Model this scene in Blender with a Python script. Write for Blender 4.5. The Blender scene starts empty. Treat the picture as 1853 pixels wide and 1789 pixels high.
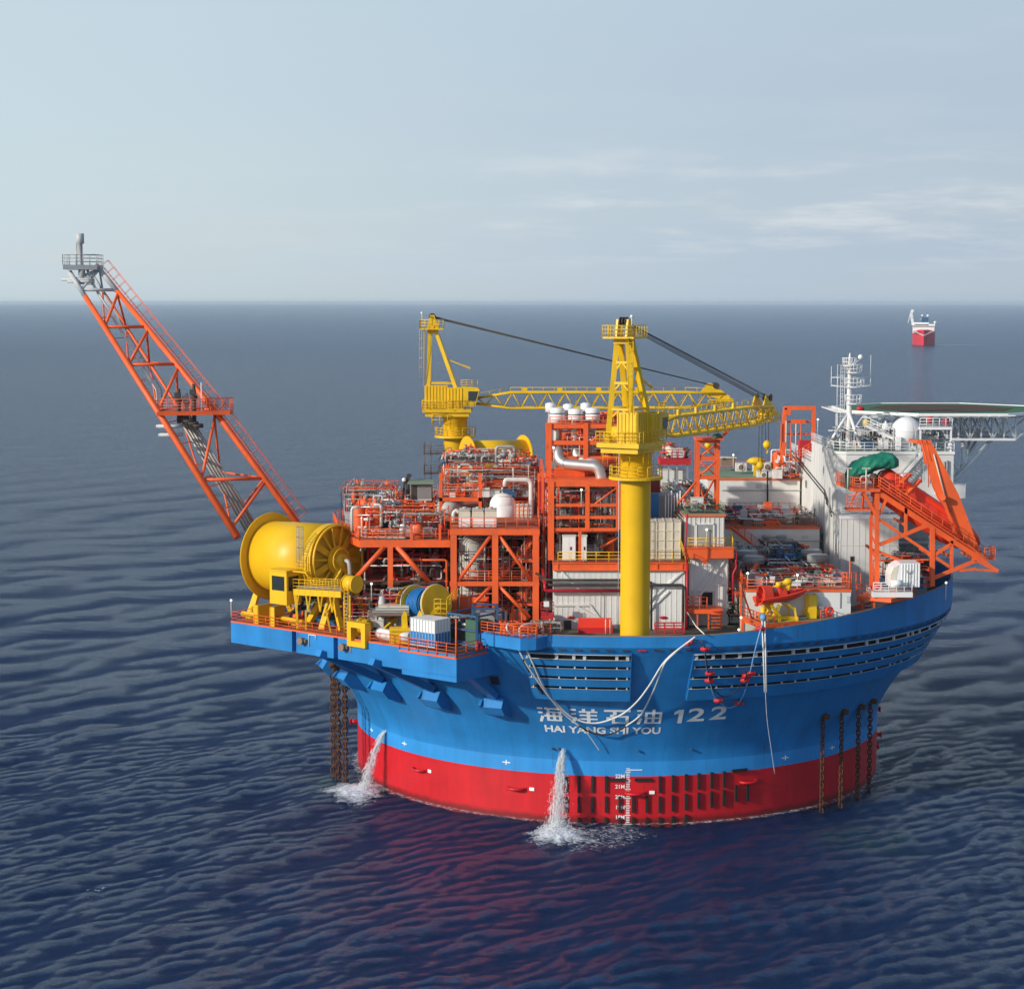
import bpy, math, random
import numpy as np
from mathutils import Vector, Matrix
sc = bpy.context.scene
C = sc.collection
rad = math.radians
sin, cos, pi = math.sin, math.cos, math.pi
# ---------------------------------------------------------------- camera
F_PX, IW, IH = 3592.0, 1853.0, 1789.0
CAM = Vector((-13.5, -254.6, 59.1)); PITCH = math.atan(347.5/F_PX)
cam = bpy.data.cameras.new("camera"); cam_o = bpy.data.objects.new("camera", cam); C.objects.link(cam_o)
cam.sensor_fit = 'HORIZONTAL'; cam.sensor_width = 36.0; cam.lens = 36.0*F_PX/IW
cam.clip_start = 1.0; cam.clip_end = 120000.0
cam_o.location = CAM; cam_o.rotation_euler = (pi/2-PITCH, 0, 0)
sc.camera = cam_o
# ---------------------------------------------------------------- sun, sky, exposure
SUN_AZ, SUN_EL = rad(213), rad(21)          # direction TO the sun, azimuth counter-clockwise from +X
sun_dir = Vector((cos(SUN_AZ)*cos(SUN_EL), sin(SUN_AZ)*cos(SUN_EL), sin(SUN_EL)))
sl = bpy.data.lights.new("sun", 'SUN'); sl.energy = 3.8; sl.angle = rad(1.6); sl.color = (1.0, 0.93, 0.82)
so = bpy.data.objects.new("sun", sl); C.objects.link(so)
so.rotation_euler = (-sun_dir).to_track_quat('-Z', 'Y').to_euler()
w = bpy.data.worlds.new("World"); sc.world = w; w.use_nodes = True
wt = w.node_tree; wt.nodes.clear()
def wn(t): return wt.nodes.new(t)
wo = wn('ShaderNodeOutputWorld'); bg = wn('ShaderNodeBackground'); bg.inputs[1].default_value = 0.15
sky = wn('ShaderNodeTexSky'); sky.sky_type = 'NISHITA'; sky.sun_disc = False
sky.sun_elevation = SUN_EL; sky.sun_rotation = pi/2 - SUN_AZ
sky.altitude = 60; sky.air_density = 1.15; sky.dust_density = 0.7; sky.ozone_density = 1.0
tc = wn('ShaderNodeTexCoord')
sep = wn('ShaderNodeSeparateXYZ'); wt.links.new(tc.outputs['Generated'], sep.inputs[0])
def wmath(op, a, b=None):
    n = wn('ShaderNodeMath'); n.operation = op
    for i, x in enumerate((a, b)):
        if x is None: continue
        if isinstance(x, (int, float)): n.inputs[i].default_value = x
        else: wt.links.new(x, n.inputs[i])
    return n.outputs[0]
# cloud sheets: the view direction projected on a flat layer overhead
zc = wmath('MAXIMUM', sep.outputs[2], 0.0); zc = wmath('ADD', zc, 0.11)
cx_ = wmath('DIVIDE', sep.outputs[0], zc); cy_ = wmath('DIVIDE', sep.outputs[1], zc)
comb = wn('ShaderNodeCombineXYZ'); wt.links.new(cx_, comb.inputs[0]); wt.links.new(cy_, comb.inputs[1])
def wnoise(scale, detail, rough, off):
    mp = wn('ShaderNodeMapping'); mp.inputs['Location'].default_value = off
    mp.inputs['Scale'].default_value = (0.9, 1.0, 1.0)
    wt.links.new(comb.outputs[0], mp.inputs[0])
    n = wn('ShaderNodeTexNoise'); n.inputs['Scale'].default_value = scale; n.inputs['Detail'].default_value = detail
    n.inputs['Roughness'].default_value = rough; wt.links.new(mp.outputs[0], n.inputs['Vector']); return n.outputs[0]
def wramp(v, a, b, lo=0.0, hi=1.0):
    n = wn('ShaderNodeMapRange'); n.interpolation_type = 'SMOOTHSTEP'
    n.inputs[1].default_value = a; n.inputs[2].default_value = b; n.inputs[3].default_value = lo; n.inputs[4].default_value = hi
    wt.links.new(v, n.inputs[0]); return n.outputs[0]
veil = wmath('MULTIPLY', wramp(wnoise(0.35, 5, 0.5, (3.1, 1.7, 0)), 0.30, 0.72, 0.84, 0.97), wramp(sep.outputs[2], 0.13, 0.26, 1.0, 0.0))
puff = wmath('MULTIPLY', wramp(wnoise(1.7, 9, 0.62, (9.3, 4.2, 0)), 0.45, 0.72, 0.0, 0.62), wramp(sep.outputs[0], -0.10, 0.06, 0.15, 1.0))
# thin cloud is brighter towards the sun
vs_ = wn('ShaderNodeMix'); vs_.data_type = 'RGBA'; vs_.inputs[6].default_value = (2.85, 3.5, 4.35, 1); vs_.inputs[7].default_value = (4.0, 4.85, 5.35, 1)
sd = wmath('ADD', wmath('MULTIPLY', sep.outputs[0], -1.0), wmath('MULTIPLY', sep.outputs[2], 0.1)); wt.links.new(wramp(sd, -0.35, 0.45), vs_.inputs[0])
m1 = wn('ShaderNodeMix'); m1.data_type = 'RGBA'; wt.links.new(vs_.outputs[2], m1.inputs[7])
wt.links.new(veil, m1.inputs[0]); wt.links.new(sky.outputs[0], m1.inputs[6])
m2 = wn('ShaderNodeMix'); m2.data_type = 'RGBA'; m2.inputs[7].default_value = (5.2, 5.4, 5.5, 1)
low = wramp(sep.outputs[2], 0.005, 0.04, 0.0, 1.0); low2 = wramp(sep.outputs[2], 0.055, 0.085, 1.0, 0.12)
pf = wmath('MULTIPLY', puff, wmath('MULTIPLY', low, low2))
wt.links.new(pf, m2.inputs[0]); wt.links.new(m1.outputs[2], m2.inputs[6])
wt.links.new(m2.outputs[2], bg.inputs[0]); wt.links.new(bg.outputs[0], wo.inputs[0])
sc.view_settings.view_transform = 'Standard'; sc.view_settings.look = 'None'
sc.view_settings.exposure = 0.0; sc.view_settings.gamma = 1.0
sc.cycles.max_bounces = 6; sc.cycles.transparent_max_bounces = 12; sc.cycles.volume_bounces = 0
sc.cycles.use_denoising = True
# ---------------------------------------------------------------- pixel <-> place
_sp, _cp = sin(PITCH), cos(PITCH)
def W(px, py, Y):
    dx = (px-IW/2)/F_PX; dy = (IH/2-py)/F_PX
    t = (Y-CAM.y)/(_cp+dy*_sp)
    return Vector((CAM.x+t*dx, Y, CAM.z+t*(-_sp+dy*_cp)))
def G(px, py, z):
    dx = (px-IW/2)/F_PX; dy = (IH/2-py)/F_PX
    t = (z-CAM.z)/(-_sp+dy*_cp)
    return Vector((CAM.x+t*dx, CAM.y+t*(_cp+dy*_sp), z))
# ---------------------------------------------------------------- materials
def mat_base(name):
    m = bpy.data.materials.new(name); m.use_nodes = True
    nt = m.node_tree; return m, nt, nt.nodes['Principled BSDF']
def paint(name, col, rough=0.5, metal=0.0, dirt=0.35, dirtcol=(0.16, 0.10, 0.06), scale=0.5, rust=0.0, emit=0, streak=True, spec=0.4):
    m, nt, p = mat_base(name)
    N, L = nt.nodes.new, nt.links.new
    p.inputs['Roughness'].default_value = rough; p.inputs['Metallic'].default_value = metal
    p.inputs['Specular IOR Level'].default_value = spec
    tc = N('ShaderNodeTexCoord')
    geo = N('ShaderNodeNewGeometry')
    mp = N('ShaderNodeMapping'); mp.inputs['Scale'].default_value = (1, 1, 0.28 if streak else 1)
    L(geo.outputs['Position'], mp.inputs[0])
    n1 = N('ShaderNodeTexNoise'); n1.inputs['Scale'].default_value = scale; n1.inputs['Detail'].default_value = 6; n1.inputs['Roughness'].default_value = 0.65
    L(mp.outputs[0], n1.inputs['Vector'])
    r1 = N('ShaderNodeMapRange'); r1.inputs[1].default_value = 0.42; r1.inputs[2].default_value = 0.78; r1.inputs[3].default_value = 0; r1.inputs[4].default_value = dirt
    L(n1.outputs[0], r1.inputs[0])
    # broad tone variation
    n2 = N('ShaderNodeTexNoise'); n2.inputs['Scale'].default_value = scale*0.35; n2.inputs['Detail'].default_value = 3
    L(geo.outputs['Position'], n2.inputs['Vector'])
    hv = N('ShaderNodeHueSaturation'); hv.inputs['Color'].default_value = (*col, 1)
    r2 = N('ShaderNodeMapRange'); r2.inputs[1].default_value = 0.3; r2.inputs[2].default_value = 0.7; r2.inputs[3].default_value = 0.88; r2.inputs[4].default_value = 1.08
    L(n2.outputs[0], r2.inputs[0]); L(r2.outputs[0], hv.inputs['Value'])
    mx = N('ShaderNodeMix'); mx.data_type = 'RGBA'; mx.inputs[7].default_value = (*dirtcol, 1)
    L(r1.outputs[0], mx.inputs[0]); L(hv.outputs[0], mx.inputs[6])
    out = mx.outputs[2]
    if rust > 0:
        n3 = N('ShaderNodeTexNoise'); n3.inputs['Scale'].default_value = scale*4; n3.inputs['Detail'].default_value = 8; n3.inputs['Roughness'].default_value = 0.7
        L(mp.outputs[0], n3.inputs['Vector'])
        r3 = N('ShaderNodeMapRange'); r3.inputs[1].default_value = 0.66-rust*0.1; r3.inputs[2].default_value = 0.72-rust*0.1; r3.inputs[4].default_value = 0.75
        L(n3.outputs[0], r3.inputs[0])
        m3 = N('ShaderNodeMix'); m3.data_type = 'RGBA'; m3.inputs[7].default_value = (0.13, 0.05, 0.02, 1)
        L(r3.outputs[0], m3.inputs[0]); L(out, m3.inputs[6]); out = m3.outputs[2]
    L(out, p.inputs['Base Color'])
    rr = N('ShaderNodeMapRange'); rr.inputs[3].default_value = max(0.05, rough-0.08); rr.inputs[4].default_value = min(1, rough+0.2)
    L(n1.outputs[0], rr.inputs[0]); L(rr.outputs[0], p.inputs['Roughness'])
    if emit:
        p.inputs['Emission Color'].default_value = (1, 0.96, 0.88, 1); p.inputs['Emission Strength'].default_value = emit
    return m
M = dict(
 orange=paint('orange_steel', (0.86, 0.125, 0.024), 0.45, dirt=0.34, rust=0.45, scale=0.9),
 orange_deck=paint('orange_deck', (0.42, 0.10, 0.04), 0.75, dirt=0.65, dirtcol=(0.20, 0.17, 0.13), scale=0.8, streak=False),
 redor=paint('lifeboat_orange', (0.80, 0.055, 0.02), 0.35, dirt=0.08, scale=0.6),
 boat=paint('rescue_orange', (0.85, 0.045, 0.02), 0.35, dirt=0.05),
 yellow=paint('yellow_paint', (0.80, 0.47, 0.008), 0.38, dirt=0.16, dirtcol=(0.30, 0.17, 0.03), scale=0.5),
 cyellow=paint('crane_yellow', (0.80, 0.50, 0.008), 0.4, dirt=0.2, dirtcol=(0.32, 0.18, 0.03), scale=1.2, rust=0.1),
 white=paint('white_paint', (0.72, 0.72, 0.69), 0.5, dirt=0.25, dirtcol=(0.33, 0.29, 0.24), scale=0.35),
 cream=paint('cream_paint', (0.66, 0.60, 0.47), 0.55, dirt=0.25, dirtcol=(0.34, 0.27, 0.18), scale=0.8),
 clean=paint('clean_white', (0.80, 0.80, 0.79), 0.35, dirt=0.08, dirtcol=(0.5, 0.48, 0.45), scale=0.6),
 grey=paint('grey_paint', (0.30, 0.31, 0.31), 0.5, dirt=0.3, dirtcol=(0.15, 0.12, 0.09), scale=0.8),
 lgrey=paint('light_grey', (0.50, 0.52, 0.53), 0.45, dirt=0.25, dirtcol=(0.25, 0.22, 0.18), scale=0.8),
 dark=paint('dark_steel', (0.035, 0.034, 0.034), 0.6, dirt=0.4, scale=1),
 black=paint('black_rubber', (0.012, 0.012, 0.013), 0.6, dirt=0.1),
 steel=paint('silver_pipe', (0.62, 0.61, 0.58), 0.36, metal=0.75, dirt=0.25, dirtcol=(0.25, 0.2, 0.16), scale=1.2, streak=False),
 tank=paint('tank_grey', (0.46, 0.46, 0.42), 0.42, dirt=0.25, scale=0.6),
 pipeg=paint('pipe_grey', (0.40, 0.39, 0.36), 0.45, metal=0.2, dirt=0.35, scale=1.5),
 pipew=paint('pipe_white', (0.68, 0.66, 0.62), 0.4, dirt=0.25, scale=1.5),
 crimson=paint('crimson_pipe', (0.46, 0.012, 0.025), 0.42, dirt=0.15, scale=1.5),
 green=paint('green_deck', (0.20, 0.29, 0.19), 0.75, dirt=0.55, dirtcol=(0.20, 0.16, 0.11), scale=0.6, streak=False),
 hgreen=paint('heli_green', (0.05, 0.17, 0.075), 0.7, dirt=0.3, dirtcol=(0.1, 0.1, 0.07), scale=0.5, streak=False),
 net=paint('heli_net', (0.10, 0.052, 0.032), 0.9, dirt=0.5, dirtcol=(0.03, 0.03, 0.02), scale=0.9, streak=False),
 tarp=paint('green_tarp', (0.010, 0.19, 0.115), 0.6, dirt=0.2, dirtcol=(0.02, 0.08, 0.06), scale=1.2),
 bluepart=paint('blue_steel', (0.02, 0.09, 0.20), 0.5, dirt=0.3, scale=1),
 bluebright=paint('blue_cable', (0.015, 0.19, 0.50), 0.45, dirt=0.1, scale=2),
 seadeck=paint('main_deck_green', (0.10, 0.12, 0.09), 0.8, dirt=0.7, dirtcol=(0.13, 0.09, 0.065), scale=0.5, streak=False),
 greenp=paint('machine_green', (0.03, 0.11, 0.07), 0.5, dirt=0.3, scale=1),
 rope=paint('white_rope', (0.70, 0.71, 0.70), 0.6, dirt=0.15, scale=2),
 bluerope=paint('blue_hose', (0.16, 0.34, 0.60), 0.5, dirt=0.1, scale=2),
 chain=paint('rusty_chain', (0.10, 0.042, 0.02), 0.85, dirt=0.7, dirtcol=(0.05, 0.025, 0.015), scale=3, streak=False),
 navy=paint('ship_dark', (0.03, 0.035, 0.05), 0.5, dirt=0.1),
 shipred=paint('ship_red', (0.62, 0.03, 0.05), 0.4, dirt=0.05, scale=0.1),
 glass=paint('dark_glass', (0.02, 0.03, 0.035), 0.12, dirt=0.0, spec=0.8),
 letter=paint('letter_white', (0.86, 0.88, 0.88), 0.5, dirt=0.12, scale=1.5),
 lamp=paint('lit_lamp', (0.9, 0.9, 0.85), 0.3, dirt=0, emit=2.2),
 red_eq=paint('red_equipment', (0.55, 0.02, 0.03), 0.45, dirt=0.15, scale=1),
 brownb=paint('faded_timber', (0.26, 0.17, 0.13), 0.8, dirt=0.4, scale=1.5),
)
def hull_paint(name, col, fade=0.18, marks=None, rough=0.42, streak=(0.05, 0.045, 0.04), wet=False):
    """weathered ship paint: faint plate seams, vertical run marks, soft fading"""
    m, nt, p = mat_base(name); N, L = nt.nodes.new, nt.links.new
    geo = N('ShaderNodeNewGeometry'); sp = N('ShaderNodeSeparateXYZ'); L(geo.outputs['Position'], sp.inputs[0])
    def mth(op, a, b=None):
        n = N('ShaderNodeMath'); n.operation = op
        for i, x in enumerate((a, b)):
            if x is None: continue
            if isinstance(x, (int, float)): n.inputs[i].default_value = x
            else: L(x, n.inputs[i])
        return n.outputs[0]
    ang = mth('MULTIPLY', mth('ARCTAN2', sp.outputs[1], sp.outputs[0]), 38.0)
    cb = N('ShaderNodeCombineXYZ'); L(ang, cb.inputs[0]); L(mth('MULTIPLY', sp.outputs[2], 0.12), cb.inputs[1])
    n1 = N('ShaderNodeTexNoise'); n1.inputs['Scale'].default_value = 0.55; n1.inputs['Detail'].default_value = 7; n1.inputs['Roughness'].default_value = 0.6
    L(cb.outputs[0], n1.inputs['Vector'])
    cb2 = N('ShaderNodeCombineXYZ'); L(ang, cb2.inputs[0]); L(sp.outputs[2], cb2.inputs[1])
    n2 = N('ShaderNodeTexNoise'); n2.inputs['Scale'].default_value = 0.22; n2.inputs['Detail'].default_value = 5
    L(cb2.outputs[0], n2.inputs['Vector'])
    r1 = N('ShaderNodeMapRange'); r1.inputs[1].default_value = 0.3; r1.inputs[2].default_value = 0.75; r1.inputs[3].default_value = 0.86; r1.inputs[4].default_value = 1.14
    L(n1.outputs[0], r1.inputs[0])
    r2 = N('ShaderNodeMapRange'); r2.inputs[1].default_value = 0.3; r2.inputs[2].default_value = 0.7; r2.inputs[3].default_value = 1.0-fade; r2.inputs[4].default_value = 1.0+fade*0.5
    L(n2.outputs[0], r2.inputs[0])
    # plate seams
    bt = N('ShaderNodeTexBrick'); bt.inputs['Scale'].default_value = 1.0; bt.inputs['Brick Width'].default_value = 6.0; bt.inputs['Row Height'].default_value = 2.6
    bt.inputs['Mortar Size'].default_value = 0.035; bt.inputs['Mortar Smooth'].default_value = 0.6; bt.inputs['Color1'].default_value = (1, 1, 1, 1); bt.inputs['Color2'].default_value = (0.965, 0.965, 0.965, 1); bt.inputs['Mortar'].default_value = (0.86, 0.86, 0.86, 1)
    L(cb2.outputs[0], bt.inputs['Vector'])
    v = mth('MULTIPLY', r1.outputs[0], r2.outputs[0])
    hv = N('ShaderNodeHueSaturation'); hv.inputs['Color'].default_value = (*col, 1); L(v, hv.inputs['Value'])
    mx = N('ShaderNodeMix'); mx.data_type = 'RGBA'; mx.blend_type = 'MULTIPLY'; mx.inputs[0].default_value = 1.0
    L(hv.outputs[0], mx.inputs[6]); L(bt.outputs[0], mx.inputs[7])
    # scuffs
    n3 = N('ShaderNodeTexNoise'); n3.inputs['Scale'].default_value = 1.6; n3.inputs['Detail'].default_value = 9; n3.inputs['Roughness'].default_value = 0.75
    L(cb2.outputs[0], n3.inputs['Vector'])
    r3 = N('ShaderNodeMapRange'); r3.inputs[1].default_value = 0.66; r3.inputs[2].default_value = 0.80; r3.inputs[4].default_value = 0.5
    L(n3.outputs[0], r3.inputs[0])
    m3 = N('ShaderNodeMix'); m3.data_type = 'RGBA'; m3.inputs[7].default_value = (*(marks or (0.03, 0.05, 0.08)), 1)
    L(r3.outputs[0], m3.inputs[0]); L(mx.outputs[2], m3.inputs[6])
    # runs of dirt and rust below seams
    cb3 = N('ShaderNodeCombineXYZ'); L(mth('MULTIPLY', ang, 1.0), cb3.inputs[0]); L(mth('MULTIPLY', sp.outputs[2], 0.06), cb3.inputs[1])
    n4 = N('ShaderNodeTexNoise'); n4.inputs['Scale'].default_value = 2.6; n4.inputs['Detail'].default_value = 4; L(cb3.outputs[0], n4.inputs['Vector'])
    r4 = N('ShaderNodeMapRange'); r4.inputs[1].default_value = 0.58; r4.inputs[2].default_value = 0.74; L(n4.outputs[0], r4.inputs[0])
    n5 = N('ShaderNodeTexNoise'); n5.inputs['Scale'].default_value = 0.33; n5.inputs['Detail'].default_value = 3; L(cb2.outputs[0], n5.inputs['Vector'])
    r5 = N('ShaderNodeMapRange'); r5.inputs[1].default_value = 0.45; r5.inputs[2].default_value = 0.65; r5.inputs[4].default_value = 0.6; L(n5.outputs[0], r5.inputs[0])
    m4 = N('ShaderNodeMix'); m4.data_type = 'RGBA'; m4.inputs[7].default_value = (*streak, 1); L(mth('MULTIPLY', r4.outputs[0], r5.outputs[0]), m4.inputs[0]); L(m3.outputs[2], m4.inputs[6])
    fin = m4.outputs[2]; rgh = rough
    if wet:   # wet, weed-stained strip the waves keep washing
        lvl = mth('ADD', sp.outputs[2], mth('MULTIPLY', n1.outputs[0], -1.3))
        r6 = N('ShaderNodeMapRange'); r6.inputs[1].default_value = -0.15; r6.inputs[2].default_value = 0.35; r6.inputs[3].default_value = 0.7; r6.inputs[4].default_value = 0.0; L(lvl, r6.inputs[0])
        m6 = N('ShaderNodeMix'); m6.data_type = 'RGBA'; m6.inputs[7].default_value = (0.05, 0.012, 0.012, 1); L(r6.outputs[0], m6.inputs[0]); L(fin, m6.inputs[6]); fin = m6.outputs[2]
    L(fin, p.inputs['Base Color']); p.inputs['Roughness'].default_value = rough; p.inputs['Specular IOR Level'].default_value = 0.4
    bp = N('ShaderNodeBump'); bp.inputs['Strength'].default_value = 0.25; bp.inputs['Distance'].default_value = 0.05
    L(n2.outputs[0], bp.inputs['Height']); L(bp.outputs[0], p.inputs['Normal'])
    return m
M['hblue'] = hull_paint('hull_blue', (0.019, 0.215, 0.55))
M['hband'] = hull_paint('hull_light_blue', (0.03, 0.27, 0.66), 0.08)
M['hred'] = hull_paint('hull_red', (0.58, 0.011, 0.018), 0.12, marks=(0.25, 0.03, 0.03), streak=(0.20, 0.02, 0.02), wet=True)
M['slot'] = M['black']
# ---------------------------------------------------------------- mesh builder
class MB:
    def __init__(s): s.v = []; s.f = []; s.sm = []
    def add(s, vs, fs, smooth=False):
        o = len(s.v); s.v += [tuple(x) for x in vs]
        for f in fs: s.f.append(tuple(i+o for i in f)); s.sm.append(smooth)
        return s
    def box(s, x0, x1, y0, y1, z0, z1):
        if x0 > x1: x0, x1 = x1, x0
        if y0 > y1: y0, y1 = y1, y0
        if z0 > z1: z0, z1 = z1, z0
        return s.add([(x0,y0,z0),(x1,y0,z0),(x1,y1,z0),(x0,y1,z0),(x0,y0,z1),(x1,y0,z1),(x1,y1,z1),(x0,y1,z1)],
              [(0,3,2,1),(4,5,6,7),(0,1,5,4),(1,2,6,5),(2,3,7,6),(3,0,4,7)])
    def obox(s, c, ex, ey, ez):
        c, ex, ey, ez = map(Vector, (c, ex, ey, ez)); vs = []
        for z in (-1, 1):
            for a, b in ((-1,-1),(1,-1),(1,1),(-1,1)): vs.append(c+ex*a+ey*b+ez*z)
        fs = [(0,3,2,1),(4,5,6,7),(0,1,5,4),(1,2,6,5),(2,3,7,6),(3,0,4,7)]
        if ex.cross(ey).dot(ez) < 0: fs = [f[::-1] for f in fs]
        return s.add(vs, fs)
    def bar(s, p, q, w, h=None):
        p, q = Vector(p), Vector(q); d = q-p; L = d.length
        if L < 1e-5: return s
        d /= L; h = h or w
        up = Vector((0,0,1)) if abs(d.z) < 0.98 else Vector((0,1,0))
        a = d.cross(up).normalized(); b = a.cross(d).normalized()
        return s.obox((p+q)/2, d*(L/2), a*(w/2), b*(h/2))
    def tube(s, pts, r, n=8, caps=True, closed=False):
        pts = [Vector(p) for p in pts]; k = len(pts)
        rs = r if isinstance(r, (list, tuple)) else [r]*k
        vs = []; prev = None
        for i, p in enumerate(pts):
            a = pts[i-1] if (i > 0 or closed) else None; b = pts[(i+1) % k] if (i < k-1 or closed) else None
            d1 = (p-a).normalized() if a is not None else None; d2 = (b-p).normalized() if b is not None else None
            if d1 is None: d = d2; sc_ = 1
            elif d2 is None: d = d1; sc_ = 1
            else:
                d = (d1+d2); d = d.normalized() if d.length > 1e-4 else d1
                sc_ = 1/max(0.45, d.dot(d1))
            if prev is None:
                up = Vector((0,0,1)) if abs(d.z) < 0.9 else Vector((1,0,0))
                x = d.cross(up).normalized()
            else:
                x = (prev-d*prev.dot(d)); x = x.normalized() if x.length > 1e-4 else d.orthogonal().normalized()
            prev = x; y = d.cross(x)
            # widen the section across the bend so the pipe keeps its width
            bn = None
            if d1 is not None and d2 is not None and d1.cross(d2).length > 1e-4:
                bn = d1.cross(d2).normalized().cross(d)
            for j in range(n):
                t = 2*pi*j/n; o = x*cos(t)+y*sin(t)
                if bn is not None: o = o+bn*(o.dot(bn)*(sc_-1))
                vs.append(p+o*rs[i])
        fs = []
        for i in range(k if closed else k-1):
            i2 = (i+1) % k
            for j in range(n): fs.append((i*n+j, i*n+(j+1)%n, i2*n+(j+1)%n, i2*n+j))
        o0 = len(s.v); s.add(vs, fs, True)
        if caps and not closed:
            s.f.append(tuple(o0+j for j in range(n))[::-1]); s.sm.append(False)
            s.f.append(tuple(o0+(k-1)*n+j for j in range(n))); s.sm.append(False)
        return s
    def cyl(s, p, q, r0, r1=None, n=20, caps=True): return s.tube([p, q], [r0, r1 if r1 is not None else r0], n, caps)
    def pipe(s, pts, r, n=8, br=None):
        """a pipe with rounded elbows"""
        pts = [Vector(p) for p in pts]; out = [pts[0]]; br = br or r*2.2
        for i in range(1, len(pts)-1):
            a, p, b = pts[i-1], pts[i], pts[i+1]
            k = min(br, (p-a).length*0.45, (b-p).length*0.45)
            s0 = p+(a-p).normalized()*k; s1 = p+(b-p).normalized()*k
            for t in (0, 0.25, 0.5, 0.75, 1): out.append(s0*(1-t)**2+p*(2*t*(1-t))+s1*t*t)
        out.append(pts[-1]); return s.tube(out, r, n)
    def torus(s, c, axis, R, r, n=24, m=6, a0=0, a1=2*pi, sx=1.0):
        c = Vector(c); axis = Vector(axis).normalized(); x = axis.orthogonal().normalized()
        if abs(axis.z) < 0.7: x = axis.cross(Vector((0,0,1))).normalized()
        y = axis.cross(x); full = abs(a1-a0-2*pi) < 1e-4
        pts = [c+x*(R*sx*cos(a0+(a1-a0)*i/n))+y*(R*sin(a0+(a1-a0)*i/n)) for i in range(n if full else n+1)]
        return s.tube(pts, r, m, closed=full)
    def lathe(s, prof, c=(0,0,0), n=64, a0=0.0, a1=2*pi, smooth=True, axis='z'):
        full = abs(a1-a0-2*pi) < 1e-6; k = n if full else n+1; vs = []; m = len(prof)
        for i in range(k):
            t = a0+(a1-a0)*i/n
            for r, z in prof: vs.append((c[0]+r*cos(t), c[1]+r*sin(t), c[2]+z))
        fs = []
        for i in range(n):
            i2 = (i+1) % k
            for j in range(m-1): fs.append((i*m+j, i2*m+j, i2*m+j+1, i*m+j+1))
        return s.add(vs, fs, smooth)
    def disc(s, c, axis, R, th, n=40, hole=0):
        c = Vector(c); a = Vector(axis).normalized(); x = a.orthogonal().normalized(); y = a.cross(x); vs = []
        for h in (-th/2, th/2):
            for i in range(n): vs.append(c+a*h+(x*cos(2*pi*i/n)+y*sin(2*pi*i/n))*R)
        if hole:
            for h in (-th/2, th/2):
                for i in range(n): vs.append(c+a*h+(x*cos(2*pi*i/n)+y*sin(2*pi*i/n))*hole)
            fs = []
            for i in range(n):
                j = (i+1) % n
                fs += [(i, j, n+j, n+i), (2*n+j, 2*n+i, 3*n+i, 3*n+j), (j, i, 2*n+i, 2*n+j), (n+i, n+j, 3*n+j, 3*n+i)]
            return s.add(vs, fs)
        fs = [tuple(range(n))[::-1], tuple(range(n, 2*n))]+[(i, (i+1)%n, n+(i+1)%n, n+i) for i in range(n)]
        return s.add(vs, fs)
    def sphere(s, c, r, n=20, sx=1, sy=1, sz=1, half=None):
        vs = []; fs = []; m = n//2
        for i in range(m+1):
            p = -pi/2+pi*i/m
            for j in range(n):
                t = 2*pi*j/n; vs.append((c[0]+r*sx*cos(p)*cos(t), c[1]+r*sy*cos(p)*sin(t), c[2]+r*sz*sin(p)))
        for i in range(m):
            for j in range(n): fs.append((i*n+j, i*n+(j+1)%n, (i+1)*n+(j+1)%n, (i+1)*n+j))
        return s.add(vs, fs, True)
    def prism(s, poly, z0, z1):
        n = len(poly); area = sum(poly[i][0]*poly[(i+1)%n][1]-poly[(i+1)%n][0]*poly[i][1] for i in range(n))
        if area < 0: poly = poly[::-1]
        vs = [(x, y, z0) for x, y in poly]+[(x, y, z1) for x, y in poly]
        return s.add(vs, [tuple(range(n))[::-1], tuple(range(n, 2*n))]+[(i, (i+1)%n, n+(i+1)%n, n+i) for i in range(n)])
    def prismv(s, poly, off):
        """poly: list of 3d points, extruded by vector off"""
        n = len(poly); poly = [Vector(p) for p in poly]; off = Vector(off)
        vs = poly+[p+off for p in poly]
        nn = Vector((0,0,0))
        for i in range(n): nn += (poly[i]-poly[0]).cross(poly[(i+1)%n]-poly[0])
        fs = [tuple(range(n))[::-1], tuple(range(n, 2*n))]+[(i, (i+1)%n, n+(i+1)%n, n+i) for i in range(n)]
        if nn.dot(off) < 0: fs = [f[::-1] for f in fs]
        return s.add(vs, fs)
    def rail(s, pts, h=1.1, sp=1.5, r=0.035, mids=2, closed=False, up=Vector((0,0,1)), n=5):
        pts = [Vector(p) for p in pts]
        if closed: pts = pts+[pts[0]]
        for k in range(mids+1):
            o = up*(h*(k+1)/(mids+1))
            for i in range(len(pts)-1): s.tube([pts[i]+o, pts[i+1]+o], r if k == mids else r*0.8, n)
        for i in range(len(pts)-1):
            L = (pts[i+1]-pts[i]).length; m = max(1, round(L/sp))
            for j in range(m+(1 if i == len(pts)-2 else 0)):
                p = pts[i].lerp(pts[i+1], j/m); s.tube([p, p+up*h], r, n)
        return s
    def ladder(s, p, q, side, w=0.5, r=0.03, sp=0.4, cage=False, out=None):
        p, q, side = Vector(p), Vector(q), Vector(side).normalized()
        for k in (-1, 1): s.tube([p+side*(w/2*k), q+side*(w/2*k)], r, 5)
        L = (q-p).length; m = int(L/sp)
        for i in range(1, m): c = p.lerp(q, i/m); s.tube([c-side*w/2, c+side*w/2], r*0.7, 4)
        if cage:
            out = Vector(out).normalized()*0.35; mm = int(L/1.2)
            for i in range(2, mm+1):
                c = p.lerp(q, i/mm)
                s.tube([c-side*w/2, c-side*0.35+out, c-side*0.15+out*1.9, c+side*0.15+out*1.9, c+side*0.35+out, c+side*w/2], 0.025, 4)
            for k in (-0.35, 0, 0.35): s.tube([p.lerp(q, 0.15)+side*k+out*(1.9 if k == 0 else 1), q+side*k+out*(1.9 if k == 0 else 1)], 0.02, 4)
        return s
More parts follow.
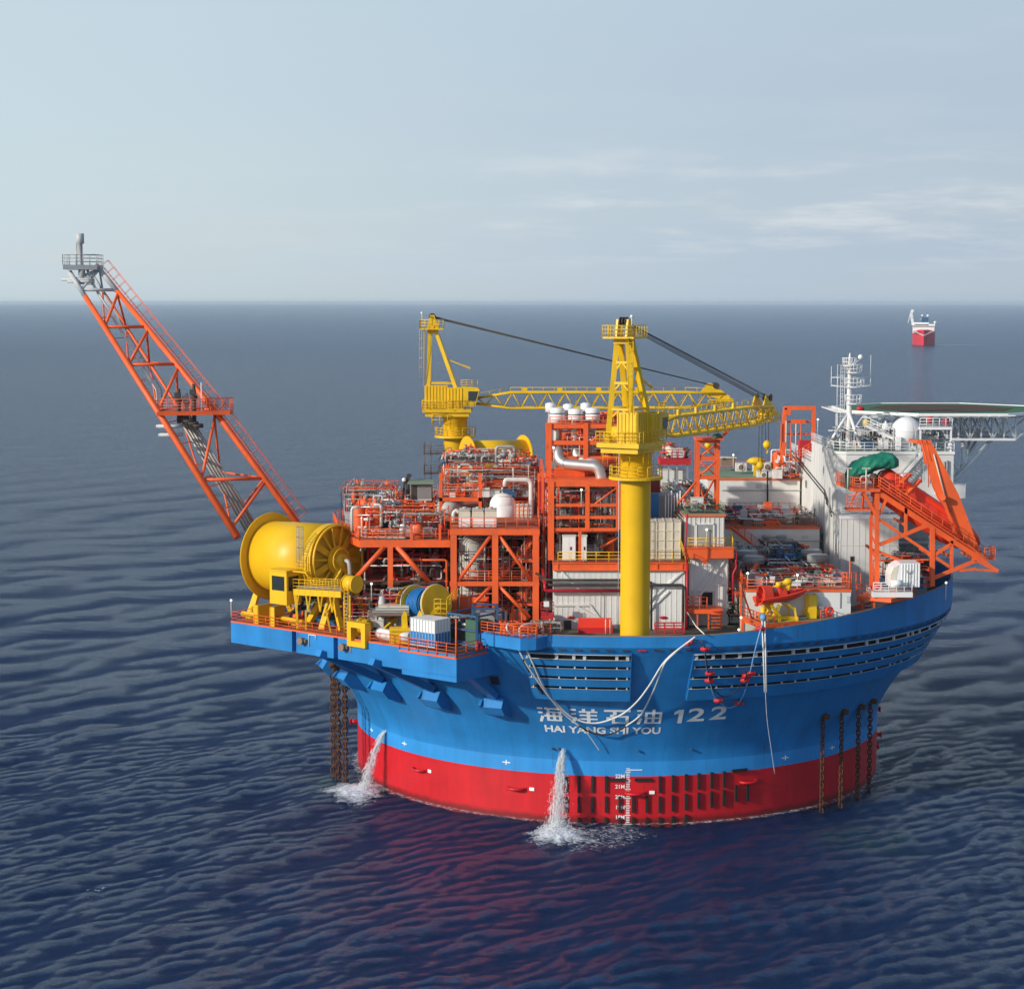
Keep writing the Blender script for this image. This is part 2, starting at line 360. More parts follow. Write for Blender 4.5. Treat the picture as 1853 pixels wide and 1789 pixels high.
    def build(s, name, mat, parent=None, origin=None):
        me = bpy.data.meshes.new(name)
        o = Vector(origin) if origin is not None else (parent['_o'] if False else Vector((0,0,0)))
        if parent is not None and origin is None: o = ORG[parent.name]
        me.from_pydata([(x-o.x, y-o.y, z-o.z) for x, y, z in s.v], [], s.f)
        me.polygons.foreach_set('use_smooth', s.sm); me.materials.append(M[mat] if isinstance(mat, str) else mat); me.update()
        ob = bpy.data.objects.new(name, me); C.objects.link(ob)
        if parent is not None: ob.parent = parent; ORG[ob.name] = ORG[parent.name]
        else: ob.location = o; ORG[ob.name] = o
        return ob
ORG = {}
def thing(name, label, cat, base=(0,0,0), group=None):
    o = bpy.data.objects.new(name, None); C.objects.link(o); o.location = base; o.empty_display_size = 0.5
    ORG[o.name] = Vector(base); o['label'] = label; o['category'] = cat
    if group: o['group'] = group
    return o
def tag(o, label, cat, group=None, kind=None):
    if label: o['label'] = label
    if cat: o['category'] = cat
    if group: o['group'] = group
    if kind: o['kind'] = kind
    return o
def dup(root, loc, rz=0.0, label=None, scale=None):
    r = root.copy(); C.objects.link(r); r.location = loc; r.rotation_euler = (0, 0, rz); ORG[r.name] = Vector(loc)
    if scale: r.scale = (scale,)*3 if isinstance(scale, (int, float)) else scale
    if label: r['label'] = label
    for ch in list(root.children):
        c = ch.copy(); C.objects.link(c); c.parent = r; ORG[c.name] = Vector(loc)
        for g in list(ch.children):
            d = g.copy(); C.objects.link(d); d.parent = c
    return r
def V(*a): return Vector(a)
rng = random.Random(7)
HAZE = 0.000035
# ================================================================ sea
def spaced(lo, hi, d0, d1, step, grow):
    mid = list(np.arange(d0, d1+1e-6, step)); a = []; x = d0; s = step
    while x > lo: s *= grow; x -= s; a.append(x)
    b = []; x = d1; s = step
    while x < hi: s *= grow; x += s; b.append(x)
    return np.array(a[::-1]+mid+b)
xs = spaced(-30000, 30000, -90, 75, 0.38, 1.05); ys = spaced(-420, 52000, -145, 0, 0.38, 1.02)
gx, gy = np.meshgrid(xs, ys); cellx = np.gradient(xs)[None, :]+0*gx; celly = np.gradient(ys)[:, None]+0*gx
cell = np.maximum(cellx, celly)
H = np.zeros_like(gx); DX = np.zeros_like(gx); DY = np.zeros_like(gx); nr = np.random.RandomState(11)
for k in range(110):
    lam = 1.1*(30/1.1)**(nr.rand()**1.1); th = rad(-40)+nr.normal()*0.42; kk = 2*pi/lam
    amp = 0.0036*lam**0.85*(0.6+0.8*nr.rand()); ph = nr.rand()*2*pi
    fade = np.clip((lam/cell-2.5)/2.5, 0, 1)
    arg = kk*(cos(th)*gx+sin(th)*gy)+ph
    H += amp*fade*np.sin(arg); DX += -amp*0.8*fade*cos(th)*np.cos(arg)*-1; DY += amp*0.8*fade*sin(th)*np.cos(arg)
ny, nx = gx.shape
co = np.stack([gx+DX, gy+DY, H-0.05], -1).reshape(-1, 3)
idx = np.arange(nx*ny).reshape(ny, nx)
fa = np.stack([idx[:-1, :-1], idx[:-1, 1:], idx[1:, 1:], idx[1:, :-1]], -1).reshape(-1, 4)
me = bpy.data.meshes.new('sea'); me.vertices.add(len(co)); me.vertices.foreach_set('co', co.ravel())
me.loops.add(fa.size); me.loops.foreach_set('vertex_index', fa.ravel().astype(np.int32))
me.polygons.add(len(fa)); me.polygons.foreach_set('loop_start', np.arange(0, fa.size, 4, dtype=np.int32))
me.polygons.foreach_set('use_smooth', np.ones(len(fa), bool)); me.update(calc_edges=True)
sea = bpy.data.objects.new('sea', me); C.objects.link(sea); sea['kind'] = 'structure'
m, nt, p = mat_base('sea_water'); N, L = nt.nodes.new, nt.links.new
geo = N('ShaderNodeNewGeometry'); sp = N('ShaderNodeSeparateXYZ'); L(geo.outputs['Position'], sp.inputs[0])
CREST = rad(50)
def scoord(sc3, rot=0.0):
    m1 = N('ShaderNodeMapping'); m1.inputs['Rotation'].default_value = (0,0,-(CREST+rot)); L(geo.outputs['Position'], m1.inputs[0])
    m2 = N('ShaderNodeMapping'); m2.inputs['Scale'].default_value = sc3; L(m1.outputs[0], m2.inputs[0]); return m2.outputs[0]
def snoise(scale, detail, rough, sc3=(1,1,1), rot=0.0, dist=0.0, typ='FBM', out=0):
    n = N('ShaderNodeTexNoise'); n.noise_type = typ; n.inputs['Scale'].default_value = scale
    n.inputs['Detail'].default_value = detail; n.inputs['Roughness'].default_value = rough; n.inputs['Distortion'].default_value = dist
    if typ != 'FBM': n.normalize = True if hasattr(n, 'normalize') else None
    L(scoord(sc3, rot), n.inputs['Vector']); return n.outputs[out]
def smath(op, a, b=None, c=None):
    n = N('ShaderNodeMath'); n.operation = op
    for i, x in enumerate((a, b, c)):
        if x is None: continue
        if isinstance(x, (int, float)): n.inputs[i].default_value = x
        else: L(x, n.inputs[i])
    return n.outputs[0]
def srange(v, a, b, c, d):
    n = N('ShaderNodeMapRange'); n.interpolation_type = 'SMOOTHSTEP'
    for i, x in enumerate((a, b, c, d)): n.inputs[i+1].default_value = x
    L(v, n.inputs[0]); return n.outputs[0]
def blob(x, y, r):
    dx = smath('SUBTRACT', sp.outputs[0], x); dy = smath('SUBTRACT', sp.outputs[1], y)
    return smath('SQRT', smath('ADD', smath('MULTIPLY', dx, dx), smath('MULTIPLY', dy, dy)))
big = snoise(0.07, 3, 0.5, (0.5, 1.5, 1))
mid_ = snoise(0.55, 6, 0.65, (0.6, 1.2, 1), 0.1, 0.5)
fine = snoise(2.2, 8, 0.7, (0.75, 1.15, 1), -0.15, 0.7)
def ridge(v): return smath('SUBTRACT', 1.0, smath('ABSOLUTE', smath('MULTIPLY', smath('SUBTRACT', v, 0.5), 2.0)))
gust = srange(snoise(0.035, 3, 0.55, (0.6, 1.2, 1)), 0.35, 0.65, 0.65, 1.25)
rid2 = ridge(snoise(1.1, 8, 0.7, (0.7, 1.2, 1), 0.25, 0.4))
hh = smath('ADD', smath('MULTIPLY', big, 1.6), smath('ADD', smath('MULTIPLY', smath('ADD', smath('MULTIPLY', ridge(mid_), 0.42), smath('MULTIPLY', rid2, 0.52)), gust), smath('MULTIPLY', fine, 0.9)))
bp = N('ShaderNodeBump'); bp.inputs['Strength'].default_value = 1.0; bp.inputs['Distance'].default_value = 1.0
L(hh, bp.inputs['Height'])
# slopes of the ripples too small to resolve far out: a random tilt of the surface, growing with distance from the vessel
def tilt(scale, sc3, amt, rot):
    c = snoise(scale, 4, 0.6, sc3, rot, 0.3, out=1); v = N('ShaderNodeVectorMath'); v.operation = 'SUBTRACT'; L(c, v.inputs[0]); v.inputs[1].default_value = (.5, .5, .5)
    v2 = N('ShaderNodeVectorMath'); v2.operation = 'MULTIPLY'; L(v.outputs[0], v2.inputs[0]); v2.inputs[1].default_value = (amt, amt, 0); return v2.outputs[0]
tq = N('ShaderNodeVectorMath'); tq.operation = 'ADD'; L(tilt(2.2, (.85, 1.1, 1), 1.3, 0), tq.inputs[0]); L(tilt(.17, (.8, 1.1, 1), 0.5, .1), tq.inputs[1])
ta = N('ShaderNodeVectorMath'); ta.operation = 'ADD'; L(tq.outputs[0], ta.inputs[0]); L(tilt(.6, (.75, 1.15, 1), 0.95, -.1), ta.inputs[1])
far = srange(blob(0, -120, 0), 60, 480, 0.85, 1.0)
tb = N('ShaderNodeVectorMath'); tb.operation = 'SCALE'; L(ta.outputs[0], tb.inputs[0]); L(far, tb.inputs['Scale'])
tn = N('ShaderNodeVectorMath'); tn.operation = 'ADD'; L(bp.outputs[0], tn.inputs[0]); L(tb.outputs[0], tn.inputs[1])
tz_ = N('ShaderNodeVectorMath'); tz_.operation = 'NORMALIZE'; L(tn.outputs[0], tz_.inputs[0]); L(tz_.outputs[0], p.inputs['Normal'])
L(srange(blob(0, -120, 0), 300, 2500, 0.09, 0.2), p.inputs['Roughness']); p.inputs['IOR'].default_value = 1.33; p.inputs['Specular Tint'].default_value = (0.70, 0.88, 1.0, 1); p.inputs['Specular IOR Level'].default_value = 0.5
# water body colour, greener where bubbles are churned under the outfall and chains
g1 = srange(blob(-33.5, -14, 0), 1.0, 8.5, 1.0, 0.0); g2 = srange(blob(26, -39.5, 0), 1.0, 9.0, 0.55, 0.0)
gg = smath('MULTIPLY', smath('MAXIMUM', g1, g2), srange(snoise(0.35, 4, 0.6), 0.35, 0.65, 0.2, 1.0))
cm = N('ShaderNodeMix'); cm.data_type = 'RGBA'; cm.inputs[6].default_value = (0.0006, 0.018, 0.080, 1); cm.inputs[7].default_value = (0.004, 0.06, 0.055, 1)
L(gg, cm.inputs[0])
wc = smath('MULTIPLY', srange(snoise(0.11, 9, 0.72, (1, 1.4, 1), 0.3), 0.675, 0.70, 0.0, 0.9), srange(snoise(0.03, 2, 0.5), 0.5, 0.62, 0, 1))
cf = N('ShaderNodeMix'); cf.data_type = 'RGBA'; cf.inputs[7].default_value = (0.7, 0.75, 0.78, 1)
L(wc, cf.inputs[0]); L(cm.outputs[2], cf.inputs[6]); L(cf.outputs[2], p.inputs['Base Color'])
gl = N('ShaderNodeBsdfGlossy'); gl.inputs['Color'].default_value = (0.80, 0.93, 1.0, 1); gl.distribution = 'GGX'
df = N('ShaderNodeBsdfDiffuse'); L(cf.outputs[2], df.inputs['Color']); fr = N('ShaderNodeFresnel'); fr.inputs['IOR'].default_value = 1.335
L(tz_.outputs[0], gl.inputs['Normal']); L(tz_.outputs[0], fr.inputs['Normal']); L(srange(blob(0, -120, 0), 300, 2500, 0.08, 0.2), gl.inputs['Roughness'])
ms = N('ShaderNodeMixShader'); L(smath('MULTIPLY', fr.outputs[0], smath('SUBTRACT', 1.0, wc)), ms.inputs[0]); L(df.outputs[0], ms.inputs[1]); L(gl.outputs[0], ms.inputs[2])
mo = N('ShaderNodeMixShader'); mo.inputs[0].default_value = 0.5; L(ms.outputs[0], mo.inputs[1]); L(p.outputs[0], mo.inputs[2])
L(mo.outputs[0], nt.nodes['Material Output'].inputs['Surface'])
me.materials.append(m)
# ================================================================ the floating production hull
PROF = [(33.5,-5),(33.5,5.6),(33.5,7.3),(33.55,8.2),(33.95,9.2),(35.0,11.2),(36.9,14.0),(38.5,16.3),(40.6,19.2),(42.3,21.6),(42.5,21.9)]
def Rz(z):
    for (r0, z0), (r1, z1) in zip(PROF, PROF[1:]):
        if z <= z1: return r0+(r1-r0)*(z-z0)/(z1-z0)
    return 42.5
def HP(phi, z, off=0.0):
    """a point on the hull; phi in degrees measured from the front (-Y), positive to the right"""
    r = Rz(z)+off; a = rad(phi-90); return V(r*cos(a), r*sin(a), z)
hull = thing('production_vessel', 'round blue and red floating production hull with white 122 lettering', 'vessel', (0,0,0))
MB().lathe([(33.5,-5),(33.5,5.6)], n=160).build('red_bottom', 'hred', hull)
MB().lathe([(33.5,5.6),(33.5,7.3)], n=160).build('light_blue_band', 'hband', hull)
mb = MB().lathe([(33.5,7.3)]+[(r, z) for r, z in PROF if z > 7.4], n=200); mb.build('blue_shell', 'hblue', hull)
MB().lathe([(0.01,21.9),(42.42,21.9)], n=120, smooth=False).build('main_deck', 'seadeck', hull)
# bulwark, higher towards the right
def sheer(phi):
    t = min(1, max(0, (phi-5)/55)); return 23.1+2.1*(t*t*(3-2*t))
mb = MB(); n = 220; vs = []
for i in range(n):
    phi = 360*i/n; a = rad(phi-90); ph = phi if phi <= 180 else 360-phi
    zt = sheer(phi if phi <= 180 else 360-phi) if phi <= 180 else 23.1+2.1*max(0, (phi-180)/180-0.0)*0+ (2.1*(1-min(1, (phi-180)/60)) if phi < 240 else 0)
    for r, z in ((42.5,21.9),(42.5,zt),(42.25,zt),(42.25,21.9)): vs.append((r*cos(a), r*sin(a), z))
fs = []
for i in range(n):
    j = (i+1) % n
    if 282 < 360*i/n < 334: continue        # open to the side platform
    for k in range(3): fs.append((i*4+k, j*4+k, j*4+k+1, i*4+k+1))
mb.add(vs, fs); mb.build('bulwark', 'hblue', hull)
# cap rail
mb = MB(); pts = []
for i in list(range(int(n*334.5/360)+1, n))+list(range(0, int(n*282/360))):
    phi = 360*i/n; a = rad(phi-90)
    zt = sheer(phi) if phi <= 180 else (23.1+2.1*(1-min(1, (phi-180)/60)))
    pts.append((42.38*cos(a), 42.38*sin(a), zt+0.04))
mb.tube(pts, 0.09, 6); mb.build('cap_rail', 'brownb', hull)
# louvred air intake panels: a skirt standing off the shell with four rows of dark openings
def louvre(p0, p1, name, doorframe=True):
    rows = [20.72, 19.45, 18.15, 16.9]; zb, zt = 15.3, 21.25
    L_ = rad(p1-p0)*42; nseg = max(6, int(L_/1.1))
    def off(z): return 0.30+0.75*(zt-z)/(zt-zb)
    skirt = MB(); edges = [zt]
    for k, r in enumerate(rows):
        h = 0.31 if k == 0 else 0.15
        edges += [r+h, r-h]
    edges.append(zb)
    for k in range(0, len(edges), 2):
        za, zc_ = edges[k], edges[k+1]
        for i in range(nseg):
            a, b = p0+(p1-p0)*i/nseg, p0+(p1-p0)*(i+1)/nseg
            q = [HP(a, zc_, off(zc_)), HP(b, zc_, off(zc_)), HP(b, za, off(za)), HP(a, za, off(za))]
            q2 = [HP(a, zc_, off(zc_)-0.12), HP(b, zc_, off(zc_)-0.12), HP(b, za, off(za)-0.12), HP(a, za, off(za)-0.12)]
            skirt.add(q+q2, [(0,1,2,3),(7,6,5,4),(0,4,5,1),(3,2,6,7)])
    for e in (p0, p1):
        s = 0.02 if e == p0 else -0.02
        for za, zc_ in zip([zt-0.001], [zb+0.001]):
            q = [HP(e, zc_, 0.0), HP(e, zc_, off(zc_)-0.02), HP(e, za, off(za)-0.02), HP(e, za, 0.0)]
            q2 = [HP(e+s*8, zc_, 0.0), HP(e+s*8, zc_, off(zc_)-0.02), HP(e+s*8, za, off(za)-0.02), HP(e+s*8, za, 0.0)]
            skirt.prismv(q, q2[0]-q[0])
    pn = skirt.build(name, 'hblue', hull)
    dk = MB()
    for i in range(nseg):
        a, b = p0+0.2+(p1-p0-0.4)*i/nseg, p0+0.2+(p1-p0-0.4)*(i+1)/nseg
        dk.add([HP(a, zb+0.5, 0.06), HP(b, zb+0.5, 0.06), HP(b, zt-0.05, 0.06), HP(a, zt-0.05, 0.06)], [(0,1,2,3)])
    dk.build('slot_shade', 'slot', pn)  # black sheet paints the shade behind the slots
    post = MB(); lr = random.Random(int(p0*10)); a = p0+0.4
    while a < p1:
        for k, r in enumerate(rows):
            w = (0.34 if k == 0 else 0.16); h = 0.31 if k == 0 else 0.15
            c0 = HP(a, r, off(r)-0.16); t = (HP(a+1, r, off(r))-HP(a, r, off(r))).normalized(); nrm = HP(a, r, 1)-HP(a, r, 0); nrm.z = 0; nrm.normalize()
            post.obox(c0, t*w/2, nrm*0.1, V(0,0,h+0.02))
        a += lr.choice([2.6, 4.4, 1.6, 4.8])
    post.build('slot_divider', 'lgrey', pn)
    lip = MB()
    for k, r in enumerate(rows):
        h = 0.31 if k == 0 else 0.15
        for zz in ((r+h, r-h) if k == 0 else (r-h,)):
            lip.tube([HP(p0+(p1-p0)*i/nseg, zz, off(zz)+0.02) for i in range(nseg+1)], 0.05 if k == 0 else 0.022, 5)
    lip.build('slot_rim', 'lgrey', pn)
louvre(-16.7, -0.7, 'louvre_panel'); louvre(8.6, 112, 'louvre_panel')
# line of small freeing ports above the louvres
i = 0; ports = []
for phi in np.arange(-18, 100, 2.35):
    c = HP(phi, 21.62, 0.0); t = (HP(phi+1, 21.62)-HP(phi, 21.62)).normalized(); nn = V(c.x, c.y, 0).normalized()
    MB().obox(c, t*0.44, nn*0.035, V(0,0,0.13)).build('freeing_port', 'navy' if rng.random() > 0.04 else 'crimson', hull)
# fender bars low on the red side
def hbar(px, y0, y1, wpx=6):
    sX = (px-1117)/ (33.5*14.1)
    lo, hi = -60, 60
    for _ in range(40):
        mdl = (lo+hi)/2; c = HP(mdl, 3); x = IW/2+F_PX*(c.x-CAM.x)/(c.y-CAM.y)
        if x < px: lo = mdl
        else: hi = mdl
    phi = lo; d = HP(phi, 3).y
    za, zb = W(px, y0, d).z, W(px, y1, d).z
    a = rad(phi-90); nn = V(cos(a), sin(a), 0); t = V(-sin(a), cos(a), 0)
    return phi, za, zb, nn, t
for px in (1026,1050,1075,1100,1125,1150,1175,1199,1223,1247,1270.5,1294,1316.6,1338.7,1360):
    dy = 0 if px < 1200 else (px-1200)*0.10
    segs = []
    if px not in (1125,1150,1175,1338.7,1360): segs.append((1403.5-dy*0.75-(px-1200>0)*0, 1433-dy*0.85))
    if px > 1330: segs.append((1425-dy*0.4+ (0), 1456-dy*0.5))
    else: segs.append((1440-dy, 1469-dy))
    if px < 1260: segs.append((1478-dy*1.1, 1500-dy*1.1))
    for y0, y1 in segs:
        phi, za, zb, nn, t = hbar(px, y0, y1)
        c = HP(phi, 3); c.z = (za+zb)/2
        o = MB().obox(c+nn*0.13, t*0.14, nn*0.14, V(0,0,(za-zb)/2)).build('fender_bar', 'black', hull)
for px, py in ((1120,1410),(1168,1410),(1345,1393)):
    phi, za, zb, nn, t = hbar(px, py-3, py+3); c = HP(phi, 3); c.z = (za+zb)/2
    MB().obox(c+nn*0.12, t*0.95, nn*0.12, V(0,0,0.17)).build('fender_bar', 'black', hull)
# towing half-rings with white number plates
for k, (px, py) in enumerate(((757,1391),(934,1425),(1153,1434),(1362,1413))):
    phi, za, zb, nn, t = hbar(px, py, py+1); c = HP(phi, 3); c.z = za
    pts = [c+t*(1.05*cos(a))+nn*(0.8*sin(a))+V(0,0,0) for a in [pi*i/12 for i in range(13)]]
    r_ = MB().tube([pts[0]-nn*0.1]+pts+[pts[-1]-nn*0.1], 0.17, 8).build('towing_ring', 'hred', hull)
    MB().obox(c+nn*0.04+V(0,0,-0.05), t*1.3, nn*0.03, V(0,0,0.28)).build('doubler_plate', 'hred', r_)
    if k < 3:
        q = c+t*(1.95 if k != 0 else 1.75)+nn*0.02+V(0,0,0.05)
        pl = MB().obox(q, t*0.3, nn*0.012, V(0,0,0.19)).build('number_plate', 'letter', r_)
# small outlets above the band
for px, py in ((991,1366),(1003,1367),(1256,1363),(1157,1367)):
    lo = None; P0 = G(px, py, 8.4); 
    a = math.degrees(math.atan2(P0.x, -P0.y)); c = HP(a, 8.6); nn = V(c.x, c.y, 0).normalized()
    MB().cyl(c-nn*0.1, c+nn*0.3, 0.14, n=10).build('outlet_pipe', 'dark' if px < 1100 else 'bluepart', hull)
# stubs on the silhouettes: red bracket left and right
for phi, z in ((-87.5, 5.1), (91.0, 6.3), (89.0, 3.2), (92, 1.2)):
    c = HP(phi, z); nn = V(c.x, c.y, 0).normalized()
    MB().cyl(c, c+nn*1.0, 0.36, 0.24, 12).disc(c+nn*1.0, nn, 0.42, 0.12, 14).build('side_bracket', 'hred', hull)
# ---- lettering wrapped on the shell
def flat_to_hull(ob_pts, phic, zc_, off):
    out = []
    for x, y in ob_pts:
        z = zc_+y; out.append(HP(phic+math.degrees(x/36.3), z, off))
    return out
def text_on_hull(txt, px, py, width, height, name, off=0.035, bold=0.0, squash=1.0):
    cu = bpy.data.curves.new(name, 'FONT'); cu.body = txt; cu.align_x = 'CENTER'; cu.align_y = 'CENTER'; cu.size = 1.0; cu.offset = bold
    cu.resolution_u = 3
    tmp = bpy.data.objects.new('tmp', cu); C.objects.link(tmp)
    bpy.context.view_layer.update()
    me = bpy.data.meshes.new_from_object(tmp.evaluated_get(bpy.context.evaluated_depsgraph_get()))
    bpy.data.objects.remove(tmp)
    co = np.array([v.co[:] for v in me.vertices])
    x0, x1, y0, y1 = co[:,0].min(), co[:,0].max(), co[:,1].min(), co[:,1].max()
    # find the place on the shell under this pixel
    best = None
    for zz in np.arange(6, 20, 0.05):
        lo, hi = -80, 80
        for _ in range(26):
            md = (lo+hi)/2; c = HP(md, zz); x = IW/2+F_PX*(c.x-CAM.x)/((c.y-CAM.y)*_cp-(c.z-CAM.z)*_sp)
            if x < px: lo = md
            else: hi = md
        c = HP(lo, zz); dy = (c-CAM); yy = IH/2-F_PX*(dy.y*_sp+dy.z*_cp)/(dy.y*_cp-dy.z*_sp)
        if best is None or abs(yy-py) < best[0]: best = (abs(yy-py), lo, zz)
    phic, zc0 = best[1], best[2]
    pts = []
    sx = width/(x1-x0); sy = height/(y1-y0)
    fl = [((x-(x0+x1)/2)*sx, (y-(y0+y1)/2)*sy) for x, y, _ in co]
    vs = flat_to_hull(fl, phic, zc0, off)
    mb = MB(); mb.add(vs, [tuple(p_.vertices) for p_ in me.polygons])
    bpy.data.meshes.remove(me)
    return mb.build(name, 'letter', hull)
# the four characters are drawn stroke by stroke as heavy squared lettering
CH = {
 'hai': [(0,86,22,98),(2,58,20,70),None,(30,86,100,97),(32,86,42,100),(38,62,50,92),(38,64,94,74),(34,34,48,66),(24,38,100,49),(84,10,96,74),(60,20,72,66),(34,10,94,20),(34,20,46,40)],
 'yang': [(0,86,22,98),(2,58,20,70),None,(44,84,56,100),(78,84,90,100),(32,74,100,85),(34,52,98,62),(28,26,100,37),(60,0,73,84)],
 'shi': [(2,84,98,97),(34,62,48,88),(24,44,38,66),(10,30,26,48),(30,46,92,57),(30,4,42,52),(80,4,92,52),(30,4,92,15)],
 'you': [(0,86,22,98),(2,58,20,70),None,(32,70,100,81),(32,4,43,76),(89,4,100,76),(32,4,100,14),(60,8,72,100),(32,37,100,47)],
}
def glyph(key, px, wpx, name):
    mb = MB(); best = None
    # height 31 px / 16.2 px per metre
    Hm, Wm = 1.95, wpx/16.35
    zc0 = 13.02; lo, hi = -80, 80
    for _ in range(30):
        md = (lo+hi)/2; c = HP(md, zc0); x = IW/2+F_PX*(c.x-CAM.x)/((c.y-CAM.y)*_cp-(c.z-CAM.z)*_sp)
        if x < px: lo = md
        else: hi = md
    k = 0
    def quad(pts):
        nq = len(pts); mb.add(flat_to_hull([((x/100-0.5)*Wm, (y/100-0.5)*Hm) for x, y in pts], lo, zc0, 0.035+0.002*k), [tuple(range(nq))])
    for st in CH[key]:
        k += 1
        if st is None: quad([(0,4),(12,0),(24,38),(12,44)]); continue
        x0, y0, x1, y1 = st
        seg = 4
        for q in range(seg):
            xa, xb = x0+(x1-x0)*q/seg, x0+(x1-x0)*(q+1)/seg
            quad([(xa,y0),(xb,y0),(xb,y1),(xa,y1)])
    return mb.build(name, 'letter', hull)
glyph('hai', 996, 46, 'painted_character'); glyph('yang', 1057, 50, 'painted_character'); glyph('shi', 1117, 50, 'painted_character'); glyph('you', 1175, 46, 'painted_character')
text_on_hull('2', 1260.5, 1292.5, 2.0, 1.75, 'painted_number', bold=0.022); text_on_hull('2', 1301, 1289.5, 2.0, 1.75, 'painted_number', bold=0.022)
CH['one'] = []
def number_one():
    lo, hi = -80, 80; zc0 = 13.0
    for _ in range(30):
        md = (lo+hi)/2; c = HP(md, zc0); x = IW/2+F_PX*(c.x-CAM.x)/((c.y-CAM.y)*_cp-(c.z-CAM.z)*_sp)
        if x < 1229: lo = md
        else: hi = md
    mb = MB()
    for q in ([(-.1,-.9),(.42,-.9),(.42,.9),(-.1,.9)], [(-.1,.9),(-.1,.42),(-.62,.22),(-.62,.62)]): mb.add(flat_to_hull(q, lo, zc0, .037), [(0,1,2,3)] if q[0][1] < 0 else [(3,2,1,0)])
    return mb.build('painted_number', 'letter', hull)
number_one()
text_on_hull('HAI YANG SHI YOU', 1090, 1321, 13.6, 0.9, 'painted_name', bold=0.03)
# draught marks
phi, za, zb, nn, t = hbar(1141, 1388, 1489)
def onh(z): 
    c = HP(phi, z); return c
mb = MB(); z = 0.1; k = 0
while z < 6.6:
    c = onh(z); w_ = 0.32 if k % 5 == 0 else 0.2
    mb.obox(c+nn*0.02-t*0.05, t*w_, nn*0.012, V(0,0,0.045)); z += 0.2; k += 1
mb.build('draught_scale', 'letter', hull)
def small_text(txt, ph, z, size, name='painted_mark'):
    cu = bpy.data.curves.new(name, 'FONT'); cu.body = txt; cu.align_x = 'CENTER'; cu.align_y = 'CENTER'; cu.size = size; cu.offset = 0.01
    tmp = bpy.data.objects.new('tmp', cu); C.objects.link(tmp); bpy.context.view_layer.update()
    me = bpy.data.meshes.new_from_object(tmp.evaluated_get(bpy.context.evaluated_depsgraph_get())); bpy.data.objects.remove(tmp)
    vs = [HP(ph+math.degrees(v.co.x/Rz(z)), z+v.co.y, 0.03) for v in me.vertices]
    mb = MB(); mb.add(vs, [tuple(p_.vertices) for p_ in me.polygons]); bpy.data.meshes.remove(me)
    return mb.build(name, 'letter', hull)
for tx, z in (('22M', 5.6), ('21M', 4.4), ('20M', 3.2), ('19M', 2.0), ('18M', 0.85)): small_text(tx, phi-1.6, z, 0.62)
for ph in (-67, -52, -25, 33, 47):
    c = HP(ph, 6.5); a = rad(ph-90); n2 = V(cos(a), sin(a), 0); t2 = V(-sin(a), cos(a), 0)
    MB().obox(c+n2*0.02, t2*0.5, n2*0.01, V(0,0,0.05)).obox(c+n2*0.022, t2*0.05, n2*0.01, V(0,0,0.28)).build('tug_mark', 'letter', hull)
c = HP(phi+1.4, 6.35)
MB().obox(c+nn*0.02, t*0.75, nn*0.01, V(0,0,0.05)).build('tug_mark', 'letter', hull)
# ================================================================ side platform with its fairlead boxes
PA, PB = V(-47.0,-20.6,0), V(-19.5,-43.0,0); E = (PB-PA).normalized(); NI = V(-E.y, E.x, 0)  # along the edge, inward
LAB = (PB-PA).length
def PL(t, s, z): return V(PA.x+E.x*t+NI.x*s, PA.y+E.y*t+NI.y*s, z)
def pbox(mb, t0, t1, s0, s1, z0, z1):
    return mb.obox(PL((t0+t1)/2, (s0+s1)/2, (z0+z1)/2), E*(t1-t0)/2, NI*(s1-s0)/2, V(0,0,(z1-z0)/2))
side = pbox(MB(), 0, 10.3, 0, 22, 18.75, 21.25); pbox(side, 11.0, 17.0, 0.0, 22, 18.75, 21.25); pbox(side, 17.7, LAB, 0, 13, 18.75, 21.25)
pbox(side, 10.2, 11.1, 0.6, 22, 18.75, 21.25); pbox(side, 16.9, 17.8, 0.6, 22, 18.75, 21.25); pbox(side, 27.5, LAB, 0.0, 12, 18.2, 18.8)
pf = side.build('side_platform', 'hblue', hull)
pbox(MB(), 0.05, LAB-0.05, 0.1, 21.8, 21.25, 21.32).build('platform_deck', 'orange_deck', pf)
mb = MB()
for t0, t1 in ((0, 29.6),):
    pbox(mb, t0, t1, -0.03, 0.12, 21.2, 21.36)
mb.build('edge_coaming', 'orange', pf)
mb = MB().rail([PL(0.1, 14, 21.3), PL(0.1, 0.1, 21.3), PL(19.3, 0.1, 21.3)], 1.15, 1.9, 0.04)
mb.rail([PL(22.6, 0.1, 21.3), PL(27.2, 0.1, 21.3)], 1.15, 1.4, 0.04)
mb.build('guard_rail', 'orange', pf)
mb = MB().rail([PL(27.2, -0.1, 20.9), PL(LAB+0.05, -0.1, 20.9), PL(LAB+0.05, 4.9, 20.9)], 1.5, 1.5, 0.05, mids=3)
pbox(mb, 27.2, LAB+0.1, -0.14, 0.0, 20.75, 20.95); pbox(mb, LAB, LAB+0.12, -0.1, 5.2, 20.75, 20.95)
mb.tube([PL(LAB+.05,-.1,20.9), PL(LAB+.05,-.1,25.2)], 0.11, 6)
mb.build('corner_rail', 'orange', pf)
pbox(MB(), 27.3, LAB-0.02, 0.02, 5, 21.32, 21.38).build('corner_deck', 'dark', pf)
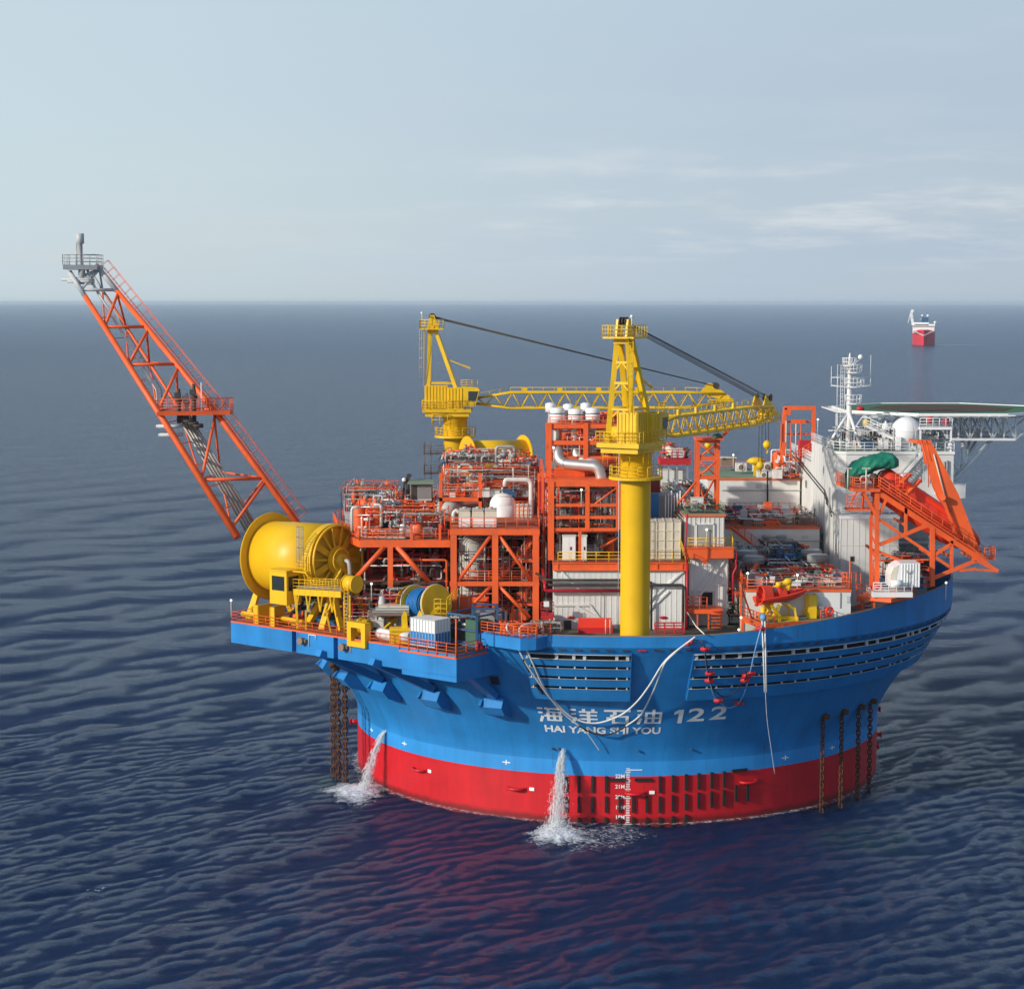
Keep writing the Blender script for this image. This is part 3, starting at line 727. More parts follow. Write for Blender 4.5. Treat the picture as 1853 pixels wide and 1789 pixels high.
# little grated brackets and pulleys on the face
for t_ in (12.3, 18.9):
    mb = MB(); pbox(mb, t_-0.5, t_+0.5, -0.35, 0, 20.1, 20.5); mb.cyl(PL(t_-0.1, -0.3, 20.3), PL(t_-0.1, -0.7, 20.3), 0.42, n=14)
    mb.build('rope_roller', 'brownb', pf)
    MB().tube([PL(t_+0.8, -0.06, 19.7), PL(t_+0.8, -0.06, 21.1), PL(t_+1.9, -0.06, 21.1), PL(t_+1.9, -0.06, 20.6)], 0.06, 5).build('bent_rail', 'pipew', pf)
# struts and boxes
for k, phi_ in enumerate((-24.0, -36.4, -49.2, -62, -74)):
    z0 = 13.9; c = HP(phi_, z0); a = rad(phi_-90); nn2 = V(cos(a), sin(a), 0); t2 = V(-sin(a), cos(a), 0)
    b0 = c-nn2*1.2
    mb = MB()
    # wedge box: a flat top, raked front, chamfered foot
    w_ = 1.2
    prof = [(0.0, 1.35), (1.6, 1.0), (2.2, 0.0), (1.3, -1.0), (-0.6, -1.6)]
    poly = [b0+nn2*(x+1.0)+V(0,0,z)-t2*w_/1.0 for x, z in prof]
    mb.prismv(poly, t2*2*w_)
    fb = mb.build('fairlead_box', 'hblue', hull)
    mb = MB(); mb.prismv([b0+nn2*(x+1.35)+V(0,0,z*0.55+0.2)-t2*(w_+0.35) for x, z in prof], t2*0.32); mb.build('box_flange', 'hblue', fb)
    r0 = Rz(z0)
    p_ = c+nn2*1.3+V(0,0,1.2)
    # run the strut up into the platform, a little way in from its front edge
    tt = (PA.x*-NI.x*-1+PA.y*NI.y+1.3)/(nn2.x*NI.x+nn2.y*NI.y) if False else ((PA.dot(NI)+1.6)/nn2.dot(NI))
    top = V(nn2.x*tt, nn2.y*tt, 19.4)
    if (top-PA).dot(E) > LAB-1.2: top = PL(LAB-1.3, 2.2, 19.4)
    if 0 < k < 3: top = G(*((0,0), (662,1205), (566,1189), (522,1181), (470,1174))[k], 18.9)+NI*(0.9 if k < 4 else 3)+V(0,0,.4)
    if k < 3: MB().bar(p_, top, 1.0, 0.8).build('strut', 'hblue', hull)
# small opening in the shell, its inside shade painted as a flat navy patch
P0 = HP(-23.4, 18.0, 0.02); a = rad(-23.4-90)
MB().obox(HP(-23.2, 17.2, 0.02), V(-sin(a), cos(a), 0)*0.55, V(cos(a), sin(a), 0)*0.02+V(0,0,0.01), V(cos(a)*0.35, sin(a)*0.35, 0.55)*1.1).build('opening_shade', 'navy', hull)
# small blue balcony right of the platform with orange grating rails
mb = MB(); q = [V(-16.9,-39.2,0), V(-12.6,-42.9,0), V(-10.9,-42.6,0), V(-9.3,-41.0,0)]
mb.prism([(p.x, p.y) for p in q]+[(-9.5,-40.5),(-15,-38)], 21.7, 23.0)
bal = mb.build('balcony', 'hblue', hull)
mb = MB(); qq = [p+V(0,0,23.0) for p in q]
mb.rail(qq, 1.3, 1.0, 0.055, mids=3); mb.build('balcony_rail', 'orange', bal)
# ================================================================ helpers for topside modules
def fb(mb, px0, py0, px1, py1, Y, L):
    a, b = W(px0, py0, Y), W(px1, py1, Y); return mb.box(a.x, b.x, Y, Y+L, b.z, a.z)
def part(t, name, mat, fn):
    mb = MB(); fn(mb); return mb.build(name, mat, t)
DECK = 21.9
PIPES = ['pipew', 'pipeg', 'pipeg', 'pipew', 'orange', 'crimson', 'pipew', 'steel']
def clutter(t, x0, x1, y0, y1, z0, z1, n, seed, mats=PIPES, rmin=0.06, rmax=0.17, vessels=4, kinds=('pipe','cabinet','valve','pump'), vmats=('orange','lgrey','orange','tank')):
    r = random.Random(seed); U = r.uniform
    def P(): return V(U(x0, x1), U(y0, y1), U(z0, z1))
    for i in range(n):
        p = P(); pts = [p.copy()]; ax = r.choice([0, 2, 2, 0, 1]); rd = U(rmin, rmax)
        for k in range(r.choice([2, 3, 4, 5])):
            q = pts[-1].copy(); lo, hi = ((x0, x1), (y0, y1), (z0, z1))[ax]
            q[ax] = U(lo, hi)
            if abs(q[ax]-pts[-1][ax]) > rd*4: pts.append(q)
            ax = r.choice([a for a in (0, 1, 2) if a != ax])
        if len(pts) < 2: continue
        mb = MB().pipe(pts, rd, 7)
        for a, b in zip(pts, pts[1:]):
            d = (b-a).normalized(); c = a.lerp(b, 0.5); mb.cyl(c-d*0.06, c+d*0.06, rd*1.7, n=8)
        mb.build('pipe', r.choice(mats), t)
    for i in range(vessels):
        c = V(U(x0+.5, x1-.5), U(y0+.5, y1-.5), z0); h = U(0.45, 0.95)*(z1-z0); R_ = U(0.3, 0.6)
        mb = MB().lathe([(0.01,h+R_*0.5),(R_*0.6,h+R_*0.35),(R_,h),(R_,0.25),(R_*1.25,0.22),(R_*1.25,0)], c, 14)
        mb.cyl(c+V(0,0,h), c+V(0,0,h+R_), R_*0.25, n=8); mb.torus(c+V(0,0,h*0.6), (0,0,1), R_*1.04, 0.05, 14, 5)
        mb.build('vessel', r.choice(vmats), t)
    for i in range(n//3):
        k = r.choice(kinds[1:]); c = V(U(x0+.4, x1-.4), U(y0+.4, y1-.4), z0)
        if k == 'cabinet':
            w_, d_, h_ = U(.3, .8), U(.25, .5), U(.6, 1.6)
            mb = MB().box(c.x-w_, c.x+w_, c.y-d_, c.y+d_, c.z+.1, c.z+h_); mb.box(c.x-w_-.06, c.x+w_+.06, c.y-d_-.06, c.y+d_+.06, c.z+h_, c.z+h_+.06); mb.box(c.x-w_*.8, c.x-w_*.1, c.y-d_-.03, c.y-d_, c.z+.2, c.z+h_-.12)
            mb.build('cabinet', r.choice(['white', 'lgrey', 'grey', 'bluepart', 'orange']), t)
        elif k == 'valve':
            c.z = U(z0, z1); R_ = U(.16, .28)
            mb = MB().sphere(c, R_*.8, 8); mb.torus(c+V(0,-.1,R_*2.2), (0,0,1), R_*1.1, .035, 12, 4); mb.cyl(c, c+V(0,0,R_*2.2), .05, n=6); mb.cyl(c-V(R_*1.3,0,0), c+V(R_*1.3,0,0), R_*.5, n=8)
            mb.build('valve', r.choice(['red_eq', 'lgrey', 'greenp', 'grey']), t)
        else:
            mb = MB().cyl(c+V(-.6,0,.45), c+V(.3,0,.45), .3, n=12).cyl(c+V(.3,0,.45), c+V(.6,0,.45), .2, n=10); mb.box(c.x-.7, c.x+.7, c.y-.35, c.y+.35, c.z, c.z+.18); mb.cyl(c+V(.55,0,.4), c+V(.55,0,1.1), .12, n=8)
            mb.build('pump', r.choice(['greenp', 'bluepart', 'grey', 'lgrey', 'orange']), t)
# ================================================================ flare boom
FB0 = [W(430, 972, -9), W(538, 962, -5)]   # feet: near chord, right chord
FT0 = [W(127, 500, 7), W(176, 482, 9)]
fl = thing('flare_boom', 'tall leaning orange lattice flare boom with grey tip, left of everything else on the vessel', 'flare boom', FB0[0])
A0, A1 = W(430, 972, -9), W(126, 492, 6)        # near (left) chord
Bq = [W(541, 950, -6), W(392, 748, 0.5), W(174, 480, 8)]  # right chord
Amid = W(295, 755, -0.5)
A1_, B1_ = W(152, 532, 4.6), W(207, 524, 6.6)
C0, C1 = W(470, 965, 4), W(163, 490, 13)         # rear chord
Amid2 = A0.lerp(A1_, 0.515)
def seg(name, mat, pts, r, par=fl, n=12): return MB().tube(pts, r, n).build(name, mat, par)
kA = lambda t: A0.lerp(A1, t); 
def kB(t): return Bq[0].lerp(Bq[1], t/0.46) if t < 0.46 else Bq[1].lerp(Bq[2], (t-0.46)/0.54)
kC = lambda t: C0.lerp(C1, t)
seg('chord', 'orange', [kA(0), kA(0.905)], [0.48, 0.33]); seg('chord', 'orange', [kB(0), kB(0.46), kB(0.905)], [0.42, 0.40, 0.32]); seg('chord', 'orange', [kC(0), kC(0.905)], 0.2)
seg('chord', 'lgrey', [kA(0.905), kA(1)], 0.32); seg('chord', 'lgrey', [kB(0.905), kB(1)], 0.34); seg('chord', 'lgrey', [kC(0.905), kC(1)], 0.17)
def hb(ta, tb, mat='orange', r=0.2): 
    seg('brace', mat, [kA(ta), kB(tb)], r, n=8)
# match the horizontal rungs to equal height
def tz(fn, z):
    lo, hi = 0, 1
    for _ in range(30):
        md = (lo+hi)/2
        if fn(md).z < z: lo = md
        else: hi = md
    return lo
levels = [861, 742, 660, 592, 524]
lv = [W(300, y, 0).z for y in levels]
prevA = 0.0
nodesA = [tz(kA, z) for z in lv]; nodesB = [tz(kB, z) for z in lv]
for i, (a, b) in enumerate(zip(nodesA, nodesB)):
    mat = 'lgrey' if i == 4 else 'orange'
    if i != 1: hb(a, b, mat, 0.21)
    c = tz(kC, lv[i]); seg('brace', mat, [kA(a), kC(c)], 0.15, n=8); seg('brace', mat, [kB(b), kC(c)], 0.15, n=8)
    # V diagonals going down from the right node
    la = nodesA[i-1] if i else 0.035; lc = tz(kC, lv[i-1]) if i else 0.1
    seg('brace', 'orange', [kB(b)-(kB(b)-kB(max(0, b-.01))), kA(la)], 0.2, n=8); seg('brace', 'orange', [kB(b), kC(lc)], 0.15, n=8)
    seg('brace', 'orange', [kC(c), kA(la)], 0.12, n=8)
seg('brace', 'lgrey', [kB(0.985), kA(nodesA[4])], 0.17, n=8); seg('brace', 'lgrey', [kB(0.985), kC(tz(kC, lv[4]))], 0.13, n=8); seg('brace', 'lgrey', [kA(0.97), kB(0.985)], 0.2, n=8); seg('brace', 'lgrey', [kC(0.99), kA(tz(kA, lv[4]))], 0.12, n=8)
# walkway ladder and rails along the right chord
mb = MB(); out = V(0.75, 0, 0.62)
for k in (0.55, 1.6): mb.tube([kB(t)+out.normalized()*k+V(0,-.3,0) for t in (0.02, 0.46, 0.99)], 0.035, 5); mb.tube([kB(t)+out.normalized()*k+V(0,.7,0) for t in (0.02, 0.46, 0.99)], 0.035, 5)
for i in range(75):
    t = 0.02+0.97*i/74; c = kB(t)+out.normalized()*0.5
    mb.tube([c+V(0,-.35,0), c+V(0,.75,0)], 0.035, 4)
    if i % 2 == 0: mb.tube([c+V(0,-.3,0), c+out.normalized()*1.15+V(0,-.3,0)], 0.025, 4)
    if i % 2 == 0: mb.tube([c+V(0,.7,0), c+out.normalized()*1.15+V(0,.7,0)], 0.025, 4)
mb.build('ladder_walkway', 'orange', fl)
# pipes in the lattice
mid = kA(nodesA[1]).lerp(kB(nodesB[1]), 0.35)+V(0,1.2,-0.5); bot = W(452, 965, 0)
for k in range(5):
    o = V(0.33*k-0.3, 0.1*k, 0.12*k)
    seg('flare_pipe', 'pipeg', [mid+o*0.9, bot+o*1.1], 0.17 if k < 4 else 0.1, n=8)
up0 = kA(nodesA[1]).lerp(kB(nodesB[1]), 0.02)+V(-0.2,1.0,0.2); top = kA(0.985).lerp(kB(0.985), 0.55)
ub = W(284, 705, 1.5)
MB().pipe([up0, ub, kA(.93).lerp(kB(.93), .42)+V(0,.6,0), top+V(0,0,.4)], 0.19, 8).build('flare_pipe', 'pipew', fl)
MB().pipe([up0+V(.5,.2,0), ub+V(.55,.2,0), kA(.93).lerp(kB(.93), .6)+V(0,.6,0)], 0.1, 6).build('flare_pipe', 'pipeg', fl)
for t in [0.1+0.08*i for i in range(10)]:
    c = kA(t)+(kC(tz(kC, kA(t).z))-kA(t))*0.45; MB().bar(kA(t), c+V(0.9,0,0.1), 0.12).build('pipe_bracket', 'orange', fl)
# mid landing
z = lv[1]; pa, pb = kA(nodesA[1]), kB(nodesB[1])
mb = MB().prism([(pa.x+0.1, pa.y-1.2), (pb.x+2.3, pb.y-1.4), (pb.x+2.3, pb.y+1.6), (pa.x+0.6, pa.y+4.2)], z-0.55, z-0.05); lp = mb.build('landing', 'orange', fl)
mb = MB().rail([V(pa.x+.4, pa.y-1.1, z), V(pb.x+2.3, pb.y-1.3, z), V(pb.x+2.3, pb.y+1.6, z), V(pa.x+.8, pa.y+4.2, z)], 1.5, 1.0, 0.045, mids=3); mb.build('landing_rail', 'orange', lp)
c = V(pa.x+2.6, pa.y+.6, z)
for k, (dx, h) in enumerate(((0, 2.6), (1.9, 3.2), (0.9, 2.0))):
    q = c+V(dx, 0.3*k, 0); mb = MB().cyl(q-V(0,0,1.6), q+V(0,0,h*.6), 0.27, n=10).cyl(q+V(0,0,h*.45), q+V(0,0,h*.6), .45, n=10).box(q.x-.5, q.x+.25, q.y-.3, q.y+.3, q.z+h*.62, q.z+h*.62+.7).cyl(q+V(0,0,h*.6), q+V(0,0,h+.2), .22, n=8)
    mb.build('shutoff_valve', 'dark' if k < 2 else 'pipeg', fl)
seg('antenna', 'clean', [c+V(2.9,0,0), c+V(2.9,0,3.6)], 0.07, n=6)
for k in (0, 1): MB().pipe([V(pa.x+.1+.3*k, pa.y-.8, z-1.9-1.1*k), V(pa.x+2.6, pa.y-.8, z-1.9-1.1*k), V(pa.x+2.9, pa.y+.8, z-1.9-1.1*k)], 0.24, 8).sphere((pa.x+.1+.3*k, pa.y-.8, z-1.9-1.1*k), .25, 8).build('header_pipe', 'lgrey', fl)
for k in range(4): q = c+V(.6*k, -.2, -1.0-.3*k); MB().cyl(q, q+V(1.3,0,0), .28, n=8).cyl(q+V(.5,0,-.5), q+V(.5,0,.4), .2, n=8).build('valve_body', 'dark', fl)
# tip platform
z = kA(1).z+0.4; tl = kA(1)+V(-.6,-1.2,0); 
mb = MB().prism([(tl.x, tl.y), (kB(1).x+.4, kB(1).y-1.5), (kB(1).x+.4, kB(1).y+2.5), (tl.x, tl.y+3.6)], z-.1, z+.5); tp = mb.build('tip_platform', 'lgrey', fl)
mb = MB().rail([V(tl.x, tl.y, z+.5), V(kB(1).x+.4, kB(1).y-1.5, z+.5), V(kB(1).x+.4, kB(1).y+2.5, z+.5), V(tl.x, tl.y+3.6, z+.5)], 1.35, 0.9, 0.045, closed=True); mb.build('tip_rail', 'lgrey', tp)
q = V(kA(1).x+1.35, kA(1).y+.5, z)
mb = MB().lathe([(.25,0),(.25,1.9),(.3,2.0),(.3,3.2),(.52,3.3),(.52,4.55),(.4,4.6),(.01,4.5)], q, 16); mb.build('flare_tip', 'lgrey', fl)
seg('pilot_pipe', 'pipeg', [q+V(-.45,-.2,0), q+V(-.45,-.2,3.3)], .08, n=6)
for k in range(2): MB().pipe([q+V(-2.4+.8*k,-.8,-1.4-.25*k), q+V(1.4,-.8,-1.4-.25*k), q+V(1.5,.6,-1.4-.25*k)], .2, 8).build('tip_manifold', 'lgrey', fl)
MB().cyl(q+V(.2,-.3,-2), q+V(.2,-.3,.2), .45, n=10).box(q.x+.6, q.x+1.5, q.y-.8, q.y, q.z-2.1, q.z-1.0).build('tip_valve', 'grey', fl)
# ================================================================ big yellow hose reel on the side platform
rc0 = PL(0.4, 6.6, 28.5); rc1 = PL(11.6, 6.6, 28.9); ax = (rc1-rc0).normalized()
reel = thing('hose_reel', 'huge yellow hose drum with spoked wheel end on the side platform', 'hose reel', PL(6, 6.6, 21.3))
def ring_pt(c, ang, R): # plane perpendicular to the axis
    u = V(0,0,1); v = ax.cross(u).normalized(); u = v.cross(ax).normalized(); return c+v*(R*cos(ang))+u*(R*sin(ang))
mb = MB().cyl(rc0, rc0+ax*9.6, 4.25, n=72, caps=True); mb.build('drum', 'yellow', reel)
mb = MB().disc(rc0, ax, 5.25, 0.10, 72); mb.torus(rc0-ax*0.05, ax, 5.25, 0.07, 72, 6)
for i in range(24): p = ring_pt(rc0+ax*0.07, 2*pi*i/24, 5.0); mb.sphere(p, .06, 6)
mb.build('flange', 'yellow', reel)
MB().torus(rc0-ax*0.14, ax, 5.2, 0.07, 72, 6).build('flange_seal', 'black', reel)
wc_ = rc0+ax*10.6
mb = MB(); 
for s_ in (-.45, .45): mb.torus(wc_+ax*s_, ax, 4.1, 0.17, 64, 6)
mb.disc(wc_-ax*.5, ax, 4.3, 1.1, 64, hole=3.95)
for i in range(14):
    a = 2*pi*i/14+0.1; p0, p1 = ring_pt(wc_+ax*.25, a, 1.0), ring_pt(wc_+ax*.1, a, 3.95); mb.bar(p0, p1, 0.16, 0.75 if i % 2 else 0.28)
mb.disc(wc_-ax*.35, ax, 3.9, .06, 40)
mb.build('spoked_wheel', 'yellow', reel)
MB().cyl(wc_-ax*.4, wc_+ax*1.5, .95, .75, 20).disc(wc_+ax*.5, ax, 1.7, .3, 24).torus(wc_+ax*1.0, ax, 1.35, .12, 24, 6).build('hub', 'yellow', reel)
MB().torus(wc_+ax*.2, ax, 4.75, .09, 60, 6, a0=-.2, a1=2.4).torus(wc_-ax*.7, ax, 4.75, .07, 60, 6, a0=-.2, a1=2.4).build('guard_hoop', 'yellow', reel)
mb = MB().torus(rc0+ax*8.7, ax, 5.0, .06, 40, 5, a0=pi*.45, a1=pi*1.12, ); mb.build('hoop_rail', 'yellow', reel)
hb_ = wc_+ax*1.5; MB().pipe([hb_-ax*.3, hb_+ax*.7, hb_+ax*.9+V(0,0,-1.5), hb_+ax*.4+V(0,0,-6.9)], .27, 10, br=.9).build('swivel_pipe', 'pipeg', reel)
# support legs
def leg(p, q, w_=.75, h_=.55): MB().bar(p, q, w_, h_).build('leg', 'yellow', reel)
for (t0, ss) in ((-0.1, (3.0, 10.2)), (11.9, (2.4, 10.4))):
    top_ = PL(t0, 6.6, 28.6)
    for s_ in ss: leg(top_+V(0,0,-.2), PL(t0+(0.9 if t0 > 5 else 0), s_, 21.3))
leg(PL(9.7, 6.6, 25.2), PL(9.7, 3.0, 21.3)); leg(PL(13.4, 3.6, 26.0), PL(15.2, 3.2, 21.3), .6, .45); leg(PL(0.3, 4.6, 25.4), PL(.2, 3.2, 21.3), .5, .4); leg(PL(8.2, 9.5, 25.2), PL(8.5, 10.2, 21.3), .6, .5)
leg(PL(3.2, 8.5, 24.6), PL(4.4, 10.5, 21.3), .6, .5)
# front gangway with truss
g0, g1 = PL(9.6, 1.7, 25.9), PL(17.3, 1.7, 26.3)
mb = MB().bar(g0, g1, 1.5, .12); mb.bar(g0-NI*.7+V(0,0,-.3), g1-NI*.7+V(0,0,-.3), .16, .7)
for i in range(8):
    a = g0.lerp(g1, i/8)-NI*.7; b = g0.lerp(g1, (i+1)/8)-NI*.7; c_ = g0.lerp(g1, (i+.5)/8)-NI*.7+V(0,0,-2.4)
    if i % 2 == 0: mb.bar(a, c_, .16); mb.bar(c_, b, .16)
mb.bar(PL(11.4,1.2,23.6), PL(11.4,1.2,21.3), .2); mb.bar(PL(14.6,1.2,24.0), PL(15.0,1.6,21.3), .2); mb.bar(PL(9.9,1.1,25.6), PL(10.1,1.1,21.3), .26)
gw = mb.build('gangway', 'yellow', reel)
MB().rail([g0-NI*.75, g1-NI*.75], 1.2, 1.0, .045).rail([g0+NI*.75, g1+NI*.75], 1.2, 1.0, .045).build('gangway_rail', 'yellow', gw)
MB().bar(g0-NI*.2+V(0,0,.25), g1-NI*.2+V(0,0,.25), .3, .25).bar(g0+NI*.3+V(0,0,.3), g1+NI*.3+V(0,0,.3), .2, .2).build('hose_tray', 'grey', gw)
# operator cabin
c0 = PL(7.4, 1.1, 25.9)
cb_ = MB(); a0_, b0_, z0_, z1_ = 6.6, 9.4, 24.1, 28.0
pbox(cb_, a0_, b0_, .1, 2.5, z0_, z0_+1.6); pbox(cb_, a0_, b0_, .1, 2.5, z1_-.6, z1_)
for (ta, sa) in ((a0_, .1), (b0_-.35, .1), (a0_, 2.2), (b0_-.35, 2.2)): pbox(cb_, ta, ta+.35, sa, sa+.3, z0_+1.6, z1_-.6)
pbox(cb_, a0_+.35, b0_-.35, 2.3, 2.5, z0_+1.6, z1_-.6); pbox(cb_, a0_-.15, b0_+.15, -.05, 2.65, z1_, z1_+.14)
cbo = cb_.build('operator_cabin', 'yellow', reel)
gl = MB(); pbox(gl, a0_+.35, b0_-.35, .2, .24, z0_+1.6, z1_-.6); pbox(gl, b0_-.2, b0_-.16, .4, 2.2, z0_+1.6, z1_-.6); gl.build('window', 'glass', cbo)
MB().ladder(PL(10.0, 1.9, 28.3), PL(10.0, 1.9, 33.2), E, .7, .05, .35, cage=True, out=-NI).build('ladder', 'grey', reel)
mb = MB().rail([PL(10.2,.9,28.1), PL(11.8,.9,28.1)], 1.2, .8, .04); mb.bar(PL(10,.9,28.1), PL(12.2,.9,28.1), .8, .12); mb.build('step_platform', 'yellow', reel)
mb = MB().cyl(g1+V(0,0,.9)+NI*.3, g1+V(0,0,.9)+NI*.3+E*1.5, .95, n=16)
for k in (-1, 1): mb.disc(g1+V(0,0,.9)+NI*.3+E*(.75+.75*k), E, 1.05, .1, 18)
mb.build('drive_motor', 'yellow', reel)
mb = MB().tube([PL(17.6,1.2,21.3), PL(17.6,1.2,26)], .09, 6).tube([PL(18.5,1.2,21.3), PL(18.5,1.2,26)], .09, 6); mb.ladder(PL(18.0,1.1,21.3), PL(18.0,1.1,27), E, .6, .05, .4); mb.build('access_ladder', 'yellow', reel)
# base skid
mb = MB(); pbox(mb, 0, 4.8, 2.4, 3.0, 21.35, 22.0); pbox(mb, 6.4, 10.6, 2.4, 3.0, 21.35, 21.9); pbox(mb, 0, 9.6, 3.8, 4.1, 21.35, 21.8); pbox(mb, 0, 13, 9.8, 10.6, 21.35, 21.9)
mb.build('skid_beam', 'yellow', reel)
# pair of channel shaped end stops in front
for k, t0 in enumerate((4.3, 6.4)):
    s_ = thing('guide_plate', ('yellow upright guide plate facing right, left one of the pair before the big reel', 'yellow upright guide plate facing left, right one of the pair before the big reel')[k], 'guide plate', PL(t0, .8, 21.35))
    mb = MB(); pbox(mb, t0-.08, t0+.08, .3, 2.6, 21.35, 23.6); d_ = -1 if k == 0 else 1
    pbox(mb, min(t0, t0+d_*.7), max(t0, t0+d_*.7), .3, .42, 21.35, 23.6); mb.build('plate', 'yellow', s_)
    mb = MB(); mb.tube([PL(t0, 1.4, 22.2), PL(t0+d_*(3.8 if k == 0 else 4.4), 1.4, 22.1)], .3, 12); mb.build('tie_tube', 'cyellow', s_)
# deck gear under the reel
dk = thing('deck_skid', 'low grey machinery skid with dark hoses under the big yellow drum', 'machinery skid', PL(6, 12, 21.3))
clutter(dk, -40, -30, -22, -12, 21.5, 23.0, 26, 5, mats=['dark', 'grey', 'green', 'pipeg'], vessels=0, rmin=.08, rmax=.3)
# ================================================================ far yellow reel behind the pipework
r2 = thing('hose_reel', 'second yellow hose drum seen over the pipework beside the far crane post', 'hose reel', W(895, 815, 24))
a_, b_ = W(846, 826, 22), W(947, 823, 26); d_ = (b_-a_).normalized()
MB().cyl(a_, b_, 2.2, n=36).build('drum', 'yellow', r2); MB().disc(b_, d_, 2.85, .12, 36).build('flange', 'yellow', r2); MB().disc(a_, d_, 2.85, .12, 36).build('flange', 'yellow', r2)
for q in (a_, b_):
    for sx in (-1.6, 1.6): MB().bar(q, V(q.x, q.y+sx, 27), .4).build('leg', 'yellow', r2)
# ================================================================ blue cable reel
cr = thing('cable_reel', 'yellow reel wound with bright blue cable in front of the orange frame', 'cable reel', PL(22.5, 6, 21.3))
q0 = W(752, 1092, -29.0); q1 = W(790, 1092, -32.0); d_ = (q1-q0).normalized()
rr_ = 2.15
mb = MB().disc(q0, d_, rr_, .12, 40); mb.disc(q0-d_*.9, d_, rr_, .1, 40)
for i in range(18):
    pass
cr_f = mb.build('reel_flange', 'cyellow', cr); MB().disc(q1, d_, rr_, .14, 40).build('reel_flange', 'cyellow', cr)
MB().torus(q1-d_*.1, d_, rr_, .09, 40, 6).torus(q0, d_, rr_, .08, 40, 6).build('flange_rim', 'cream', cr)
mb = MB(); L_ = (q1-q0).length
for i in range(24):
    rr0 = 1.62+.05*((i*7) % 3); mb.torus(q0+d_*(L_*(.12+.5*i/24)), d_, rr0, .075, 32, 6)
mb.cyl(q0, q0+d_*L_*.65, 1.55, n=30); mb.build('cable', 'bluebright', cr)
MB().cyl(q0+d_*L_*.62, q1, 1.45, n=30).build('core', 'dark', cr); MB().cyl(q0-d_*.9, q0, 1.3, n=24).build('core', 'brownb', cr)
for s_, nm in ((-1.2, 0), (.6, 1)):
    for dd in (-1.4, 1.4):
        c_ = (q0 if s_ < 0 else q1)
        MB().bar(c_+d_*(s_)+V(0,0,-.4), PL(21.0+(3.2 if s_ > 0 else 0), 4.2+dd, 21.3), .35).build('stand_leg', 'cyellow', cr)
p_ = W(752, 1137, -36); 
mb = MB().box(p_.x-2.9, p_.x+1.2, -36.6, -35.4, p_.z-.2, p_.z+.15)
for dx in (-1.55, .15): mb.prismv([V(p_.x+dx, -36.3, p_.z), V(p_.x+dx+.7, -36.3, p_.z), V(p_.x+dx+.6, -36.3, p_.z+1.8), V(p_.x+dx+.3, -36.3, p_.z+2.1), V(p_.x+dx, -36.3, p_.z+1.4)], V(0,.35,0))
mb.box(p_.x-2.9, p_.x+1.2, -36.4, -35.6, 21.3, p_.z-.2)
mb.build('cradle', 'cyellow', cr)
mb = MB(); s0 = W(786, 1110, -35)
for k in range(4): mb.box(s0.x, s0.x+1.4, -35.3, -34.4, s0.z-.5+.55*k-.05, s0.z-.5+.55*k)
mb.rail([V(s0.x, -35.3, s0.z-.9), V(s0.x+1.4, -35.3, s0.z-.9)], 2.6, .7, .04, mids=4); mb.rail([V(s0.x+1.4,-35,s0.z+.5), V(s0.x+2.6,-34.4,s0.z+1.7)], 1.2, .7, .04)
mb.bar(V(s0.x+.3,-35,s0.z-.9), V(s0.x-.4,-35.2,21.3), .25); mb.bar(V(s0.x+1.6,-35,s0.z+.2), V(s0.x+.4,-35.2,21.4), .2); mb.build('step_stand', 'cyellow', cr)
# ================================================================ yellow square guide frame at the edge
gf = thing('square_fender', 'bright yellow square frame with an open middle on the platform edge', 'fender frame', PL(20.9, -.2, 20.5))
mb = MB(); t0, t1, zb, zt = 19.55, 22.35, 20.55, 23.35
pbox(mb, t0, t0+.62, -.45, .5, zb, zt); pbox(mb, t1-.62, t1, -.45, .5, zb, zt); pbox(mb, t0+.62, t1-.62, -.45, .5, zb, zb+.62); pbox(mb, t0+.62, t1-.62, -.45, .5, zt-.62, zt)
mb.build('frame', 'yellow', gf)
mb = MB(); pbox(mb, t0+.62, t1-.62, .42, .46, zb+.62, zb+1.0); mb.build('back_plate', 'dark', gf)
# white pipe rolls / spools on the platform
sp_ = thing('pipe_spool', 'white sheeted bundle lying between the yellow frame and the white tank', 'pipe bundle', PL(24.5, 1.3, 21.4))
mb = MB().pipe([PL(22.6, 1.5, 22.1), PL(24.8, 1.4, 22.0), PL(27.3, 1.7, 22.1)], .62, 14); mb.build('bundle', 'clean', sp_)
sp2 = thing('hose_coil', 'pale yellow coil of hose beside the square yellow frame', 'hose coil', PL(18.6, 2.4, 21.4))
mb = MB()
for k in range(4): mb.torus(PL(18.5+.35*k, 3.0, 22.2), E, .9-.05*k, .16, 24, 8)
mb.build('coil', 'cyellow', sp2)
pl2 = thing('timber_stack', 'flat grey plates and timber stacked behind the yellow square frame', 'timber stack', W(700, 1100, -31))
for k in range(4):
    q = W(668+6*k, 1108-4*k, -31); MB().box(q.x, q.x+4.6-.4*k, -32+k*.3, -29, q.z-.2, q.z).build('plank_layer', ('brownb', 'grey', 'tank', 'cream')[k], pl2)
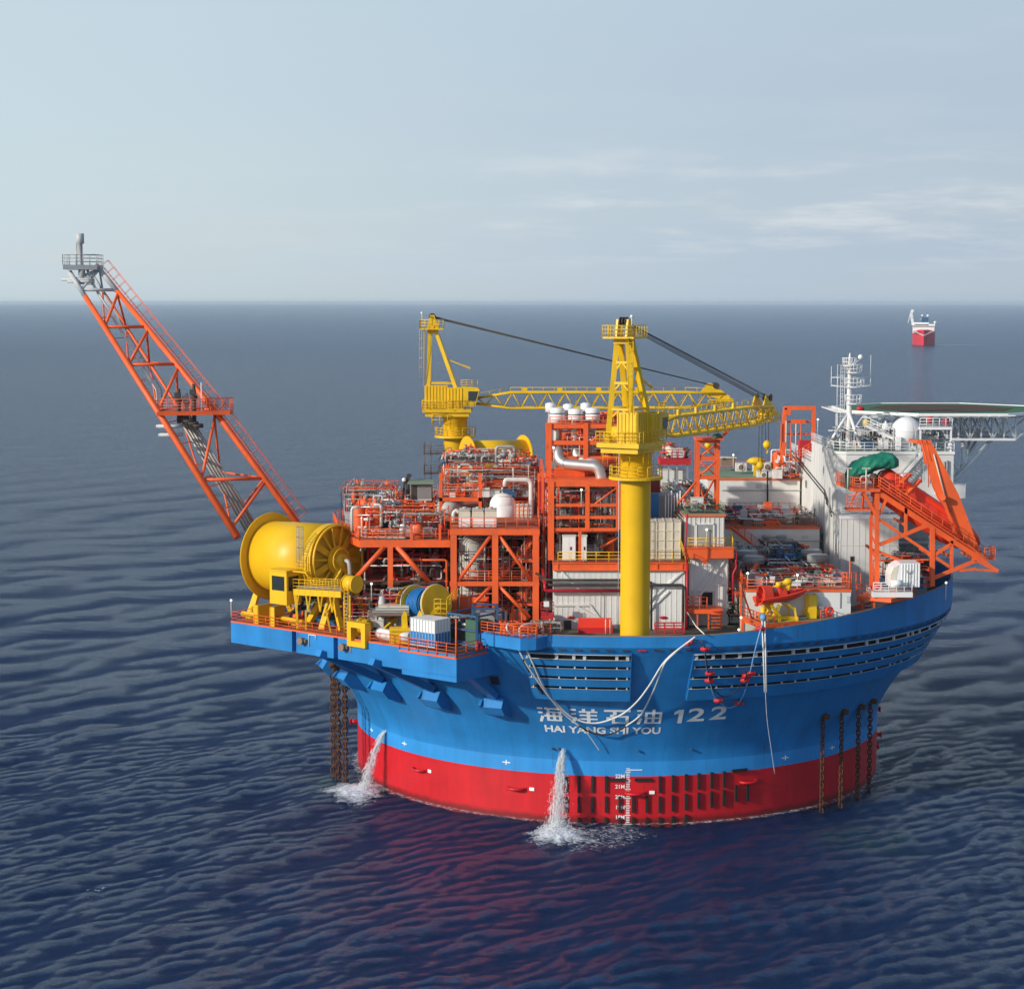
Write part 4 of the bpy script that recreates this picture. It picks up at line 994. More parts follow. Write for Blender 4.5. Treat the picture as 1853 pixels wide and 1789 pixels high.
# ================================================================ tote tank and blue frame skid at the platform corner
tk = thing('tote_tank', 'white plastic tote tank half full of blue liquid, at the platform corner', 'tote tank', PL(29, 1.5, 21.4))
def corner_box(mb, t0, t1, s0, s1, z0, z1): return pbox(mb, t0, t1, s0, s1, z0, z1)
mb = MB(); corner_box(mb, 28.0, 31.6, .9, 3.4, 23.0, 24.5); mb.build('tank_top', 'clean', tk)
mb = MB(); corner_box(mb, 28.0, 31.6, .9, 3.4, 21.5, 23.0); mb.build('tank_bottom', 'bluebright', tk)
mb = MB()
for i in range(9): pbox(mb, 28.0+.45*i-.02, 28.0+.45*i+.03, .84, .9, 21.4, 24.5)
for s_ in (.86, 3.44):
    for z_ in (21.5, 24.45): mb.bar(PL(28, s_, z_), PL(31.6, s_, z_), .1)
for i in range(6): pbox(mb, 31.6, 31.66, .9+.5*i-.03, .9+.5*i+.03, 21.4, 24.5)
mb.build('cage', 'lgrey', tk)
sk = thing('basket_skid', 'dark blue open steel basket skid packed with machinery at the platform corner', 'skid', PL(32, 5, 21.4))
mb = MB(); O_ = PL(30.6, 4.2, 21.4); 
def sp3(t, s, z): return PL(30.6+t, 4.2+s, 21.5+z)
for a in (0, 4.2):
    for b in (0, 4.6):
        mb.bar(sp3(a, b, 0), sp3(a, b, 3.3), .28)
for z_ in (0, 1.7, 3.3):
    for b in (0, 4.6): mb.bar(sp3(0, b, z_), sp3(4.2, b, z_), .2)
    for a in (0, 4.2): mb.bar(sp3(a, 0, z_), sp3(a, 4.6, z_), .2)
mb.build('skid_frame', 'bluepart', sk)
pbox(MB(), 31.0, 34.4, 4.6, 8.4, 21.5, 23.4).build('machine_box', 'dark', sk)
pbox(MB(), 33.0, 34.6, 4.4, 6.4, 21.5, 24.3).build('machine_box', 'greenp', sk)
clutter(sk, O_.x, O_.x+4.6, O_.y-.6, O_.y+4.2, 21.6, 24.4, 22, 9, mats=['greenp', 'bluepart', 'dark', 'pipew', 'green'], vessels=3, vmats=('bluepart', 'greenp', 'dark'))
s2 = thing('basket_skid', 'taller dark blue framed skid with tilted lifting frame near the orange stairs', 'skid', PL(36, 5, 21.4))
c0 = W(872, 1170, -37.5); mb = MB()
for a in (-1.0, 1.7):
    for b in (0, 3.2): mb.bar(V(c0.x+a, c0.y+b, 21.4), V(c0.x+a, c0.y+b, 25.5), .28)
for z_ in (21.5, 23.6, 25.4):
    for b in (0, 3.2): mb.bar(V(c0.x-1, c0.y+b, z_), V(c0.x+1.7, c0.y+b, z_), .2)
    for a in (-1, 1.7): mb.bar(V(c0.x+a, c0.y, z_), V(c0.x+a, c0.y+3.2, z_), .2)
mb.build('skid_frame', 'bluepart', s2)
MB().box(c0.x-.7, c0.x+1.4, c0.y+.3, c0.y+2.9, 21.7, 24.9).build('machine_box', 'grey', s2)
f0 = W(858, 1116, -34.5); mb = MB()
mb.bar(f0+V(0,0,.6), f0+V(.9,0,-3.2), .2); mb.bar(f0+V(0,0,.5), f0+V(1.5,0,1.0), .26); mb.bar(f0+V(1.5,0,1.1), f0+V(2.0,0,-2.6), .2); mb.build('lifting_frame', 'bluepart', s2)
# lifebuoy
lb = thing('lifebuoy', 'red lifebuoy hanging on the platform corner rail', 'lifebuoy', PL(LAB+.2, 3.4, 21.6)); MB().torus(PL(LAB+.25, 3.6, 21.7), V(.78,-.63,0), .42, .13, 20, 8).build('ring', 'red_eq', lb)
# ================================================================ process deck behind the reels
def cols(t, pts, z0, z1, w_=.55, mat='orange'):
    for x, y in pts: MB().box(x-w_/2, x+w_/2, y-w_/2, y+w_/2, z0, z1).build('column', mat, t)
def xbar(t, a, b, w_=.3, mat='orange', name='brace'): return MB().bar(a, b, w_).build(name, mat, t)
def floor(t, poly, z, th=.55, mat='orange', top='orange_deck', name='deck'):
    o = MB().prism(poly, z-th, z).build(name, mat, t)
    cx0 = sum(p[0] for p in poly)/len(poly); cy0 = sum(p[1] for p in poly)/len(poly)
    MB().prism([(cx0+(x-cx0)*.985, cy0+(y-cy0)*.985) for x, y in poly], z+.003, z+.03).build('deck_plating', top, o); return o
pd = thing('process_module', 'wide orange pipe deck on braced legs behind the big yellow drum', 'process module', V(-27,-15,DECK))
zL = 31.55; polyL = [(-31.3,-25), (-20.7,-25), (-20.7,12), (-31,10), (-36,-6), (-34.6,-16)]
floor(pd, polyL, zL, .85)
floor(pd, [(-31,-23.5), (-21,-23.5), (-21,8), (-31,8)], 26.4, .3, 'dark')
cols(pd, [(-27.7,-24.7), (-33.2,-12), (-27.7,-12), (-21.3,-12), (-31,6), (-21.3,8)], DECK, zL-.85, .62)
MB().tube([V(-28.4,-24.8,zL-.8), V(-31.6,-24.8,27.2)], .3, 10).build('brace', 'orange', pd)
MB().tube([V(-26.9,-24.8,zL-.8), V(-23.2,-24.8,26.6)], .3, 10).build('brace', 'orange', pd)
MB().box(-34, -21, -9.4, -9.0, DECK, 30.6).build('shade_wall', 'dark', pd)  # dark wall added to stand for the shade under the deck
part(pd, 'guard_rail', 'orange', lambda m: m.rail([V(-31.2,-24.9,zL), V(-20.9,-24.9,zL)], 1.25, 1.5, .05).rail([V(-31.3,-25,zL), V(-34.6,-16,zL), V(-36,-6,zL), V(-31,10,zL)], 1.3, 1.5, .05))
for x in (-25.2, -21.9): xbar(pd, V(x,-24.9,zL), V(x,-24.9,zL+1.9), .28, name='post')
clutter(pd, -32.0, -27.5, -23, -12, zL, 35.6, 40, 21, vessels=7, vmats=('orange','orange','red_eq'))
clutter(pd, -28.5, -21.5, -24, -12, zL, 34.0, 34, 22, vessels=7, vmats=('orange','orange','lgrey'))
clutter(pd, -33.5, -21.5, -12, 6, zL, 34.6, 42, 23, vessels=7, mats=['orange','pipeg','orange','pipew','orange'], vmats=('orange','orange','lgrey'))
lp = thing('piping_module', 'maze of red, white and grey pipes in the shade under the orange pipe deck', 'pipework', V(-26,-20,DECK))
clutter(lp, -31.5, -21.0, -24, -10, 22.2, 30.3, 60, 31, vessels=7, mats=['crimson','pipeg','pipew','crimson','dark','orange','red_eq'], vmats=('red_eq','grey','orange'))
clutter(lp, -29.5, -20.5, -29.5, -25.6, 22.0, 26.4, 42, 32, vessels=3, mats=['crimson','crimson','pipew','pipeg','red_eq'], vmats=('red_eq','lgrey'))
for k, (a, b) in enumerate((((637,960),(650,918)), ((690,952),(676,913)))):
    x0 = W(a[0], a[1], -23); x1 = W(b[0], b[1], -23); z1_ = x1.z
    MB().pipe([x0, V(x0.x, -23, z1_), V(x1.x, -23, z1_)], .17, 8).build('tall_pipe', 'pipew', pd)
MB().pipe([W(676,930,-18), W(676,897,-18), W(692,897,-18), W(692,945,-18)], .1, 7).build('tall_pipe', 'pipew', pd)
for px, py0, py1, R_ in ((650,968,918,.75), (680,968,915,.7), (765,972,938,.8), (668,966,922,.55), (735,966,938,.4), (748,966,935,.4)):
    c = W(px, py0, -21); h = W(px, py1, -21).z-zL; c.z = zL
    mb = MB().lathe([(.01,h+R_*.5),(R_*.6,h+R_*.35),(R_,h),(R_,.5),(R_*1.3,.45),(R_*1.3,0)], c, 18); mb.cyl(c+V(0,0,h), c+V(0,0,h+.9), .16, n=8); mb.torus(c+V(0,0,h*.7), (0,0,1), R_*1.05, .06, 18, 5)
    mb.build('vessel', 'orange', pd)
q = W(718, 940, -22); MB().cyl(q+V(-.2,0,-.4), q+V(1.9,.8,-.4), .55, n=16).sphere(q+V(-.2,0,-.4), .55, 14).build('filter_drum', 'lgrey', pd)
q = W(727, 966, -23.5); MB().cyl(V(q.x,q.y,zL), V(q.x,q.y,zL+1.5), .28, n=14).sphere((q.x+.1,q.y,zL+1.5), .34, 12).build('filter_drum', 'clean', pd)
q = W(714, 958, -24.2); MB().box(q.x-2.2, q.x+1.3, -24.4, -22.6, zL+.1, zL+.3).build('drip_tray', 'tank', pd)
# small blue and grey containers
bc = thing('equipment_box', 'small blue open sided container standing among orange vessels', 'equipment container', W(705, 938, -14))
a, b = W(699, 911, -14), W(722, 938, -14)
MB().box(a.x, b.x, -14, -10.5, b.z, a.z).build('box', 'grey', bc); mb = MB()
for i in range(5): x = a.x+.5+(b.x-a.x-.6)*i/4; mb.box(x-.03, x+.03, -14.08, -14, b.z, a.z-.1)
for i in range(4): z = b.z+(a.z-b.z)*i/3.2; mb.box(a.x+.4, b.x, -14.1, -14.0, z, z+.06)
mb.box(a.x+.5, b.x-.1, -14.05, -14.01, b.z+.2, a.z-.2); mb.build('panel', 'bluepart', bc)
hut = thing('louvred_cabin', 'olive grey louvred cabin with overhanging flat roof', 'equipment cabin', W(760, 935, -6))
a, b = W(743, 875, -6), W(781, 906, -6)
MB().box(a.x, b.x, -6, -2, b.z, a.z).build('cabin', 'tank', hut); MB().box(a.x-.4, b.x+.3, -6.7, -1.5, a.z, a.z+.12).build('roof', 'green', hut)
mb = MB(); 
for i in range(11): x = a.x+.9+(b.x-a.x-1)*i/10; mb.box(x-.05, x+.05, -6.06, -6, b.z+.3, a.z-.1)
mb.build('louvre', 'grey', hut)
MB().box(a.x+.05, a.x+.85, -6.03, -5.99, b.z+.1, a.z-.2).build('door', 'dark', hut)
cols(hut, [(a.x+.2,-5.8), (b.x-.2,-5.8), (a.x+.2,-2.2), (b.x-.2,-2.2)], zL, b.z, .25, 'dark')
for k in range(3):
    q = W(724+7*k, 868-10*(k%2), -4); 
st = thing('radar_mast', 'dark stub mast with a white ball on the left of the grey cabin', 'mast', W(733, 905, -3))
q = W(738, 905, -3); MB().cyl(q, W(738,857,-3), .3, .16, 8).bar(W(732,875,-3), W(742,858,-3), .5).bar(W(729,905,-3), W(732,875,-3), .3).build('mast', 'dark', st); MB().sphere(W(731,868,-3.4), .28, 10).build('ball', 'clean', st)
# ================================================================ orange process tower
pt = thing('process_tower', 'two storey orange braced tower with stairs inside, left of the white building', 'process tower', V(-15.5,-20,DECK))
TX = (-20.25, -15.45, -10.75); zt, zm = 33.05, 26.95
cols(pt, [(x, -26.8) for x in TX]+[(x, -9) for x in TX], DECK, zt-.6, .72)
MB().box(-20.7, -10.3, -27.2, -26.4, zt-.65, zt).build('beam', 'orange', pt); MB().box(-20.7, -10.3, -27.1, -26.5, zm-.5, zm).build('beam', 'orange', pt)
for x in TX:
    MB().box(x-.3, x+.3, -26.4, -9, zt-.6, zt-.1).build('beam', 'orange', pt)
    MB().box(x-.25, x+.25, -26.4, -9, zm-.45, zm-.05).build('beam', 'orange', pt)
floor(pt, [(-20.6,-26.3), (-10.4,-26.3), (-10.4,-8), (-20.6,-8)], zt+.02, .2)
part(pt, 'grating', 'dark', lambda m: m.box(-20.4, -10.5, -25.5, -9, zm-.1, zm))
for (xa, xb, za, zb_) in ((TX[1]-.45,TX[0]+.55,zt-.7,zm+.1), (TX[1]+.45,TX[2]-.5,zt-.7,zm+.1), (TX[1]-.45,TX[0]+.7,zm-.5,DECK+.8), (TX[1]+.45,TX[2]-.7,zm-.5,DECK+.8)):
    MB().tube([V(xa,-26.8,za), V(xb,-26.8,zb_)], .21, 8).build('brace', 'orange', pt)
for (ya, yb) in ((-26.5,-18), (-9.3,-18)):
    for x in (TX[0], TX[2]): MB().tube([V(x,ya,zm), V(x,yb,zt-.5)], .17, 8).build('brace', 'orange', pt)
for a_, b_ in ((V(TX[2]-.2,-20,zt-1.4), V(TX[1]+.5,-20,zm+.3)), (V(TX[1]+.2,-20,zm+.6), V(TX[2]-.4,-20,zt-3.8)), (V(TX[2]-.2,-20,zm-1.4), V(TX[1]+.5,-20,DECK+.3))): MB().bar(a_, b_, .26).build('brace', 'orange', pt)
part(pt, 'guard_rail', 'orange', lambda m: m.rail([V(-20.6,-9,zt), V(-20.6,-27.1,zt), V(-10.35,-27.1,zt), V(-10.35,-9,zt)], 1.3, 1.25, .05, mids=2).rail([V(-20.1,-26.9,zm), V(-10.9,-26.9,zm)], 1.25, 1.3, .045, mids=3))
for (xa, za, xb, zb_) in ((-15.0, 27.0, -12.9, 29.3), (-12.6, 29.5, -11.2, 31.5), (-15.0, 22.0, -13.0, 24.2), (-12.7, 24.4, -11.2, 26.6)):
    mb = MB()
    for y in (-25.6, -24.6):
        mb.bar(V(xa,y,za), V(xb,y,zb_), .1, .3); mb.tube([V(xa,y,za+1), V(xb,y,zb_+1)], .045, 5); mb.tube([V(xa,y,za+.5), V(xb,y,zb_+.5)], .035, 5)
    n_ = 9
    for i in range(n_): c = V(xa,-25.1,za).lerp(V(xb,-25.1,zb_), (i+.5)/n_); mb.box(c.x-.14, c.x+.14, -25.6, -24.6, c.z-.03, c.z+.03)
    mb.build('stair_flight', 'orange', pt)
for z in (29.4, 24.3):
    part(pt, 'stair_landing', 'orange', lambda m: m.box(-12.9, -11.0, -25.9, -23.8, z-.35, z).rail([V(-12.9,-25.9,z), V(-11.1,-25.9,z)], 1.2, .9, .045, mids=4))
MB().lathe([(.01,32.0),(.9,31.8),(1.6,31),(1.65,23),(1.9,22.9),(1.9,22)], (-18.1,-22.5,0), 28).torus((-18.1,-22.5,29), (0,0,1), 1.7, .08, 28, 5).torus((-18.1,-22.5,25.5), (0,0,1), 1.7, .08, 28, 5).build('column_vessel', 'tank', pt)
MB().cyl(V(-17.3,-24.2,29.4), V(-17.3,-24.6,29.4), .45, n=16).build('manway', 'lgrey', pt)
MB().lathe([(.01,28.4),(.7,28.3),(1.2,27.6),(1.2,22)], (-19.2,-18,0), 20).build('column_vessel', 'lgrey', pt)
MB().box(-20.2, -10.9, -9.3, -9.0, DECK, 32.2).build('shade_wall', 'dark', pt)  # dark backing painted for the shade inside the tower
clutter(pt, -20, -11, -23, -11, 22.2, 26.4, 26, 41, vessels=3, mats=['dark','crimson','pipeg','orange'], vmats=('grey','orange'))
clutter(pt, -16.5, -11, -22, -11, 27, 32.2, 18, 42, vessels=1, mats=['dark','pipeg','orange','pipew'])
MB().box(-19.6, -16.2, -26, -23.2, DECK, 25.0).build('base_skid', 'orange', pt)
# beige tanks on top
tanks = []
for k, px in enumerate((841, 865, 888)):
    lab = ('beige cube tank on the orange tower top, left one of three', 'beige cube tank on the orange tower top, middle one of three', 'beige cube tank on the orange tower top, right one of three')[k]
    c = W(px, 944, -24.6); c.z = zt+.1
    if k == 0:
        t = thing('cube_tank', lab, 'tank', c, 'beige cube tanks in a row on the tower')
        prof = [(-.62,0), (.62,0), (.68,.15), (.68,1.7), (.5,2.02), (-.55,2.05), (-.68,1.85), (-.68,.15)]
        MB().prismv([c+V(x, -1.1, z) for x, z in prof], V(0, 2.4, 0)).build('tank_body', 'cream', t)
        MB().box(c.x-.66, c.x+.66, c.y-1.16, c.y-1.12, c.z+.05, c.z+1.2).build('front_panel', 'clean', t)
        mb = MB()
        for z in (.4, 1.2, 1.95): mb.box(c.x-.7, c.x+.7, c.y-1.2, c.y+1.4, c.z+z, c.z+z+.05)
        mb.cyl(c+V(0,0,2.05), c+V(0,0,2.25), .25, n=12); mb.build('band', 'tank', t); tanks.append(t)
    else: dup(tanks[0], c, 0, lab)
gp = thing('instrument_cabinet', 'pale grey upright panel on the right of the orange tower top', 'control panel', W(945, 944, -24.5))
a, b = W(931, 911, -24.5), W(962, 941, -24.5)
MB().box(a.x, b.x, -24.5, -24.1, b.z, a.z).build('panel', 'lgrey', gp); mb = MB(); mb.rail([V(a.x,-24.6,b.z-.4), V(b.x,-24.6,b.z-.4)], 2.6, .5, .04, mids=4); mb.build('panel_frame', 'orange', gp)
MB().box(a.x+.2, b.x-.3, -24.56, -24.5, b.z+.4, b.z+1.5).box(a.x+.2, a.x+.8, -24.56, -24.5, b.z+1.6, a.z-.1).build('cover', 'cream', gp)
# upper process tier
up = thing('upper_process_module', 'high orange racks of pipes and white vessels rising behind the beige tanks', 'process module', V(-15,-5,33))
z1, z2 = 35.15, 38.3
cols(up, [(-22.2,-13), (-17.4,-13), (-10.2,-13), (-22.2,-3), (-17.4,-3), (-10.2,-3), (-22.2,7), (-10.2,7)], 32.9, z1+3.2, .4)
floor(up, [(-22.4,-13.2), (-17.2,-13.2), (-17.2,-2), (-22.4,-2)], z1+.2, .45); floor(up, [(-15.2,-11), (-10,-11), (-10,6), (-15.2,6)], z2-.6, .4); floor(up, [(-22.4,-2), (-17,-2), (-17,9), (-22.4,9)], z2, .4)
floor(up, [(-22.4,-13), (-10,-13), (-10,9), (-22.4,9)], 32.9, .4)
part(up, 'guard_rail', 'orange', lambda m: m.rail([V(-22.3,-13.1,z1+.2), V(-17.3,-13.1,z1+.2)], 1.3, 1.0, .05, mids=3).rail([V(-22.4,-13,z1+.2), V(-22.4,9,z2)], 1.3, 1.5, .05).rail([V(-15.1,-11,z2-.6), V(-10.1,-11,z2-.6)], 1.2, 1.0, .05, mids=3))
clutter(up, -22, -17.5, -12.5, -3, z1+.3, z1+2.4, 34, 51, vessels=3, mats=['orange','orange','pipeg','orange','pipew'], vmats=('orange',))
clutter(up, -22.5, -17, -2, 8, z2, z2+1.7, 34, 52, vessels=5, mats=['pipew','orange','pipeg','orange'], vmats=('orange','lgrey'))
clutter(up, -15, -10.3, -10, 5, z2-.5, z2+1.2, 40, 53, vessels=5, mats=['orange','pipeg','orange','pipew','pipeg'], vmats=('orange','red_eq'))
clutter(up, -17.2, -10.5, -12.5, -6, 33, 37, 30, 54, vessels=2, mats=['orange','pipeg','orange','pipew'])
clutter(up, -10, -8.4, -20, -6, 27, 38.0, 22, 55, vessels=2, mats=['orange','pipeg','crimson','pipew'])
c = W(812, 921, -12); MB().sphere(c, 1.5, 28).cyl(c, c+V(0,7,0), 1.5, n=28).build('horizontal_vessel', 'tank', up)
c = W(910, 913, -13); MB().sphere(c, 1.62, 28, sz=.9).torus(c+V(0,0,1.15), (0,0,1), 1.15, .06, 24, 5).cyl(c-V(0,0,3.5), c, 1.62, n=28).build('domed_vessel', 'clean', up)
def upipe(pts, r, mat, Y): MB().pipe([W(x, y, Y) for x, y in pts], r, 10).build('large_pipe', mat, up)
upipe([(881,925),(881,852),(898,850)], .42, 'pipew', -10); upipe([(898,850),(898,808),(931,808),(931,835)], .2, 'pipeg', -9); upipe([(909,850),(909,815),(924,815),(924,838)], .14, 'pipew', -9)
upipe([(872,848),(872,826),(897,824)], .15, 'pipeg', -9); upipe([(914,880),(914,868),(961,868),(961,920),(961,940)], .3, 'pipew', -14); upipe([(797,930),(797,885),(800,878)], .12, 'pipew', -12)
upipe([(858,945),(858,924),(864,922),(870,926),(870,946)], .13, 'pipeg', -24); upipe([(820,945),(820,928),(826,922),(830,928)], .2, 'pipew', -25)
upipe([(829,850),(833,841),(850,841),(856,848),(850,853),(832,855)], .16, 'pipew', -2); upipe([(895,850),(899,870),(897,890)], .25, 'grey', -10)
for px, py in ((905,826),(912,822),(928,825),(900,845),(907,858),(918,855)): q = W(px, py, -9); MB().sphere(q, .35, 10).cyl(q-V(.5,0,0), q+V(.5,0,0), .22, n=8).torus(q+V(0,0,.6), (0,0,1), .3, .05, 12, 4).build('valve', 'grey', up)
for px in (702, 797, 870, 967, 985): 
    q = W(px, 905, -6)
part(up, 'pipe_rack', 'orange', lambda m: [m.bar(V(-9.6,y,30+k*2.1), V(-8.2,y,30+k*2.1), .2) for y in (-22,-18,-14) for k in range(5)])
cols(up, [(-9.9,-22), (-8.0,-22), (-9.9,-12), (-8.0,-12)], DECK, 40.0, .28)
# ================================================================ turbine module with exhausts
tm = thing('turbine_module', 'tall open fronted orange turbine frame with silver ducts left of the yellow crane post', 'turbine module', V(-5,-25,29.6))
zd = 29.6
def XZ(px, py, Y): q = W(px, py, Y); return q.x, q.z
xa, _ = XZ(997, 900, -28); xm, _ = XZ(1063, 900, -28); xb, _ = XZ(1119, 900, -28)
zt1 = W(1000, 876, -28).z
cols(tm, [(xa,-27.8)], zd, zt1+.3, .7); cols(tm, [(xm,-27.8), (xb,-27.8)], W(1000,958,-28).z, zt1, .5); cols(tm, [(xm-.9,-29.7)], zd, W(1000,958,-29.7).z, .35)
cols(tm, [(xa,-16), (xm,-16), (xb,-16), (xa,-8), (xb,-8)], zd, W(1000,772,-16).z, .6)
for y_, nm in ((876,.55),(914,.35),(936,.35),(958,.35)):
    z = W(1000, y_, -28).z; MB().box(xa, xb, -28.0, -27.5, z-nm/2, z+nm/2).build('beam', 'orange', tm)
    MB().box(xa-.2, xa+.2, -27.5, -9, z-nm/2, z+nm/2).build('beam', 'orange', tm)
for y_ in (900, 914, 936, 958):
    z = W(1000, y_, -20).z; MB().box(xa, xb, -20.1, -19.9, z-.12, z+.12).build('beam', 'orange', tm)
for y_ in (771, 801, 829):
    z = W(1000, y_, -22).z; MB().box(xa-.1, xb+1, -22.1, -21.7, z-.25, z+.25).build('beam', 'orange', tm); MB().box(xa-.1, xb+1, -10.1, -9.7, z-.25, z+.25).build('beam', 'orange', tm)
    for x in (xa, xm, xb): MB().box(x-.15, x+.15, -21.7, -10, z-.2, z+.2).build('beam', 'orange', tm)
cols(tm, [(xa-.1,-22), (xm,-22)], zt1, W(1000,765,-22).z, .55); cols(tm, [(xb+.6,-22)], zt1, W(1000,790,-22).z, .45)
MB().tube([W(1064,803,-22), W(1090,783,-22)], .14, 6).build('brace', 'orange', tm); MB().tube([V(xb,-27.8,zt1-.3), V(xm+.2,-27.8,zt1-2.8)], .13, 6).build('brace', 'orange', tm); MB().tube([V(xb,-27.8,W(1,958,-28).z-1), V(xm+1.5,-27.8,zd+1.4)], .15, 6).build('brace', 'orange', tm)
mb = MB(); a, b = W(1003,846,-23), W(1058,874,-23)
mb.box(a.x, b.x, -23, -22.8, b.z, a.z)
for i in range(9): z = b.z+(a.z-b.z)*i/9; mb.box(a.x, b.x, -23.1, -23, z, z+.1)
mb.build('louvre_wall', 'orange', tm)
a = W(1060,846,-23); part(tm, 'roof_panel', 'orange', lambda m: m.box(xa, xb, -27.4, -10, zt1+.25, zt1+.4))
floor(tm, [(xa,-27.5), (xb,-27.5), (xb,-9), (xa,-9)], W(1,958,-28).z-.1, .3)
MB().box(xa+.3, xb, -10.6, -10.3, zt1+.5, 43).build('back_wall', 'orange', tm); MB().box(xa+.3, xb-.2, -18.6, -18.3, zd, zt1).build('back_wall', 'dark', tm)  # second wall is added, its dark paint stands for shade in the bays
MB().box(xa+.5, xm+1, -19.5, -12, W(1,940,-20).z, W(1,902,-20).z).build('turbine_enclosure', 'grey', tm)
MB().box(xa+.8, xm-1, -25.5, -22, W(1,958,-28).z+.1, W(1,945,-25).z).build('turbine_enclosure', 'brownb', tm)
Y_ = -24
MB().pipe([W(1010,800,-21), W(1010,838,-22.5), W(1082,844,-24), W(1088,862,-24), W(1088,884,-24)], .62, 18, br=1.6).build('exhaust_duct', 'steel', tm)
MB().pipe([W(1042,800,-20.5), W(1042,830,-21.5), W(1078,836,-22), W(1086,852,-22), W(1090,884,-22)], .58, 18, br=1.5).build('exhaust_duct', 'steel', tm)
q = W(1088, 884, -23.5); MB().lathe([(.6,0),(.95,-.5),(.95,-1.6),(.75,-2.2),(.75,-4.0),(1.0,-4.5),(1.0,-8.2)], q, 22).build('exhaust_silencer', 'steel', tm)
for k, px in enumerate((1008, 1041, 1072)):
    s = thing('exhaust_stack', ('leftmost silver exhaust stack with wide capped top', 'middle silver exhaust stack of the three beside the crane', 'right silver exhaust stack of the three, nearest the yellow crane')[k], 'exhaust stack', W(px, 815, -20.5), 'silver exhaust stacks')
    c = W(px, 815, -20.5); yt = (738, 740, 738)[k]; h = W(px, yt, -20.5).z-c.z; hc = W(px, (765, 762, 762)[k], -20.5).z-c.z
    MB().lathe([(.52,-.3),(.52,hc+.1)], c, 20).torus(c+V(0,0,hc*.45), (0,0,1), .53, .05, 20, 5).build('pipe', 'steel', s)
    MB().lathe([(.53,hc),(.88,hc+.02),(.88,h-.7),(.84,h-.68),(.86,h-.62),(.86,h-.05),(.3,h+.05),(.01,h+.05)], c, 28).build('cap', 'clean', s)
    MB().torus(c+V(0,0,h-.65), (0,0,1), .86, .06, 28, 5).build('cap_seam', 'dark', s)
    c2 = c+V(-.75 if k != 1 else -.8, 1.6, 0)
    MB().lathe([(.3,0),(.3,h-.6),(.62,h-.55),(.62,h+.4),(.3,h+.55),(.01,h+.55)], c2, 18).build('rear_pipe', 'clean', s)
clutter(tm, xa+.5, xb-.3, -26, -12, zd, zd+3.6, 22, 61, mats=['orange','pipeg','dark','crimson'], vessels=1)
clutter(tm, xm, xb+2, -20, -11, 39, 46, 34, 62, mats=['orange','orange','orange','pipeg'], vessels=1)
clutter(tm, xm+.5, xb, -26, -19, 32, 38, 22, 63, mats=['orange','steel','orange','dark'], vessels=1)
part(tm, 'guard_rail', 'orange', lambda m: m.rail([V(xa,-22,W(1,771,-22).z), V(xb+1,-22,W(1,771,-22).z)], 1.1, 1.2, .045).rail([V(xm,-22.3,W(1,846,-22).z), V(xb+1.6,-22.3,W(1,846,-22).z)], 1.1, 1.2, .045, mids=4))
part(tm, 'side_louvre', 'orange', lambda m: [m.box(xb-.2, xb+1.4, -24, -23.8, 33.2+k*.4, 33.35+k*.4) for k in range(12)])
for k, (p0, p1) in enumerate(((1018,1042), (1047,1062))):
    t = thing('electrical_cabinet', ('double door white cabinet under the turbine frame', 'narrow white cabinet right of the double door one')[k], 'cabinet', W(p0, 1014, -28.4))
    a, b = W(p0, 970, -28.4), W(p1, 1012, -28.4)
    MB().box(a.x, b.x, -28.4, -26.6, zd+.05, a.z).box(a.x-.06, b.x+.06, -28.5, -26.5, a.z, a.z+.08).build('body', 'white', t)
    mb = MB(); m_ = (a.x+b.x)/2
    mb.box(a.x+.05, m_-.02, -28.44, -28.4, zd+.15, a.z-.08).box(m_+.02, b.x-.05, -28.44, -28.4, zd+.15, a.z-.08); mb.build('door', 'clean', t)
    MB().box(m_+.1, m_+.3, -28.47, -28.44, zd+1.2, zd+1.6).build('vent', 'dark', t)
# ================================================================ white building under the turbine deck
wb = thing('machinery_building', 'long white ribbed machinery building right behind the yellow crane post', 'building', V(-1,-30,DECK))
x0, x1 = -8.75, 6.25
MB().box(x0, x1, -30, -12, DECK, 28.7).build('wall', 'white', wb)
mb = MB(); x = x0+.35
while x < x1: mb.box(x-.05, x+.05, -30.035, -30, DECK, 28.7); x += .62
mb.build('wall_rib', 'white', wb)
mb = MB(); mb.box(x0-.1, x1+.05, -30.3, -29.9, 28.7, 29.65); mb.box(x0-.15, x1+.1, -30.45, -29.9, 28.7, 28.82); mb.box(x0-.15, x1+.1, -30.45, -29.9, 29.5, 29.65)
for x in (x0+.4, -1.4, 3.0, x1-.4): mb.box(x-.12, x+.12, -30.4, -30.3, 28.82, 29.5)
mb.build('deck_beam', 'orange', wb)
MB().box(x0-.1, x1, -29.9, -9, 29.1, 29.6).build('upper_deck', 'orange_deck', wb)
part(wb, 'guard_rail', 'cyellow', lambda m: m.rail([V(x0+.5,-30.2,29.65), V(x1,-30.2,29.65), V(x1+.1,-29,29.65)], 1.15, 1.45, .045, mids=2))
mb = MB().bar(V(-7.9,-30.1,28.6), V(-5.6,-30.1,26.2), .2).bar(V(-6.2,-30.1,24.6), V(-1.6,-30.1,22.0), .25); mb.bar(V(x0,-30.1,24.7), V(-4.6,-30.1,24.7), .22); mb.bar(V(-4.6,-30.1,24.7), V(-2.8,-30.1,22.2), .2)
mb.bar(V(6.0,-30.1,28.6), V(2.0,-30.1,25.0), .2); mb.bar(V(4.4,-30.1,26.3), V(1.0,-30.1,23), .2); mb.build('stiffener', 'white', wb)
